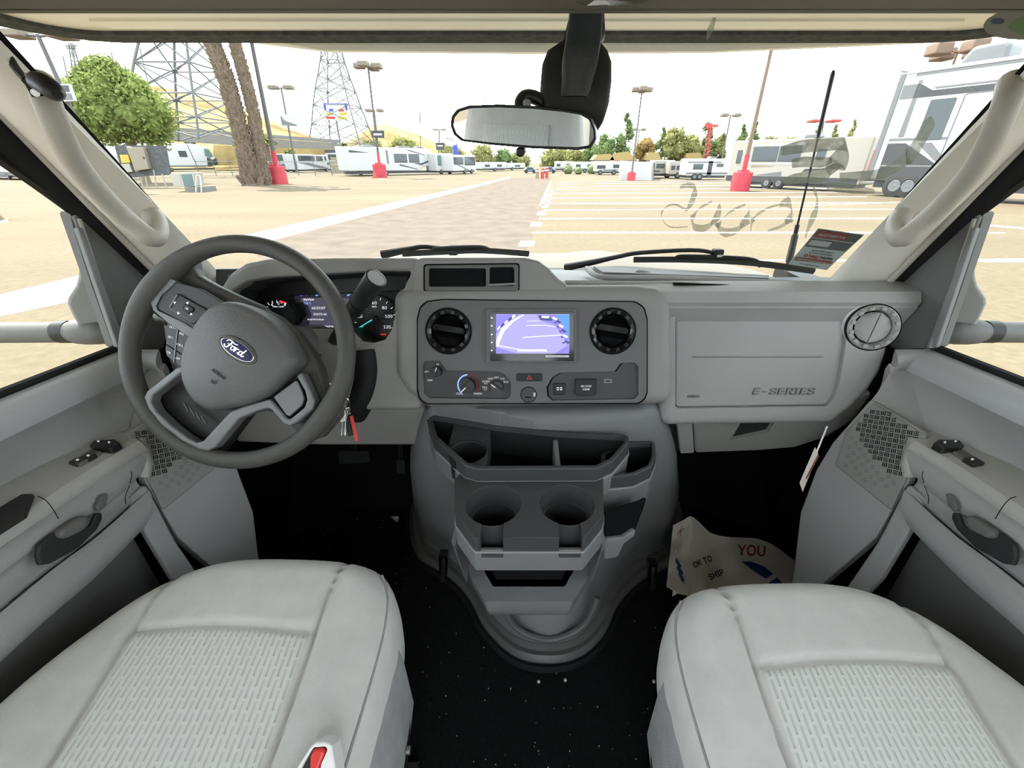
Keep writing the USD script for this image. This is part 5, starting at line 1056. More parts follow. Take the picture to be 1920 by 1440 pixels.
# ================================================================== crumpled paper floor mat
pm = thing('paper_mat', 'crumpled white paper floor mat with red and blue print in the passenger footwell', 'paper mat', at_d(1390, 1090, 1.22))
edge_top = [(1262, 985), (1283, 974), (1295, 968), (1308, 976), (1322, 990), (1335, 1000), (1360, 1006), (1390, 1008), (1420, 1010), (1450, 1022), (1478, 1042), (1498, 1058), (1508, 1075), (1522, 1110)]
et = spline([(u, v) for u, v in edge_top], 60); PMg = []
for j in range(60):
    row = []
    for i in range(24):
        b = i / 23; u = et[j, 0] + (-12 * b if j < 6 else 8 * b * (j / 59)); v = et[j, 1] + (min(1140, 1098 + j * 3) - et[j, 1]) * b
        d = 1.20 - .16 * b + .05 * ((j / 59) - .5) ** 2 + .02 * (meshkit.noise(np.array([j * .12, i * .16, 3.0])) - .5) - .015 * abs(((j * .05 + i * .08) % 1) - .5)
        row.append(at_d(u, v, d))
    PMg.append(row)
PMg = np.array(PMg)
SHEET = grid_solid(PMg[:, ::-1], .002); sheet = pm.part('sheet', SHEET, 'paper', 25)
def pm_at(u, v):
    o = ray(u, v); r = None
    cc_ = PMg.reshape(-1, 3); uv = np.column_stack([UC + FPX * cc_[:, 0] / (cc_[:, 1] * CP - cc_[:, 2] * SP), 720 - FPX * (cc_[:, 1] * SP + cc_[:, 2] * CP) / (cc_[:, 1] * CP - cc_[:, 2] * SP)])
    k = np.argsort(((uv - (u, v)) ** 2).sum(1))[:6]; d = (cc_[k, 1] * CP - cc_[k, 2] * SP).min()
    return d
def pprint(s_, u, v, hpx, rot, m_, wk=1.0, bold=True):
    d = pm_at(u, v); k = d / FPX; pl = Plane(at_d(u, v, d), (0, -CP, SP)); mm = meshkit.text_mesh(s_, hpx * k, .0006, bold); mm.vertices[:, 0] *= wk
    q = mm.vertices.copy(); q[:, :2] -= (mm.bounds[0, :2] + mm.bounds[1, :2]) / 2; c, s2 = math.cos(rot), math.sin(rot)
    lay(pl.to3(np.stack([c * q[:, 0] - s2 * q[:, 1], s2 * q[:, 0] + c * q[:, 1]], 1)), q[:, 2], mm.faces, m_)
def lay(pts, zz, faces, m_):
    """lays each vertex onto the crumpled sheet"""
    A_, B_, C_ = (SHEET.vertices[SHEET.faces[:, k]] for k in range(3)); e1, e2 = B_ - A_, C_ - A_; out = []
    for p, z_ in zip(pts, zz):
        r = p / (p[1] * CP - p[2] * SP); h = np.cross(r, e2); d = (e1 * h).sum(1); d = np.where(np.abs(d) < 1e-15, 1e-15, d); uu = -(A_ * h).sum(1) / d; q = np.cross(-A_, e1); vv = (q @ r) / d; t = (e2 * q).sum(1) / d
        k = (uu >= 0) & (vv >= 0) & (uu + vv <= 1) & (t > .1); out.append(r * ((t[k].min() if k.any() else np.linalg.norm(p) / np.linalg.norm(r)) - .0012 - z_))
    sheet.part('print', trimesh.Trimesh(np.array(out), faces, process=False), m_, False)
pprint('YOU', 1409, 1032, 19, -.05, 'paper_red', .95); pprint('K', 1277, 997, 18, -.5, 'paper_red', .5, False); pprint('OK TO', 1317, 1053, 11, .38, 'print_black', .8); pprint('SHIP', 1343, 1077, 11, .42, 'print_black', .8)
def pblob(pts, m_):
    u, v = np.mean(pts, 0); d = pm_at(u, v); pl = Plane(at_d(u, v, d), (0, -CP, SP)); t_ = panel(pl, pts, .0006, 0, .001, 0); t_ = t_.subdivide().subdivide(); lay(t_.vertices, (t_.vertices - pl.p0) @ pl.n + .0006, t_.faces, m_)
pblob([(1391, 1053), (1408, 1053), (1432, 1062), (1450, 1076), (1436, 1085), (1410, 1068)], 'paper_blue'); pblob([(1443, 1092), (1457, 1083), (1470, 1096), (1440, 1096)], 'paper_blue')
sd2 = pm.part('folded_edge', quad(at_d(1268, 1030, 1.14), at_d(1292, 1100, 1.07), at_d(1262, 1118, 1.09), at_d(1266, 1040, 1.16), .002), 'print_white')
for k in range(4): sd2.part('print', quad(at_d(1268 + k * 3.2, 1045 + k * 13, 1.117 - k * .012), at_d(1278 + k * 3.2, 1062 + k * 13, 1.10 - k * .012), at_d(1274 + k * 2.4, 1066 + k * 13, 1.10 - k * .012), at_d(1266 + k * 2.6, 1052 + k * 13, 1.117 - k * .012), .0006), 'paper_blue', False)

# ================================================================== pedals
pd_ = thing('brake_pedal', 'wide dark brake pedal under the steering column', 'pedal', at_d(662, 870, 1.25))
PD = Plane(at_d(662, 856, 1.22), (0, -.8, .6))
pd_.part('pad', panel(PD, [(632, 844), (690, 844), (694, 868), (634, 872)], .02, .004, .008), 'rubber'); pd_.part('arm', rod(at_d(664, 856, 1.24), at_d(660, 790, 1.30), .01), 'black_satin')
ap = thing('accelerator_pedal', 'narrow dark accelerator pedal beside the engine cover', 'pedal', at_d(750, 890, 1.25))
AP = Plane(at_d(750, 876, 1.22), (0, -.8, .6))
ap.part('pad', panel(AP, [(742, 862), (759, 862), (760, 889), (743, 889)], .015, .003, .004), 'rubber'); ap.part('arm', rod(at_d(751, 872, 1.235), at_d(752, 800, 1.32), .007), 'black_satin')

# ================================================================== outside parts of the van
hd = thing('van_hood', 'pale bonnet edge and dark cowl of the van beyond the windscreen', 'bonnet', (0, 1.6, -.4))
X_, Y_ = np.meshgrid(np.linspace(-.85, .85, 40), np.linspace(1.12, 2.1, 24), indexing='ij')
Zh = -.285 - .10 * ((Y_ - 1.12) / .9) ** 2 - .05 * (X_ / .85) ** 4 + .012 * np.exp(-((np.abs(X_ - .03) - .26) / .09) ** 2) * np.clip((Y_ - 1.15) / .3, 0, 1)
hd.part('bonnet', grid_solid(np.dstack([X_, Y_, Zh]), .01, (0, 0, 1)), 'hood_paint', True)
cw = np.array([[(x, wsp(np.clip(x, -.7, .7), -.26) + dy, -.275 + dz) for x in np.linspace(-.72, .72, 30)] for dy, dz in ((-.005, -.01), (.03, .0), (.09, -.008), (.14, -.02))])
hd.part('cowl', grid_solid(cw, .01, (0, 0, 1)), 'black_satin')
def wiper(label, arm, blade, base_uv):
    w = thing('windscreen_wiper', label, 'wiper', at_ws(*base_uv, -.02), 'wipers at the foot of the windscreen')
    f = lambda pts, o: spline([at_ws(u, v, o) for u, v in pts], 24)
    w.part('arm', tube(f(arm, -.045), np.interp(np.arange(24), [0, 8, 23], [.011, .006, .0045]), 8), 'black_satin')
    w.part('blade', sweep(f(blade, -.022), [(-.003, -.009), (.003, -.009), (.0045, .004), (-.0045, .004)], (0, -.6, .8)), 'black_plastic')
    w.part('blade_spine', tube(f([(blade[0][0] * .75 + blade[-1][0] * .25, blade[0][1] * .75 + blade[-1][1] * .25 - 4)] + [(u, v - 5) for u, v in blade[1:-1]] + [(blade[0][0] * .3 + blade[-1][0] * .7, blade[0][1] * .3 + blade[-1][1] * .7 - 3)], -.032), .006, 8), 'black_satin')
    w.part('clip', bx(*(at_ws(*arm[-1], -.05) - .012), *(at_ws(*arm[-1], -.05) + .012), .004), 'black_satin').part('reflex', bx(*(at_ws(arm[-1][0] + 6, arm[-1][1] + 4, -.03) - [.008, .001, .0025]), *(at_ws(arm[-1][0] + 6, arm[-1][1] + 4, -.03) + [.008, .001, .0025])), 'white')
wiper('black wiper lying low in front of the driver and dash pod', [(716, 478), (760, 469), (790, 463), (820, 465), (850, 469)], [(754, 475), (820, 472), (900, 469), (992, 475)], (716, 478))
wiper('black wiper sweeping right across the foot of the windscreen on the passenger side', [(1060, 502), (1110, 492), (1160, 481), (1200, 474), (1300, 469), (1345, 476)], [(1188, 486), (1280, 486), (1400, 491), (1528, 507)], (1060, 502))
an_ = thing('whip_antenna', 'thin black whip antenna standing on the right front wing', 'antenna', at_y(1472, 522, 1.33))
a0_, a1_ = at_y(1472, 522, 1.33), at_y(1563, 132, 1.33)
an_.part('mast', tube(np.array([a0_ + (a1_ - a0_) * t_ for t_ in (0, .3, .302, 1)]), [.0062, .0062, .0032, .0024], 8), 'black_satin')
an_.part('spring', tube(np.array([a0_ + (a1_ - a0_) * t_ for t_ in (.08, .1, .24, .26)]), [.005, .0105, .0095, .005], 10), 'console_dark')
an_.part('tip', tube(np.array([a0_ + (a1_ - a0_) * t_ for t_ in (.72, .74, .985, 1.0)]), [.003, .0052, .0055, .003], 8), 'black_plastic')
for s in (-1, 1):
    fx = flipx if s < 0 else (lambda m: m); nm = ('driver', 'left') if s < 0 else ('passenger', 'right')
    m_ = thing('door_mirror', f'black door mirror arm reaching out from the {nm[0]} door past the side window', 'door mirror', (s * .9, .78, -.32), 'exterior mirrors')
    MB = plane3(at_x(1800, 640, .85), at_x(1850, 560, .87), at_x(1780, 640, .83))
    MB = Plane(at_x(1800, 600, .90), (-.55, -.83, .05), (.83, -.55, 0))
    m_.part('bracket', fx(panel(MB, [(1738, 655), (1790, 520), (1826, 470), (1830, 520), (1834, 535), (1850, 560), (1851, 570), (1842, 590), (1830, 612), (1812, 640), (1790, 645)], .05, .006, .005, 0)), 'dash_grey')
    q = at_x(1815, 622, .93)
    m_.part('arm_sleeve', fx(tube([q + (-.045, .0, -.006), q + (-.03, 0, -.003), q + (.0, 0, 0), q + (.02, 0, 0)], [.014, .024, .027, .0255], 16)), 'door_dark')
    m_.part('arm', fx(tube([q, q + (.08, -.004, 0), q + (.40, -.01, .0)], [.022, .0215, .021], 16)), 'door_dark')
    m_.part('arm_collar', fx(tube([q + (.03, 0, 0), q + (.055, -.001, 0)], [.0235, .0235], 16)), 'black_satin')
    m_.part('head', fx(bx(*(q + (.38, -.06, -.05)), *(q + (.62, .06, .42)), .04)), 'black_satin')
# ================================================================== outside: the car park
nodes('asphalt', {'g': ('geometry', {}), 's': ('mapping', dict(scale=(.12, .5, 1))), 'n': ('noise_texture', dict(scale=.5, detail=6.0)), 'n2': ('noise_texture', dict(scale=7.0, detail=5.0, roughness=.65)), 'n3': ('noise_texture', dict(scale=.07, detail=3.0)),
                  'r': ('rgb_ramp', dict(ramp=[(.3, (.100, .082, .052)), (.5, (.115, .095, .062)), (.7, (.128, .107, .073))])), 'r2': ('rgb_ramp', dict(ramp=[(.35, (.86, .86, .86)), (.65, (1.08, 1.08, 1.08))])), 'r3': ('rgb_ramp', dict(ramp=[(.4, (1, .97, .92)), (.6, (.98, .92, .90))])),
                  'm': ('mix', dict(mix_type='multiply', fac=1.0)), 'm2': ('mix', dict(mix_type='multiply', fac=1.0)), 'p': ('principled_bsdf', dict(roughness=.95, specular_ior_level=.2))},
      [('g.position', 's.vector'), ('s.vector', 'n.vector'), ('g.position', 'n2.vector'), ('g.position', 'n3.vector'), ('n.fac', 'r.fac'), ('n2.fac', 'r2.fac'), ('n3.fac', 'r3.fac'), ('r.color', 'm.color1'), ('r2.color', 'm.color2'), ('m.color', 'm2.color1'), ('r3.color', 'm2.color2'), ('m2.color', 'p.base_color')], 'p.BSDF')
mat('lane', (.112, .092, .074), 1.0, var=.14, vscale=1.5, spec=.05)
mat('line_paint', (.36, .35, .33), .9, var=.05, vscale=8, spec=.1)
mat('worn_paint', (.58, .53, .45), .85, var=.12, vscale=3)
gd_ = thing('ground', 'sunlit pale asphalt of the car park stretching to the trees', 'ground', (0, 60, -H), kind='structure')
gd_.part('asphalt', bx(-500, -60, -H - .3, 500, 520, -H), 'asphalt', False)
GP = Plane((0, 0, -H), (0, 0, 1))
def gpoly(pts, lift=.004, t=.004): return slab(GP, Polygon([G(u, v)[:2] for u, v in pts]), t, 0, lift)
gd_.part('drive_lane', gpoly([(480, 462), (700, 398), (955, 333), (1033, 333), (1000, 440), (985, 470), (960, 520), (900, 560), (500, 560)], .002), 'lane', False)
gd_.part('lane_line', cat(gpoly([(-40, 562), (160, 514), (160, 560), (-40, 602)]), gpoly([(450, 443), (480, 436), (957, 331.5), (957, 334), (530, 446), (480, 458), (300, 505), (300, 486)])), 'line_paint', False)
for v, w in ((487, 3.6), (436, 3.0), (410, 2.6), (393.5, 2.0), (382, 1.6), (371.5, 1.5), (363, 1.2), (356, 1.0), (350, .9), (345, .8), (341, .7)):
    uL = 1048 - (v - 337) * .52; gd_.part('parking_line', gpoly([(uL, v - w / 2), (1500 + (v - 340) * 4, v - w / 2 + (v - 420) * .05), (1500 + (v - 340) * 4, v + w / 2 + (v - 420) * .05), (uL, v + w / 2)]), 'line_paint', False)
for v in (457, 421, 400, 386.5, 376, 367, 359): uL = 1046 - (v - 337) * .52; q = (v - 300) * .035; gd_.part('parking_mark', gpoly([(uL - (v - 330) * .06, v - q), (uL + (v - 330) * .16, v - q), (uL + (v - 330) * .14, v + q), (uL - (v - 330) * .1, v + q)], .004), 'line_paint', False)
gd_.part('parking_line', gpoly([(1031, 340), (1035, 340), (1020, 385), (1010, 385)]), 'line_paint', False)
gd_.part('parking_line', gpoly([(1500, 385), (1700, 378), (1700, 379.5), (1500, 387)], .005), 'line_paint', False)
gd_.part('parking_line', gpoly([(1820, 418), (1960, 430), (1960, 434), (1820, 421)], .005), 'line_paint', False); gd_.part('parking_line', gpoly([(1820, 486), (1960, 484), (1960, 489), (1820, 490)], .005), 'line_paint', False)
# ------------------------------------------------------------------ materials outside
mat('pole_grey', (.085, .08, .08), .6)
mat('pole_rust', (.16, .105, .075), .7)
mat('lamp_head', (.16, .13, .10), .6)
mat('base_red', (.36, .03, .045), .6, var=.12, vscale=2)
mat('sign_red', (.38, .045, .035), .6)
mat('lattice', (.11, .115, .12), .7)
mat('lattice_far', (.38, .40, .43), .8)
mat('bark', (.13, .10, .075), .95, var=.35, vscale=6)
mat('frond_stub', (.19, .145, .105), .95, var=.3, vscale=9)
mat('trunk_brown', (.20, .15, .11), .95)
for nm_, c_ in (('leaf_bright', (.19, .23, .075)), ('leaf_green', (.15, .20, .085)), ('leaf_olive', (.24, .24, .10)), ('leaf_dry', (.30, .215, .09)), ('leaf_dark', (.13, .20, .09))):
    nodes(nm_, {'i': ('geometry', {}), 'n': ('noise_texture', dict(scale=1.2, detail=2.0)), 'r': ('rgb_ramp', dict(ramp=[(.3, tuple(np.array(c_) * .75)), (.7, tuple(np.array(c_) * 1.3))])), 'd': ('diffuse_bsdf', {}), 't': ('translucent_bsdf', {}), 'm': ('mix_closure', dict(fac=.35))},
          [('i.position', 'n.vector'), ('n.fac', 'r.fac'), ('r.color', 'd.color'), ('r.color', 't.color'), ('d.BSDF', 'm.closure1'), ('t.BSDF', 'm.closure2')], 'm.closure')
nodes('dry_hill', {'g': ('geometry', {}), 'n': ('noise_texture', dict(scale=.06, detail=8.0, roughness=.62)), 'n2': ('noise_texture', dict(scale=.35, detail=4.0)), 'r': ('rgb_ramp', dict(ramp=[(.35, (.12, .075, .035)), (.46, (.21, .15, .065)), (.60, (.29, .22, .105)), (.75, (.17, .125, .055))])),
                   'r2': ('rgb_ramp', dict(ramp=[(.35, (.75, .72, .62)), (.6, (1.1, 1.1, 1.05))])), 'm': ('mix', dict(mix_type='multiply', fac=1.0)), 'p': ('principled_bsdf', dict(roughness=1.0, specular_ior_level=.1))},
      [('g.position', 'n.vector'), ('g.position', 'n2.vector'), ('n.fac', 'r.fac'), ('n2.fac', 'r2.fac'), ('r.color', 'm.color1'), ('r2.color', 'm.color2'), ('m.color', 'p.base_color')], 'p.BSDF')
mat('concrete', (.15, .142, .13), .9, var=.08, vscale=.6)
mat('rv_white', (.40, .40, .40), .35)
mat('rv_cream', (.30, .28, .245), .4)
mat('rv_grey', (.12, .125, .13), .45)
mat('rv_dark', (.04, .042, .045), .4)
mat('rv_tan', (.22, .17, .11), .5)
mat('rv_window', (.05, .06, .065), .08)
mat('rv_window_teal', (.10, .15, .145), .1)
mat('tyre', (.03, .03, .03), .8)
mat('roof_tile', (.30, .22, .09), .9)
mat('beige_box', (.22, .19, .145), .6)
mat('board_grey', (.07, .072, .075), .8, var=.3, vscale=6)
mat('sign_blue', (.04, .06, .35), .5)
mat('sign_yellow', (.40, .31, .04), .5)
mat('car_blue', (.10, .14, .22), .3)
mat('bush_green', (.10, .13, .05), .95, var=.3, vscale=6)
def zat(u, v, y): return at_y(u, v, y)[2]
# ---- hills
def ridge(name, label, pts, y0, depth, base_v=322, amp=2.0, seed=0):
    top = spline(pts, 70); g = []
    for j, (u, v) in enumerate(top):
        row = []
        for i in range(22):
            f = i / 21
            if f < .7: k = f / .7; y = y0 - depth * (1 - k); P1 = at_y(u, v, y0); x = P1[0] * (y / y0) ** .3; z = -H + (P1[2] + H) * (3 * k * k - 2 * k ** 3) ** .8
            else: k = (f - .7) / .3; P1 = at_y(u, v, y0); y = y0 + depth * k * 1.5; x = P1[0]; z = P1[2] - (P1[2] + H) * k ** 1.5
            n_ = meshkit.fbm(np.array([x * .05, y * .05, seed]), 4, seed) - .5
            row.append((x, y + n_ * amp * 4, z + n_ * amp * 2 * min(f * 3, 1) * (1 - abs(f - .7) if f > .6 else 1)))
        g.append(row)
    return single(name, grid_solid(np.array(g), 1.0, (0, 0, 1)), 'dry_hill', label, 'hill', smooth=60)
ridge('dry_hill', 'long golden grass hill behind the big leafy tree on the left', [(-260, 128), (-100, 122), (0, 118), (60, 130), (110, 143), (170, 156), (290, 163), (335, 172), (400, 186), (450, 202), (520, 232), (580, 254), (640, 276), (700, 300)], 170, 60, seed=1)
ridge('dry_hill', 'dry golden hill rising behind the white fifth wheel trailer', [(640, 300), (665, 268), (690, 246), (715, 234), (745, 242), (775, 252), (810, 266), (850, 280), (890, 295), (930, 308)], 260, 80, seed=5)
# ---- concrete viaduct
wl = thing('viaduct', 'long grey concrete freeway viaduct crossing in front of the left hill', 'viaduct', G(470, 322), kind=None)
va = [at_y(u, v, y) for u, v, y in ((90, 222, 110), (320, 250, 115), (470, 261, 120), (640, 273, 126))]
wl.part('deck', sweep(va, [(-1, -1.6), (1, -1.6), (1, .4), (-1, .4)]), 'concrete'); wl.part('rail', sweep([q + (0, 0, .9) for q in va], [(-.1, -.4), (.1, -.4), (.1, .4), (-.1, .4)]), 'concrete')
for k in range(6): q = np.array([np.interp(k / 5, np.linspace(0, 1, 4), [p_[i] for p_ in va]) for i in range(3)]); wl.part('pier', bx(q[0] - .8, q[1] - .8, -H, q[0] + .8, q[1] + .8, q[2] - 1), 'concrete')
bw = single('bushy_slope', ridge and [bx(*(at_y(u, v, 112) - [9, 2, 0]), *(at_y(u, v, 112) + [9, 2, 0.01])) for u, v in ()] or [tm(*(lambda q: (q.vertices, q.faces))(hull(np.vstack([at_y(u, v, 108) for u, v in ((640, 281), (400, 272), (400, 310), (640, 312))] + [at_y(u, v, 112) for u, v in ((640, 281), (400, 272), (400, 310), (640, 312))]))))], 'dry_hill', 'low dry grass bank under the viaduct behind the coaches', 'bank')
# ---- trees
def leafy(name, label, u, vt, vb, wpx, y, tone, n=900, group=None, tall=False, seed=0, leaf=None):
    r_ = np.random.default_rng(seed + int(u)); b_ = at_y(u, vb, y); t_ = at_y(u, vt, y); s_ = y / FPX * .93; hgt = t_[2] - b_[2]; w_ = wpx * s_ / 2
    tr = thing(name, label, 'tree', (b_[0], b_[1], -H), group)
    nc = 14 if n < 3000 else 70; cs = []
    for k in range(nc):
        f = (k + .5) / nc; rad = w_ * (math.sin(math.pi * min(f * (.9 if tall else .97) + (.12 if tall else .03), 1)) ** (.8 if tall else .6)) * (1 - (.45 * f if tall else 0)); a_ = r_.uniform(0, 6.28)
        a_ = a_ if n < 3000 else k * 2.39996; rad = rad if n < 3000 else w_ * np.interp(f, [0, .15, .4, .7, 1], [.70, .90, 1.0, .72, .15]) * r_.uniform(.85, 1.1); cs.append((np.array([b_[0] + rad * (.55 if n < 3000 else .72) * math.cos(a_), y + rad * .55 * math.sin(a_), b_[2] + hgt * (.06 + .86 * f)]), max(rad * (.62 if n < 3000 else .30), w_ * .16)))
    per = n // nc; V, Fs = [], []; L_ = leaf or max(w_ * .11, .12)
    for c_, rr in cs:
        d_ = r_.normal(size=(per, 3)); d_ /= np.linalg.norm(d_, axis=1, keepdims=True); p_ = c_ + d_ * rr * r_.uniform(.6, 1.25 if n > 3000 else 1.08, (per, 1)) * [1, 1, 1.15]
        a1 = r_.normal(size=(per, 3)) + d_ * .4; a1 /= np.linalg.norm(a1, axis=1, keepdims=True); a2 = np.cross(a1, d_ + r_.normal(size=(per, 3)) * .4); a2 /= np.maximum(np.linalg.norm(a2, axis=1, keepdims=True), 1e-6)
        o = len(V) and sum(len(x) for x in V); V.append(np.stack([p_ - a1 * L_, p_ + a2 * L_ * .55, p_ + a1 * L_, p_ - a2 * L_ * .55], 1).reshape(-1, 3)); Fs.append(np.arange(per * 4).reshape(-1, 4) + (o or 0))
    for c_, rr in cs:
        m_ = trimesh.creation.icosphere(2, 1.0); m_.vertices = c_ + m_.vertices * (rr * (.45 + .40 * meshkit.noise(m_.vertices * 2.5 + c_ * .7))[:, None]) * [1, 1, 1.1]
        V.append(m_.vertices); Fs.append(np.column_stack([m_.faces, m_.faces[:, 2]]) + sum(len(x) for x in V[:-1]))
    tr.part('foliage', tm(np.vstack(V), np.vstack(Fs)), tone, False, kind='stuff')
    tr.part('trunk', tube([(b_[0], y, -H), (b_[0], y, b_[2]), (b_[0] + w_ * .1, y, b_[2] + hgt * .7)], [max(w_ * .1, .15), w_ * .08, w_ * .03], 7), 'trunk_brown')
    return tr
leafy('leafy_tree', 'big bright green leafy tree in front of the left hill', 243, 112, 262, 165, 46, 'leaf_bright', 14000, seed=3, leaf=.2)
ptone = {'g': 'leaf_green', 'b': 'leaf_bright', 'o': 'leaf_olive', 'd': 'leaf_dry', 'k': 'leaf_dark'}
for k, (u, vt, vb, w, y, t_, tall, lab) in enumerate([
    (1168, 205, 306, 40, 150, 'g', 1, 'tallest dark poplar standing right of the mirror'), (1134, 250, 306, 40, 150, 'g', 0, 'rounded green tree left of the tallest poplar'), (1206, 258, 306, 40, 150, 'd', 0, 'rusty leaved tree behind the small lamp post right of the poplar'),
    (1236, 234, 306, 30, 150, 'g', 1, 'slim green tree above the white canopy wall'), (1258, 238, 306, 52, 150, 'o', 0, 'broad olive tree behind the travel trailers'), (1288, 252, 306, 44, 150, 'o', 0, 'yellow green tree right of the broad olive tree'),
    (1322, 240, 306, 36, 150, 'g', 1, 'green tree tangled with the red sign mast'), (1345, 246, 306, 30, 150, 'o', 0, 'small olive tree right of the red sign mast'), (1382, 228, 300, 30, 140, 'g', 1, 'pointed green tree left of the leaning red based lamp post'),
    (1404, 222, 300, 26, 140, 'g', 1, 'pointed green tree touching the leaning red based lamp post'), (1440, 256, 300, 40, 140, 'o', 0, 'low olive tree above the cream fifth wheel'), (1518, 228, 300, 24, 130, 'g', 1, 'narrow green tree left of the whip antenna'),
    (1549, 228, 300, 26, 130, 'o', 1, 'narrow yellow green tree right of the whip antenna'), (1580, 217, 300, 26, 130, 'o', 1, 'narrow tree against the left edge of the big toy hauler'), (1480, 262, 300, 50, 130, 'o', 0, 'dry low tree above the middle of the cream fifth wheel'),
    (848, 270, 312, 50, 170, 'o', 0, 'olive tree beside the blue feather banner'), (905, 276, 312, 46, 170, 'o', 0, 'olive tree below the left end of the mirror'), (940, 283, 314, 40, 175, 'g', 0, 'green tree below the middle of the mirror'),
    (975, 288, 314, 36, 180, 'o', 0, 'small tree left of the far end of the drive'), (1042, 284, 314, 56, 180, 'o', 0, 'wide tree right of the far end of the drive'), (1082, 282, 312, 44, 170, 'o', 0, 'olive tree behind the clipped bushes'), (1110, 262, 312, 34, 165, 'g', 0, 'green tree behind the tan roofed house'),
    (760, 262, 312, 60, 190, 'o', 0, 'scrubby tree on the slope behind the fifth wheel'), (700, 264, 300, 40, 190, 'o', 0, 'scrubby tree left of the lamp with the dark sign'), (1060, 290, 314, 30, 185, 'd', 0, 'dry bush behind the parked cars')]):
    leafy('tree', lab, u, vt, vb, w, y, ptone[t_], 1300, 'trees beyond the car park', bool(tall), k)
def palm(label, path, w0, w1, y, seed):
    pts = spline([at_y(u, v, y) for u, v in path], 60); pts[0, 2] = -H - .1; rr = np.interp(np.linspace(0, 1, 60), [0, .05, .2, 1], [w0 * 1.7, w0 * 1.25, w0, w1]) * y / FPX * .5
    p_ = thing('palm_tree', label, 'palm tree', (pts[0, 0], pts[0, 1], -H)); p_.part('trunk', tube(pts, rr, 14), 'bark')
    r_ = np.random.default_rng(seed); hs = []; L = np.linalg.norm(np.diff(pts, axis=0), axis=1).sum()
    for k in range(1500):
        f = r_.uniform(0, 1) ** 1.0; i = min(int(f * 58), 58); c_ = pts[i] + (pts[i + 1] - pts[i]) * (f * 58 - i if f * 58 - i < 1 else 0); a_ = r_.uniform(0, 6.28); d_ = np.array([math.cos(a_), math.sin(a_), 0]); R_ = rr[i]; s2 = np.array([-d_[1], d_[0], 0]); k2 = R_ * .30
        b_ = c_ + d_ * R_ * .9; tp = c_ + d_ * R_ * (1.22 + .2 * r_.random()) + np.array([0, 0, R_ * (.5 + .4 * r_.random())])
        hs.append((np.array([b_ - s2 * k2, b_ + s2 * k2, tp + s2 * k2 * .3, tp - s2 * k2 * .3, c_ + d_ * R_ * .8 + np.array([0, 0, R_ * .5])]), np.array([[0, 1, 2], [0, 2, 3], [3, 2, 4], [0, 3, 4], [1, 4, 2]])))
    V = np.vstack([h[0] for h in hs]); F_ = np.vstack([h[1] + 5 * k for k, h in enumerate(hs)])
    p_.part('frond_stub', tm(V, F_), 'frond_stub', False, kind='stuff')
    tp = pts[-1]; fr = []
    for k in range(26):
        a_ = r_.uniform(0, 6.28); c_ = np.array([math.cos(a_), math.sin(a_), 0]); q = np.array([tp + c_ * t * 2.4 + np.array([0, 0, .9 * t - 1.5 * t * t * r_.uniform(.7, 1.4)]) * 1.2 for t in np.linspace(0, 1, 6)]); s2 = np.cross(c_, [0, 0, 1]) * .22; fr.append(grid_solid(np.stack([q - s2, q + s2], 1), .02))
    p_.part('crown', fr, 'leaf_green', False, kind='stuff')
palm('thicker left palm of a leaning pair, its trunk rough with old frond bases', [(478, 348), (466, 305), (448, 235), (425, 155), (400, 90), (372, 10), (350, -60)], 22, 17, 42, 1)
palm('thinner right palm of a leaning pair close to the dark red based pole', [(492, 347), (488, 290), (476, 215), (460, 150), (443, 92), (420, 15), (405, -50)], 16, 13, 42.6, 2)
def bushy_palm(label, u, v, w, y, seed):
    c_ = at_y(u, v, y); s_ = w * y / FPX / 2; r_ = np.random.default_rng(seed); fr = []
    p_ = thing('fan_palm', label, 'palm tree', (c_[0], c_[1], -H))
    for k in range(40):
        d_ = r_.normal(size=3); d_[2] = abs(d_[2]) * .9 - .3; d_ /= np.linalg.norm(d_); q = np.array([c_ + d_ * t * s_ - np.array([0, 0, .35 * s_ * t * t]) for t in np.linspace(0, 1, 4)]); s2 = np.cross(d_, [0, .3, 1]) * s_ * .12; fr.append(grid_solid(np.stack([q - s2, q + s2], 1), .03))
    p_.part('crown', fr, 'leaf_bright', False, kind='stuff'); p_.part('trunk', tube([(c_[0], c_[1], -H), (c_[0], c_[1], c_[2])], [.35, .25], 8), 'bark')
bushy_palm('bright fan palm right of the thinner leaning palm', 497, 262, 34, 75, 4); bushy_palm('small fan palm beside the foot of the second pylon', 640, 272, 20, 130, 5); bushy_palm('small fan palm low behind the left coach', 543, 284, 18, 90, 6)
bushy_palm('tall palm inside the red sign mast', 1330, 236, 20, 140, 7)
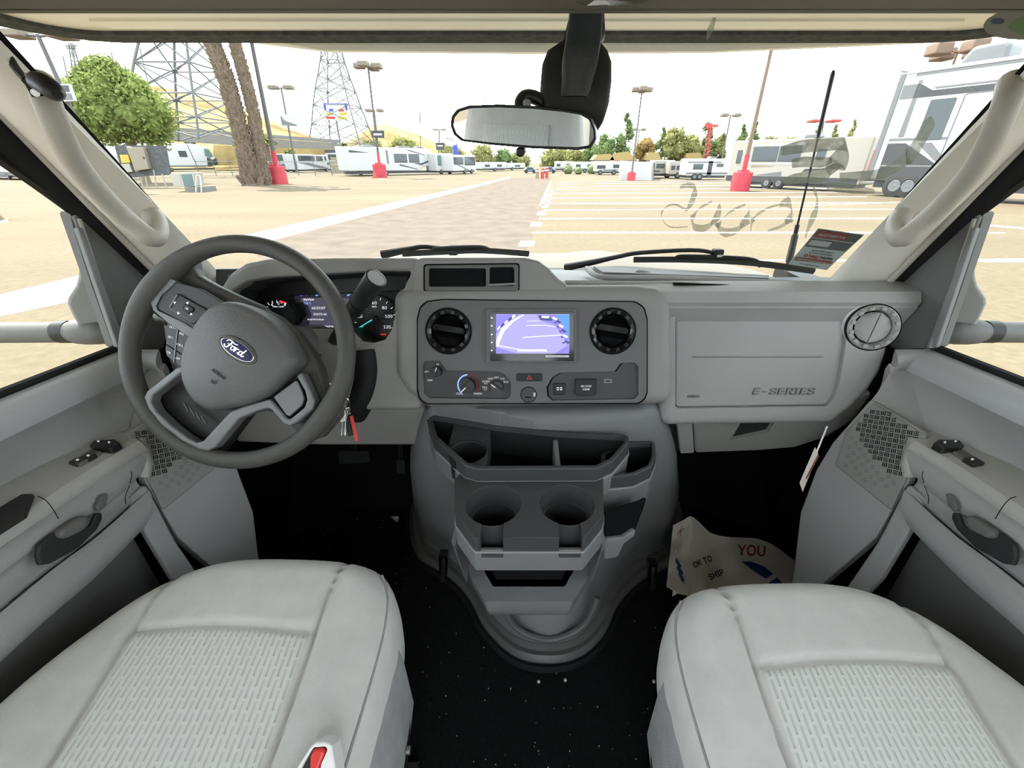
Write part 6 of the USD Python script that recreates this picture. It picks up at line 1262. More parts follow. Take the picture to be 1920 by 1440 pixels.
# ---- lamp posts
def lamp(label, bu, bv, tu, tv, heads=(), bw=0, redv=None, y=None, pw=4.0, mt='pole_grey', headm='lamp_head', group='car park lamp posts', hw=16, hh=6):
    b_ = G(bu, bv) if y is None else at_y(bu, bv, y) * [1, 1, 0] + [0, 0, -H]; yy = b_[1]; k_ = np.linalg.norm(b_) / FPX * .93; t_ = at_y(tu, tv, yy)
    l_ = thing('lamp_post', label, 'lamp post', b_, group)
    r0 = pw * k_ / 2; l_.part('pole', tube([b_, b_ + (t_ - b_) * .5, t_], [r0, r0 * .85, r0 * .65], 10), mt)
    if redv: f = (bv - redv) / (bv - tv); l_.part('pole_band', tube([b_, b_ + (t_ - b_) * f], [r0 * 1.12, r0 * 1.05], 10), 'base_red', label='red painted lower part of the pole')
    if bw:
        R_ = bw * k_ / 2; l_.part('base', lathe([(R_ * 1.0, 0), (R_, R_ * 1.75), (R_ * .96, R_ * 1.85), (.001, R_ * 1.85)], 20, (0, 0, 1), b_), 'base_red', label='red concrete base'); l_.part('base_plate', bx(b_[0] - R_ * .45, b_[1] - R_ * .45, b_[2] + R_ * 1.85, b_[0] + R_ * .45, b_[1] + R_ * .45, b_[2] + R_ * 2.05), 'base_red')
    for dx, dy in heads:
        c_ = t_ + np.array([dx * hw * k_, dy * hw * k_, 0]); hx, hy, hz = hw * .42 * k_, hw * .42 * k_, hh * k_ / 2
        l_.part('lamp_head', bx(c_[0] - hx, c_[1] - hy, c_[2] - hz, c_[0] + hx, c_[1] + hy, c_[2] + hz, hz * .4), headm); l_.part('head_arm', rod(t_ - (t_ - b_) * .01, c_, r0 * .45), mt)
    return l_, b_, t_, k_
two, four = ((-.75, 0), (.75, 0)), ((-.75, 0), (.75, 0), (-.1, -.9), (.2, .9))
lamp('dark leaning lamp post with a red concrete base right of the two palms', 524, 345, 470, 70, two, 27, 276, pw=7)
l2 = lamp('slim twin head lamp post carrying a pale banner board', 556, 322, 527, 164, two, 0, None, y=85, pw=3, hw=15, hh=5)
l3 = lamp('tall four head lamp post with a red base in front of the fifth wheel', 714, 333, 690, 124, four, 22, 283, pw=4, hw=18, hh=7)
lamp('far twin head lamp post half hidden by the tall four head one', 714, 321, 702, 207, two, y=150, pw=2.4, hw=12, hh=4)
l5 = lamp('small twin head lamp post above the teal coach', 822, 318, 824, 243, two, y=150, pw=2.4, hw=9, hh=2.5)
lamp('four head lamp post with a small red base right of the mirror', 1183, 339, 1204, 168, four, 14, None, pw=3, hw=14, hh=6)
lamp('far twin head lamp post just right of the small red based one', 1190, 318, 1199, 243, two, y=170, pw=2, hw=9, hh=3)
lamp('twin head lamp post between the pointed trees', 1350, 318, 1370, 216, two, y=120, pw=2.6, hw=13, hh=4)
lamp('short far lamp post above the travel trailers', 1290, 318, 1298, 262, two, y=170, pw=2, hw=7, hh=2.5)
lamp('large leaning lamp post with red base beside the cream fifth wheel', 1386, 358, 1449, 82, two, 30, 282, pw=7, mt='pole_rust')
lamp('lamp post with four orange brown heads above the big toy hauler', 1700, 340, 1797, 95, ((-1.25, -.3), (1.25, .3), (-.1, -1.0), (0, .9)), y=44, pw=4, headm='pole_rust', mt='pole_rust', hw=24, hh=13)
l11 = lamp('dark lamp post at the far left with its single head above the sticker board', 190, 330, 70, 64, ((-.9, 0), (.9, .2)), y=34, pw=6, hw=26, hh=7)
lamp('far lamp post with red heads behind the whip antenna', 1530, 318, 1545, 227, two, y=120, pw=2, headm='sign_red', hw=18, hh=3)
lamp('far thin pole left of the mirror', 790, 318, 787, 196, (), y=200, pw=1.4)
def board(label, name, cat_, pts, y, fm, deco=(), post=None):
    c_ = at_y(*np.mean(pts, 0), y); b_ = thing(name, label, cat_, (c_[0], c_[1], -H if post else c_[2])); pl = Plane(c_, (0, -1, .02)); b_.part('board', panel(pl, pts, .15, 0, 0, 0), fm, False)
    for m_, q in deco: b_.part('print', panel(pl, q, .03, 0, 0, .03), m_, False)
    for u in post or (): q = at_y(u, np.max(np.array(pts)[:, 1]) - 2, y + .3); b_.part('post', rod(np.array([q[0], q[1], -H]), q + (0, 0, 3), .25), 'pole_grey')
    return b_, pl
board('pale banner board with a dark sweep hanging on the slim lamp post', 'banner_board', 'sign', [(525, 214), (557, 217), (558, 237), (528, 235)], l2[1][1] - .4, 'rv_white', [('rv_grey', [(525, 215), (533, 226), (556, 234), (556, 236), (529, 235)])])
board('dark square sign with white lettering on the tall four head lamp post', 'pole_sign', 'sign', [(696, 245), (720, 245), (720, 259), (697, 258)], l3[1][1] - .3, 'rv_dark', [('rv_white', [(700, 250), (716, 250), (716, 254), (700, 254)])])
board('small dark sign below the far lamp near the teal coach', 'pole_sign', 'sign', [(817, 268), (833, 268), (833, 281), (818, 281)], l5[1][1] - .3, 'rv_dark', [('rv_white', [(820, 272), (830, 272), (830, 275), (820, 275)])])
board('small square sign board on the dark far left lamp post', 'pole_sign', 'sign', [(106, 158), (130, 157), (141, 189), (112, 191)], l11[1][1] - .3, 'rv_white', [('rv_dark', [(111, 160), (127, 160), (130, 172), (112, 172)]), ('rv_grey', [(114, 175), (132, 175), (136, 187), (116, 187)])])
bb_, bp_ = board('tall roadside billboard in blue, red and yellow beside the second pylon', 'billboard', 'billboard', [(606, 193), (650, 194), (653, 226), (609, 225)], 170, 'rv_white',
      [('sign_blue', [(606, 193), (650, 194), (650, 197), (607, 196)]), ('sign_blue', [(606, 196), (610, 196), (612, 206), (608, 206)]), ('sign_blue', [(646, 196), (651, 196), (652, 208), (648, 206)]), ('sign_blue', [(617, 204), (625, 204), (625, 209), (617, 209)]), ('sign_red', [(634, 204), (645, 205), (644, 209), (635, 209)]),
       ('sign_yellow', [(612, 211), (624, 211), (624, 216), (612, 216)]), ('sign_yellow', [(636, 212), (650, 210), (651, 216), (638, 217)]), ('sign_red', [(611, 218), (628, 219), (628, 223), (612, 223)]), ('sign_yellow', [(633, 219), (650, 219), (651, 224), (634, 224)])], (630,))
# ---- red sign mast
rm = thing('sign_mast', 'red sign mast rising through the palm among the right hand trees', 'sign mast', at_y(1325, 310, 138) * [1, 1, 0] + [0, 0, -H]); mb, mtp = at_y(1325, 310, 138) * [1, 1, 0] + [0, 0, -H], at_y(1332, 234, 138)
rm.part('mast', rod(mb, mtp, .22), 'sign_red'); rm.part('lattice', [rod(mb + (mtp - mb) * f + [sx_ * .8, 0, 0], mb + (mtp - mb) * (f + .12) - [sx_ * .8, 0, 0], .12) for f in np.arange(.3, .9, .12) for sx_ in (-1, 1)], 'sign_red', kind='stuff')
rm.part('sign_arm', panel(Plane(mtp, (0, -1, 0)), [(1322, 234), (1346, 234), (1346, 238), (1322, 238)], .3, 0, 0), 'sign_red'); rm.part('sign_arm', panel(Plane(mtp, (0, -1, 0)), [(1324, 231), (1334, 231), (1334, 241), (1324, 241)], .4, 0, 0, .1), 'sign_red')
# ---- pylons
def pylon(label, cu, bv, lv_, y, mt, rr, base_h=-H, arms=(), group=None):
    """lv_: list of (v, half width px) from the bottom up"""
    s_ = y / FPX * .93; c0_ = at_y(cu[0], bv, y); p_ = thing('pylon', label, 'pylon', (c0_[0], y, base_h), group); lev = []
    for (v, w), u in zip(lv_, cu): c_ = at_y(u, v, y); h_ = w * s_; lev.append([np.array([c_[0] + sx_ * h_, y + sy_ * h_, c_[2]]) for sx_, sy_ in ((-1, -1), (1, -1), (1, 1), (-1, 1))])
    for q in range(4):
        p_.part('leg', cat(*[rod(lev[i][q], lev[i + 1][q], rr) for i in range(len(lev) - 1)]), mt, False)
    br = []
    for i in range(len(lev) - 1):
        for q in range(4):
            a_, b_, c_, d_ = lev[i][q], lev[i][(q + 1) % 4], lev[i + 1][q], lev[i + 1][(q + 1) % 4]; br += [rod(a_, d_, rr * .55, 5), rod(b_, c_, rr * .55, 5), rod(c_, d_, rr * .55, 5)]
    p_.part('brace', cat(*br), mt, False, kind='stuff')
    for v, w in arms: c_ = at_y(cu[-1], v, y); p_.part('cross_arm', rod(c_ - [w * s_, 0, 0], c_ + [w * s_, 0, 0], rr * 1.2), mt, False)
    return p_
pylon('huge steel lattice pylon right of the big leafy tree', (352, 350, 345, 340, 336, 332), 258, ((262, 62), (225, 56), (182, 50), (126, 42), (60, 32), (-40, 20)), 70, 'lattice', .16)
pylon('second lattice pylon with a billboard at its feet', (648, 645, 640, 634, 630, 627, 624, 621), 300, ((300, 46), (270, 42), (235, 35), (200, 29), (170, 24), (145, 19), (115, 14), (80, 10)), 175, 'lattice', .22)
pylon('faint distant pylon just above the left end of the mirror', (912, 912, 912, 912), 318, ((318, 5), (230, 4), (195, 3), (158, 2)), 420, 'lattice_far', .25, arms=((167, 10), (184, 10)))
pylon('thin lattice mast at the upper left above the hill', (165, 152, 146, 140, 133), 260, ((260, 10), (190, 5), (150, 4), (115, 3), (82, 2)), 120, 'lattice', .10, arms=((86, 9), (90, 7)))
for k, (u, vb, vt, y, lab) in enumerate(((118, 240, 105, 160, 'thin bare pole left of the lattice mast on the hill'), (208, 200, 98, 160, 'thin pole standing above the crown of the big leafy tree'), (262, 200, 90, 160, 'thin antenna pole with short crossbars beside the huge pylon'))):
    b_, t_ = at_y(u + 12, vb, y) , at_y(u, vt, y); pp = thing('utility_pole', lab, 'pole', (b_[0], y, -H)); pp.part('pole', rod(b_ * [1, 1, 0] + [0, 0, -H], t_, .14), 'lattice', False)
    if k == 2: pp.part('crossbar', [rod(at_y(u - 14, v, y), at_y(u + 6, v, y), .09) for v in (97, 103, 110)], 'lattice', False, kind='stuff')
# ---- recreational vehicles
def rv(name, label, cat_, L_, R_, tv, W=2.5, clear=.45, prof=None, body='rv_white', windows=(), stripes=(), wheels=(), wr=.36, door=None, acs=(), nose=None, skirt=None, b=.10, group='parked trailers and motorhomes', wm='rv_window'):
    A, B = G(*L_), G(*R_); e = B - A; L = np.linalg.norm(e); e /= L; nr = np.array([e[1], -e[0], 0]); hz = at_y(L_[0], tv, A[1])[2] + H
    pl = Plane(A, nr, e); t_ = thing(name, label, cat_, (A + B) / 2 + [0, 1.0, 0], group)
    X = lambda f: f * L; Z = lambda f: f * hz
    pf = Polygon([(X(x), Z(z)) for x, z in (prof or [(0, clear / hz), (1, clear / hz), (1, 1), (0, 1)])]); t_.part('body', slab(pl, rounded(pf, .15), W, b, 0), body)
    for w in windows:
        q = t_.part('window', slab(pl, rounded(sbox(X(w[0]), Z(w[1]), X(w[2]), Z(w[3])), .06), .05, .01, .03), wm); 
    for m_, q in stripes: t_.part('stripe', slab(pl, Polygon([(X(x), Z(z)) for x, z in q]), .03, 0, .012), m_, False)
    if door: x0, z0, x1, z1 = door; d_ = t_.part('door', slab(pl, rounded(sbox(X(x0), Z(z0), X(x1), Z(z1)), .08), .05, .01, .03), body); d_.part('door_frame', slab(pl, rounded(sbox(X(x0), Z(z0), X(x1), Z(z1)), .1).buffer(.06).difference(rounded(sbox(X(x0), Z(z0), X(x1), Z(z1)), .1)), .04, 0, .035), 'rv_grey')
    for x in wheels or (.25, .75):
        o = pl.to3([(X(x), wr)], .01)[0]; w_ = t_.part('wheel', lathe([(wr * .55, -.22), (wr, -.2), (wr, .0), (wr * .62, .03), (wr * .6, .0), (.01, .0)], 22, nr, o), 'tyre'); w_.part('hub', lathe([(wr * .55, .0), (wr * .5, .03), (wr * .2, .02), (.01, .04)], 18, nr, o), 'rv_grey')
    for x0, x1, h_ in acs: t_.part('roof_unit', slab(pl, rounded(Polygon([(X(x0), hz), (X(x1), hz), (X(x1) - .1, hz + h_), (X(x0) + .25, hz + h_)]), .05), .9, .08, -.8), 'rv_grey')
    t_.part('underframe', slab(pl, sbox(X(.04), clear * .55, X(.96), clear + .1), W - .4, 0, -.2), 'rv_dark', False)
    return t_, pl, L, hz, e, nr, A
fw = [(0, .16), (.60, .16), (.66, .16), (.70, .36), (1.0, .44), (1.0, .55), (.93, 1), (0, 1)]
rv('motorhome', 'white motorhome nose with a big green tinted windscreen behind the left pillar', 'motorhome', (128, 333), (222, 338), 241, windows=[(.45, .42, .93, .74)], stripes=[('rv_dark', [(.3, .16), (1, .16), (1, .26), (.3, .24)])], wheels=(.2,), wm='rv_window_teal', prof=[(0, .14), (1, .14), (1, .45), (.86, .98), (.7, 1), (0, 1)])
rv('travel_trailer', 'white travel trailer with a black front mask behind the electrical cabinets', 'trailer', (216, 324), (412, 320), 264, prof=[(0, .16), (.92, .16), (1, .3), (1, .5), (.94, .86), (.86, 1), (0, 1)], windows=[(.62, .52, .70, .74)], stripes=[('rv_dark', [(.88, .16), (.92, .16), (1, .3), (1, .5), (.96, .42), (.9, .52)]), ('rv_window_teal', [(.885, .58), (.93, .48), (.975, .56), (.95, .82), (.90, .84)]), ('rv_grey', [(.48, .16), (.9, .16), (.9, .22), (.48, .22)]), ('rv_grey', [(.76, .18), (.77, .18), (.74, .95), (.73, .95)])], wheels=(.42, .5), acs=((.15, .28, .3),))
rv('coach', 'left coach of two with a dark window band behind the fence', 'motorhome', (486, 325), (566, 322), 287, windows=[(.05, .62, .30, .95), (.33, .62, .6, .95), (.63, .62, .97, .95)], stripes=[('rv_grey', [(.0, .2), (.5, .2), (.98, .55), (.8, .55)]), ('rv_dark', [(.4, .18), (.97, .18), (.97, .30)])], wheels=(.66,))
rv('coach', 'right coach of two with a dark window band beside the tan crates', 'motorhome', (562, 324), (624, 321), 289, windows=[(.04, .62, .5, .93), (.54, .62, .74, .93), (.80, .66, .97, .92)], stripes=[('rv_grey', [(.0, .55), (.3, .55), (.9, .2), (.6, .2)])], wheels=(.8,))
rv('motorhome', 'grey topped motorhome partly hidden behind the tan crates', 'motorhome', (616, 322), (662, 322), 281, windows=[(.1, .55, .5, .8)], stripes=[('rv_dark', [(0, .85), (1, .9), (1, 1), (0, 1)]), ('rv_grey', [(0, .3), (1, .6), (1, .7), (0, .4)])])
rv('travel_trailer', 'small white travel trailer with dark stripes left of the fifth wheel', 'trailer', (648, 329), (714, 328), 284, clear=.5, windows=[(.08, .70, .2, .84), (.52, .42, .66, .56)], stripes=[('rv_dark', [(.02, .60), (1, .60), (1, .67), (.02, .67)]), ('rv_dark', [(.02, .30), (1, .30), (1, .36), (.02, .36)])], wheels=(.43,), door=(.68, .2, .82, .78), acs=((.3, .5, .25),))
rv('fifth_wheel', 'big white fifth wheel trailer with black swooshes behind the tall lamp post', 'trailer', (656, 331), (828, 326), 274, prof=[(0, .18), (.74, .14), (.78, .30), (.99, .36), (1, .52), (.92, .84), (.86, 1), (0, 1)], windows=[(.46, .46, .60, .78), (.62, .46, .74, .78)], stripes=[('rv_dark', [(.03, .88), (.22, .80), (.03, .80)]), ('rv_grey', [(.38, .42), (.40, .42), (.40, .9), (.38, .9)]), ('rv_dark', [(.50, .36), (.70, .20), (.72, .20), (.52, .40)]), ('rv_dark', [(.66, .44), (.76, .36), (.94, .60), (.94, .66), (.77, .44)]), ('rv_dark', [(.60, .92), (.80, .74), (.82, .74), (.64, .92)]), ('rv_grey', [(.82, .18), (.90, .18), (.90, .34), (.82, .34)]), ('rv_dark', [(.93, .78), (.965, .66), (.99, .5), (.97, .5), (.93, .64)])], wheels=(.30, .36), acs=((.2, .3, .25), (.55, .68, .25), (.76, .84, .3)))
rv('motorhome', 'motorhome front with pale teal windscreen next to the fifth wheel nose', 'motorhome', (820, 327), (852, 326), 287, windows=[(.08, .42, .48, .9), (.52, .42, .95, .9)], stripes=[('rv_dark', [(.0, .1), (1, .1), (1, .26)])], wm='rv_window_teal')
rv('coach', 'white coach with a dark front standing right of the teal one', 'motorhome', (850, 327), (893, 325), 290, windows=[(.05, .5, .45, .88), (.5, .45, .97, .9)], stripes=[('rv_grey', [(0, .6), (.6, .2), (.7, .2), (.1, .6)])], wheels=(.5, .8))
rv('motorhome', 'small white motorhome left of the white canopy wall', 'motorhome', (1116, 328), (1162, 328), 302, windows=[(.05, .45, .4, .7), (.7, .5, .95, .75)], stripes=[('rv_grey', [(.3, .3), (.9, .3), (.9, .4), (.3, .4)])], wheels=(.2, .75))
for k, (a_, b_, tv, lab) in enumerate((((1040, 322), (1075, 322), 302, 'far white trailer left of the clipped bushes'), ((1075, 324), (1118, 324), 303, 'far white trailer above the clipped bushes'), ((905, 322), (950, 321), 304, 'far white trailer under the left half of the mirror'), ((935, 320), (985, 319), 306, 'far white trailer under the middle of the mirror'))):
    rv('travel_trailer', lab, 'trailer', a_, b_, tv, windows=[(.1, .5, .3, .75), (.6, .5, .8, .75)], stripes=[('rv_grey', [(0, .3), (1, .3), (1, .38), (0, .38)])], wheels=(.5,))
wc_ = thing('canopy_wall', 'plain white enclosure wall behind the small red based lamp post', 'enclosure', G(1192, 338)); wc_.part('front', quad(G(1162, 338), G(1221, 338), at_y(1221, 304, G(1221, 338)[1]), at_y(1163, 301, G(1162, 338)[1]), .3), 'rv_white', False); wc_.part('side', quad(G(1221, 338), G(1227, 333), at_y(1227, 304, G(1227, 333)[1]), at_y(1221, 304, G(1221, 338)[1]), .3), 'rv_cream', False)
rv('travel_trailer', 'cream travel trailer right of the white canopy wall', 'trailer', (1224, 334), (1262, 334), 300, body='rv_cream', windows=[(.1, .55, .5, .8)], stripes=[('rv_dark', [(.0, .35), (.3, .35), (.3, .42), (0, .42)])], wheels=(.7,))
rv('travel_trailer', 'beige travel trailer with three small windows behind a signpost', 'trailer', (1252, 335), (1288, 335), 302, body='rv_cream', windows=[(.1, .5, .3, .75), (.38, .5, .55, .75), (.7, .5, .92, .75)], wheels=(.5,))
rv('travel_trailer', 'white and grey striped travel trailer left of the cream fifth wheel', 'trailer', (1284, 338), (1362, 338), 297, windows=[(.15, .5, .38, .75), (.70, .62, .86, .76)], stripes=[('rv_grey', [(0, .28), (1, .28), (1, .36), (0, .36)]), ('rv_grey', [(0, .8), (.8, .8), (.8, .85), (0, .85)]), ('rv_dark', [(.5, .16), (.6, .16), (.6, .88), (.5, .88)])], wheels=(.22, .34), acs=((.55, .72, .2),))
rv('fifth_wheel', 'cream fifth wheel trailer with wide windows and twin silver wheels', 'trailer', (1358, 350), (1606, 362), 264, body='rv_cream', windows=[(.06, .52, .10, .80), (.19, .56, .39, .86), (.40, .56, .56, .86), (.67, .6, .73, .8)], stripes=[('rv_dark', [(0, .14), (.98, .14), (.98, .26), (0, .26)]), ('rv_tan', [(.2, .44), (.38, .47), (.2, .49)]), ('rv_grey', [(.25, .28), (.45, .36), (.46, .27)]), ('rv_dark', [(.60, .36), (.80, .44), (.62, .42)]), ('rv_white', [(.16, .54), (.58, .54), (.58, .50), (.16, .50)]), ('rv_white', [(.16, .87), (.58, .87), (.58, .91), (.16, .91)])], wheels=(.355, .45), wr=.42, acs=((.5, .62, .3),))
# the big toy hauler: its rear face on the left, its long side towards us
A, B = G(1612, 366), G(2150, 398)
th_, pl, L, hz, e, nr, A = rv('toy_hauler', 'huge white and grey toy hauler trailer filling the right of the windscreen', 'trailer', (1612, 366), (2150, 398), 138, W=3.2, clear=.9, b=.12, windows=[(.17, .47, .27, .775)], door=(.30, .22, .405, .79), wheels=(.15, .21, .36), wr=.62,
   stripes=[('rv_grey', [(.03, .80), (.10, .80), (.10, .905), (.03, .905)]), ('rv_dark', [(.10, .905), (.16, .845), (.9, .845), (.9, .80), (.10, .80)]), ('rv_grey', [(.07, .965), (.9, .965), (.9, .985), (.07, .985)]), ('rv_grey', [(.17, .855), (.9, .855), (.9, .868), (.165, .868)]), ('rv_dark', [(.05, .45), (.13, .45), (.35, .22), (.9, .22), (.9, .14), (.05, .14)]), ('rv_grey', [(.18, .45), (.24, .45), (.33, .30), (.30, .28)]), ('rv_grey', [(.05, .49), (.9, .49), (.9, .47), (.05, .47)]), ('rv_white', [(.05, .26), (.9, .26), (.9, .272), (.05, .272)]), ('rv_white', [(.15, .97), (.36, .78), (.37, .78), (.16, .97)]), ('rv_grey', [(.085, .50), (.11, .50), (.105, .93), (.09, .93)])])
th_.part('corner_post', slab(pl, sbox(0, .9, .28, hz * .995), .1, .02, .04), 'rv_grey'); th_.part('roof_dome', slab(pl, rounded(Polygon([(L * .17, hz), (L * .36, hz), (L * .355, hz + .75), (L * .33, hz + .95), (L * .22, hz + .9)]), .2), 1.4, .2, -.9), 'rv_grey')
th_.part('roof_edge', slab(pl, sbox(.3, hz * .985, L, hz * 1.012), 3.2, .03, .03), 'rv_white')
# rear end of the hauler
Bk = A - nr * 3.2; EP = Plane(A, -e, -nr if (np.cross(-e, -nr))[2] > 0 else nr); sg = 1 if EP.ex @ (Bk - A) > 0 else -1
rx = lambda a0, z0, a1, z1: sbox(min(sg * a0, sg * a1) * 3.2, z0 * hz, max(sg * a0, sg * a1) * 3.2, z1 * hz)
th_.part('rear_door', slab(EP, rx(.08, .18, .93, .86), .06, .02, .06), 'rv_white'); th_.part('rear_band', slab(EP, rx(.05, .86, .97, .91), .06, 0, .04), 'rv_grey'); th_.part('awning_tube', tube([A + e * -.2 - nr * 3.2 * f + [0, 0, hz * .945] for f in (.06, .94)], .16, 12), 'rv_white')
th_.part('rear_rail', tube(spline([A - e * .1 - nr * 3.2 * f + [0, 0, hz * z_] for f, z_ in ((.05, 1.02), (.4, 1.02), (.85, .98), (.95, .95))], 12), .05, 8), 'rv_grey')
for f in (.2, .5, .8): th_.part('marker_light', bx(*(A - e * .12 - nr * 3.2 * f + [-.08, -.08, hz * .875]), *(A - e * .12 - nr * 3.2 * f + [.08, .08, hz * .9])), 'rv_dark')
mm = meshkit.text_mesh('MOMENTUM', .34, .02, True); q = mm.vertices.copy(); q[:, 0] *= 1.9 / mm.bounds[1, 0]; q[:, 0] -= .95
th_.part('lettering', trimesh.Trimesh(EP.to3(q[:, :2] + [sg * 1.5, hz * .60], .065) + EP.n * q[:, 2:3], mm.faces, process=False), 'rv_grey', False)
th_.part('tail_light', slab(EP, rx(.0, .22, .06, .40), .05, 0, .07), 'sign_red'); th_.part('rear_skirt', slab(EP, rx(.0, .13, 1, .18), .06, 0, .05), 'rv_grey')
for q0 in (('motorhome', 'white motorhome glimpsed through the driver window beyond the pillar', (-70, 334), (42, 338), 288),): rv(q0[0], q0[1], 'motorhome', q0[2], q0[3], q0[4], windows=[(.1, .5, .5, .8)], stripes=[('rv_dark', [(0, .16), (1, .16), (1, .3), (0, .3)])], wheels=(.3, .8))
# ---- small things on the lot
bn = thing('feather_banner', 'white and blue feather banner curving beside the mirror', 'banner', G(858, 322)); yb_ = G(858, 322)[1]
q = spline([at_y(u, v, yb_) for u, v in ((858, 322), (858, 285), (856, 268), (850, 262), (836, 259))], 16); bn.part('pole', tube(q, .05, 6), 'rv_grey'); bp2 = Plane(q[8], (0, -1, 0))
bn.part('flag', panel(bp2, [(834, 258), (850, 262), (857, 270), (860, 290), (850, 290), (848, 276), (836, 272)], .03, 0, .05), 'rv_white', False); bn.part('flag_foot', panel(bp2, [(848, 274), (857, 271), (861, 290), (851, 291)], .03, 0, .05, .04), 'sign_blue', False)
cr_ = thing('crate_stack', 'tan stacked crates between the coaches and the small trailer', 'crates', G(635, 324))
for k in range(4): a_, b_ = at_y(620, 322 - k * 7.2, 84), at_y(653, 316 - k * 7.2, 84); cr_.part('crate', bx(a_[0], 84, -H if k == 0 else max(a_[2], -H), b_[0], 85.5, b_[2]), 'rv_tan' if k % 2 else 'beige_box')
def car(label, L_, R_, tv, m_):
    A, B = G(*L_), G(*R_); L = B[0] - A[0]; hz = at_y(L_[0], tv, A[1])[2] + H; pl = Plane(A, (0, -1, 0)); c_ = thing('parked_car', label, 'car', (A + B) / 2, 'parked cars')
    c_.part('body', slab(pl, rounded(Polygon([(0, .25 * hz), (L, .25 * hz), (L, .55 * hz), (.82 * L, .62 * hz), (.68 * L, hz), (.28 * L, hz), (.14 * L, .62 * hz), (0, .55 * hz)]), .1), 1.7, .08), m_); c_.part('window', slab(pl, Polygon([(.2 * L, .62 * hz), (.77 * L, .62 * hz), (.66 * L, .93 * hz), (.31 * L, .93 * hz)]), .05, 0, .03), 'rv_window')
    for f in (.2, .8): c_.part('wheel', lathe([(.3 * hz, -.2), (.3 * hz, .02), (.01, .03)], 16, (0, -1, 0), A + [f * L, 0, .3 * hz]), 'tyre')
car('dark blue car parked left of the bollards at the far end of the drive', (982, 325), (1006, 325), 313, 'car_blue'); car('grey blue car parked behind the bollards', (1016, 325), (1043, 325), 313, 'car_blue')
for k, (u, v, m_, lab) in enumerate(((1007, 335, 'rv_tan', 'left bollard of three at the far end of the drive'), (1017, 335, 'sign_red', 'red middle bollard of three at the far end of the drive'), (1025, 334, 'sign_red', 'right bollard of three, beside a grey blue car'))):
    b_ = G(u, v); p_ = thing('bollard', lab, 'bollard', b_, 'bollards at the end of the drive'); h_ = 15 * np.linalg.norm(b_) / FPX; p_.part('post', lathe([(.22, 0), (.22, h_), (.1, h_ + .1), (.001, h_ + .12)], 12, (0, 0, 1), b_), m_); p_.part('collar', lathe([(.25, h_ * .7), (.25, h_ * .82), (.2, h_ * .84)], 12, (0, 0, 1), b_), 'rv_white')
for u, v, w, lab in ((1065, 326, 16, 'left clipped round bush of three'), (1084, 327, 13, 'lowest clipped bush in the middle of three'), (1110, 326, 16, 'right clipped round bush of three')):
    b_ = G(u, v); s_ = w * np.linalg.norm(b_) / FPX / 2 * .93; m_ = trimesh.creation.icosphere(3, 1.0); n_ = meshkit.fbm(m_.vertices * 2.5 + u, 3); m_.vertices *= (.85 + .35 * n_[:, None]) * s_; m_.apply_translation(b_ + [0, 0, s_ * .8]); single('clipped_bush', m_, 'bush_green', lab, 'bush', 'clipped bushes', smooth=True)
for a_, lab in ((((1112, 300), (1120, 290), (1145, 288), (1152, 300)), 'tan roofed house left of the poplars'), (((1142, 302), (1152, 288), (1178, 284), (1196, 300)), 'tan roofed house under the tallest poplar'), (((1210, 300), (1216, 286), (1234, 285), (1240, 300)), 'tan roofed house above the white canopy wall'), (((1284, 302), (1288, 287), (1314, 286), (1318, 302)), 'tan roofed house above the striped trailer')):
    pl = Plane(at_y(a_[0][0], 310, 145), (0, -1, 0)); h_ = thing('house', lab, 'house', at_y(a_[0][0], 310, 145) * [1, 1, 0] + [0, 0, -H], 'tan roofed houses'); h_.part('roof', panel(pl, a_, 8, 0, 0), 'roof_tile', False); h_.part('wall', panel(pl, [(a_[0][0] + 2, a_[0][1]), (a_[3][0] - 2, a_[3][1]), (a_[3][0] - 2, 318), (a_[0][0] + 2, 318)], 7, 0, 0, -.4), 'rv_cream', False)
cn = thing('traffic_cone', 'orange red traffic cone beside the red base of the tall lamp post', 'cone', G(703, 334)); kc = np.linalg.norm(G(703, 334)) / FPX; cn.part('cone', lathe([(3.2 * kc, 0), (1.0 * kc, 11 * kc), (.001, 11 * kc)], 14, (0, 0, 1), G(703, 334)), 'sign_red'); cn.part('foot', bx(*(G(703, 334) - [4 * kc, 4 * kc, 0]), *(G(703, 334) + [4 * kc, 4 * kc, 1.2 * kc])), 'sign_red')
# electrical cabinets on the left
eb = thing('electrical_board', 'dark weathered board on posts carrying a beige electrical box', 'electrical board', G(300, 352)); ye = G(300, 352)[1]; pe = Plane(at_y(280, 310, ye), (.1, -1, 0))
eb.part('board', panel(pe, [(214, 272), (310, 274), (320, 328), (232, 332)], .12, 0, .02), 'board_grey'); eb.part('box', panel(pe, [(238, 276), (268, 276), (279, 317), (252, 320)], .35, .02, .02, .35), 'beige_box').part('latch', panel(pe, [(267, 294), (270, 294), (271, 298), (268, 298)], .03, 0, 0, .38), 'rv_dark'); eb.part('box_frame', panel(pe, [(236, 274), (244, 275), (262, 320), (254, 322)], .2, .01, .01, .25), 'rv_cream')
for u0, u1, v0 in ((262, 268, 320), (270, 277, 318), (288, 294, 318), (252, 257, 322), (304, 312, 326)): q0_, q1_ = at_y(u0, v0, ye), at_y(u1, 352, ye); eb.part('post', rod(q0_, np.array([q1_[0], ye, -H]), .05), 'rv_cream')
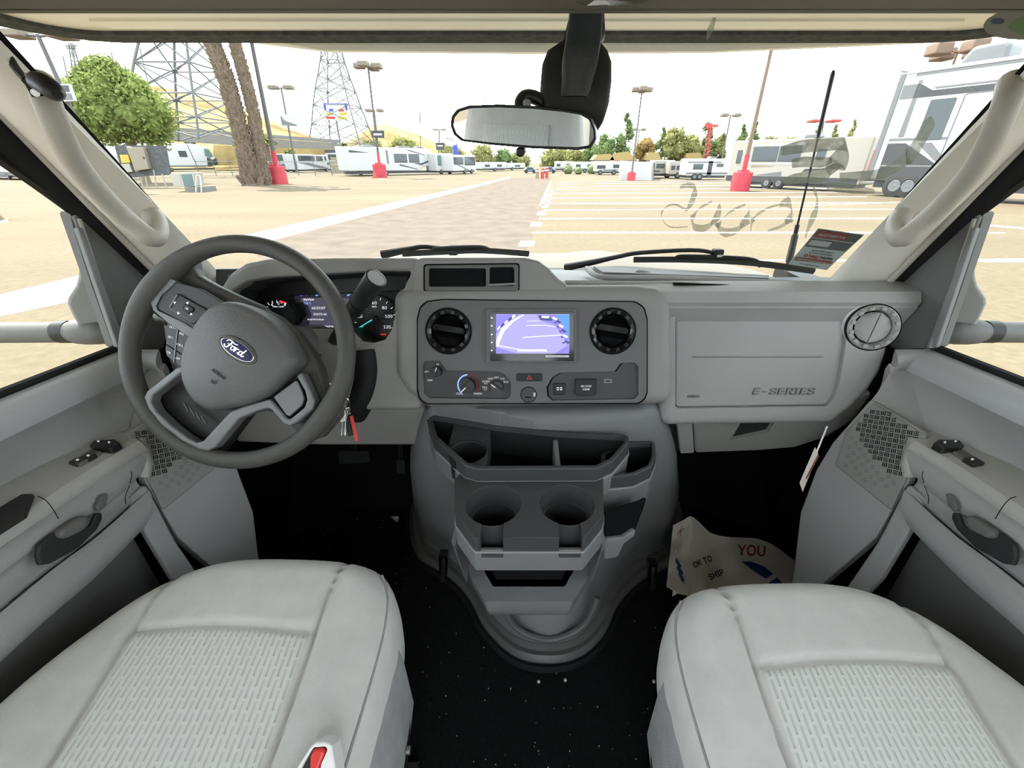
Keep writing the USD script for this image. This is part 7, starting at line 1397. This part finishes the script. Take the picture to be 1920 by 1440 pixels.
eb.part('small_box', panel(pe, [(224, 290), (240, 290), (244, 305), (228, 306)], .2, .01, .01, .2), 'sign_yellow'); eb.part('small_box', panel(pe, [(226, 308), (242, 306), (248, 322), (232, 324)], .2, .01, .01, .2), 'rv_cream')
tc = thing('transformer_cabinet', 'pale transformer cabinet on a concrete pad beside the electrical board', 'electrical cabinet', G(352, 360)); yt = G(352, 360)[1]; pt = Plane(at_y(350, 340, yt), (.05, -1, 0))
tc.part('pad', panel(pt, [(346, 352), (380, 350), (384, 364), (348, 367)], 1.5, .02, .02, .1), 'concrete'); tc.part('cabinet', panel(pt, [(336, 324), (362, 323), (367, 349), (344, 352)], 1.0, .03, .02, .05), 'rv_cream'); tc.part('cabinet_door', panel(pt, [(339, 327), (358, 326), (363, 347), (346, 350)], .04, .01, .02, .09), 'rv_window_teal'); tc.part('side_cabinet', panel(pt, [(318, 326), (336, 325), (345, 350), (326, 350)], 1.0, .02, .02, -.1), 'rv_cream')
tc.part('pipe', tube(spline([at_y(u, v, yt - .3) for u, v in ((368, 362), (368, 332), (371, 329), (376, 334), (378, 362))], 14), .05, 8), 'rv_white')
fe = thing('site_fence', 'low dark rail fence beyond the palms and the transformer', 'fence', G(420, 330))
for k in range(9): u = 375 + k * 31; fe.part('post', rod(G(u, 330), G(u, 330) + [0, 0, 2.2], .05), 'lattice', False)
for h_ in (.5, 1.9): fe.part('rail', rod(G(375, 330) + [0, 0, h_], G(623, 330) + [0, 0, h_], .045), 'lattice', False)
sg_ = thing('curb_post', 'pale tan post seen through the driver window near the left edge', 'post', G(4, 415)); sg_.part('post', hull([G(-14, 416) + [0, 0, 0], G(14, 414), G(12, 412), G(-12, 412), G(-8, 416) + [0, 0, .5], G(4, 414) + [0, 0, .55], G(-6, 411) + [0, 0, .5]]), 'rv_tan'); sg_.part('foot', hull([G(-20, 418), G(17, 416), G(15, 412), G(-20, 412), G(-20, 416) + [0, 0, .06], G(15, 414) + [0, 0, .06]]), 'concrete')
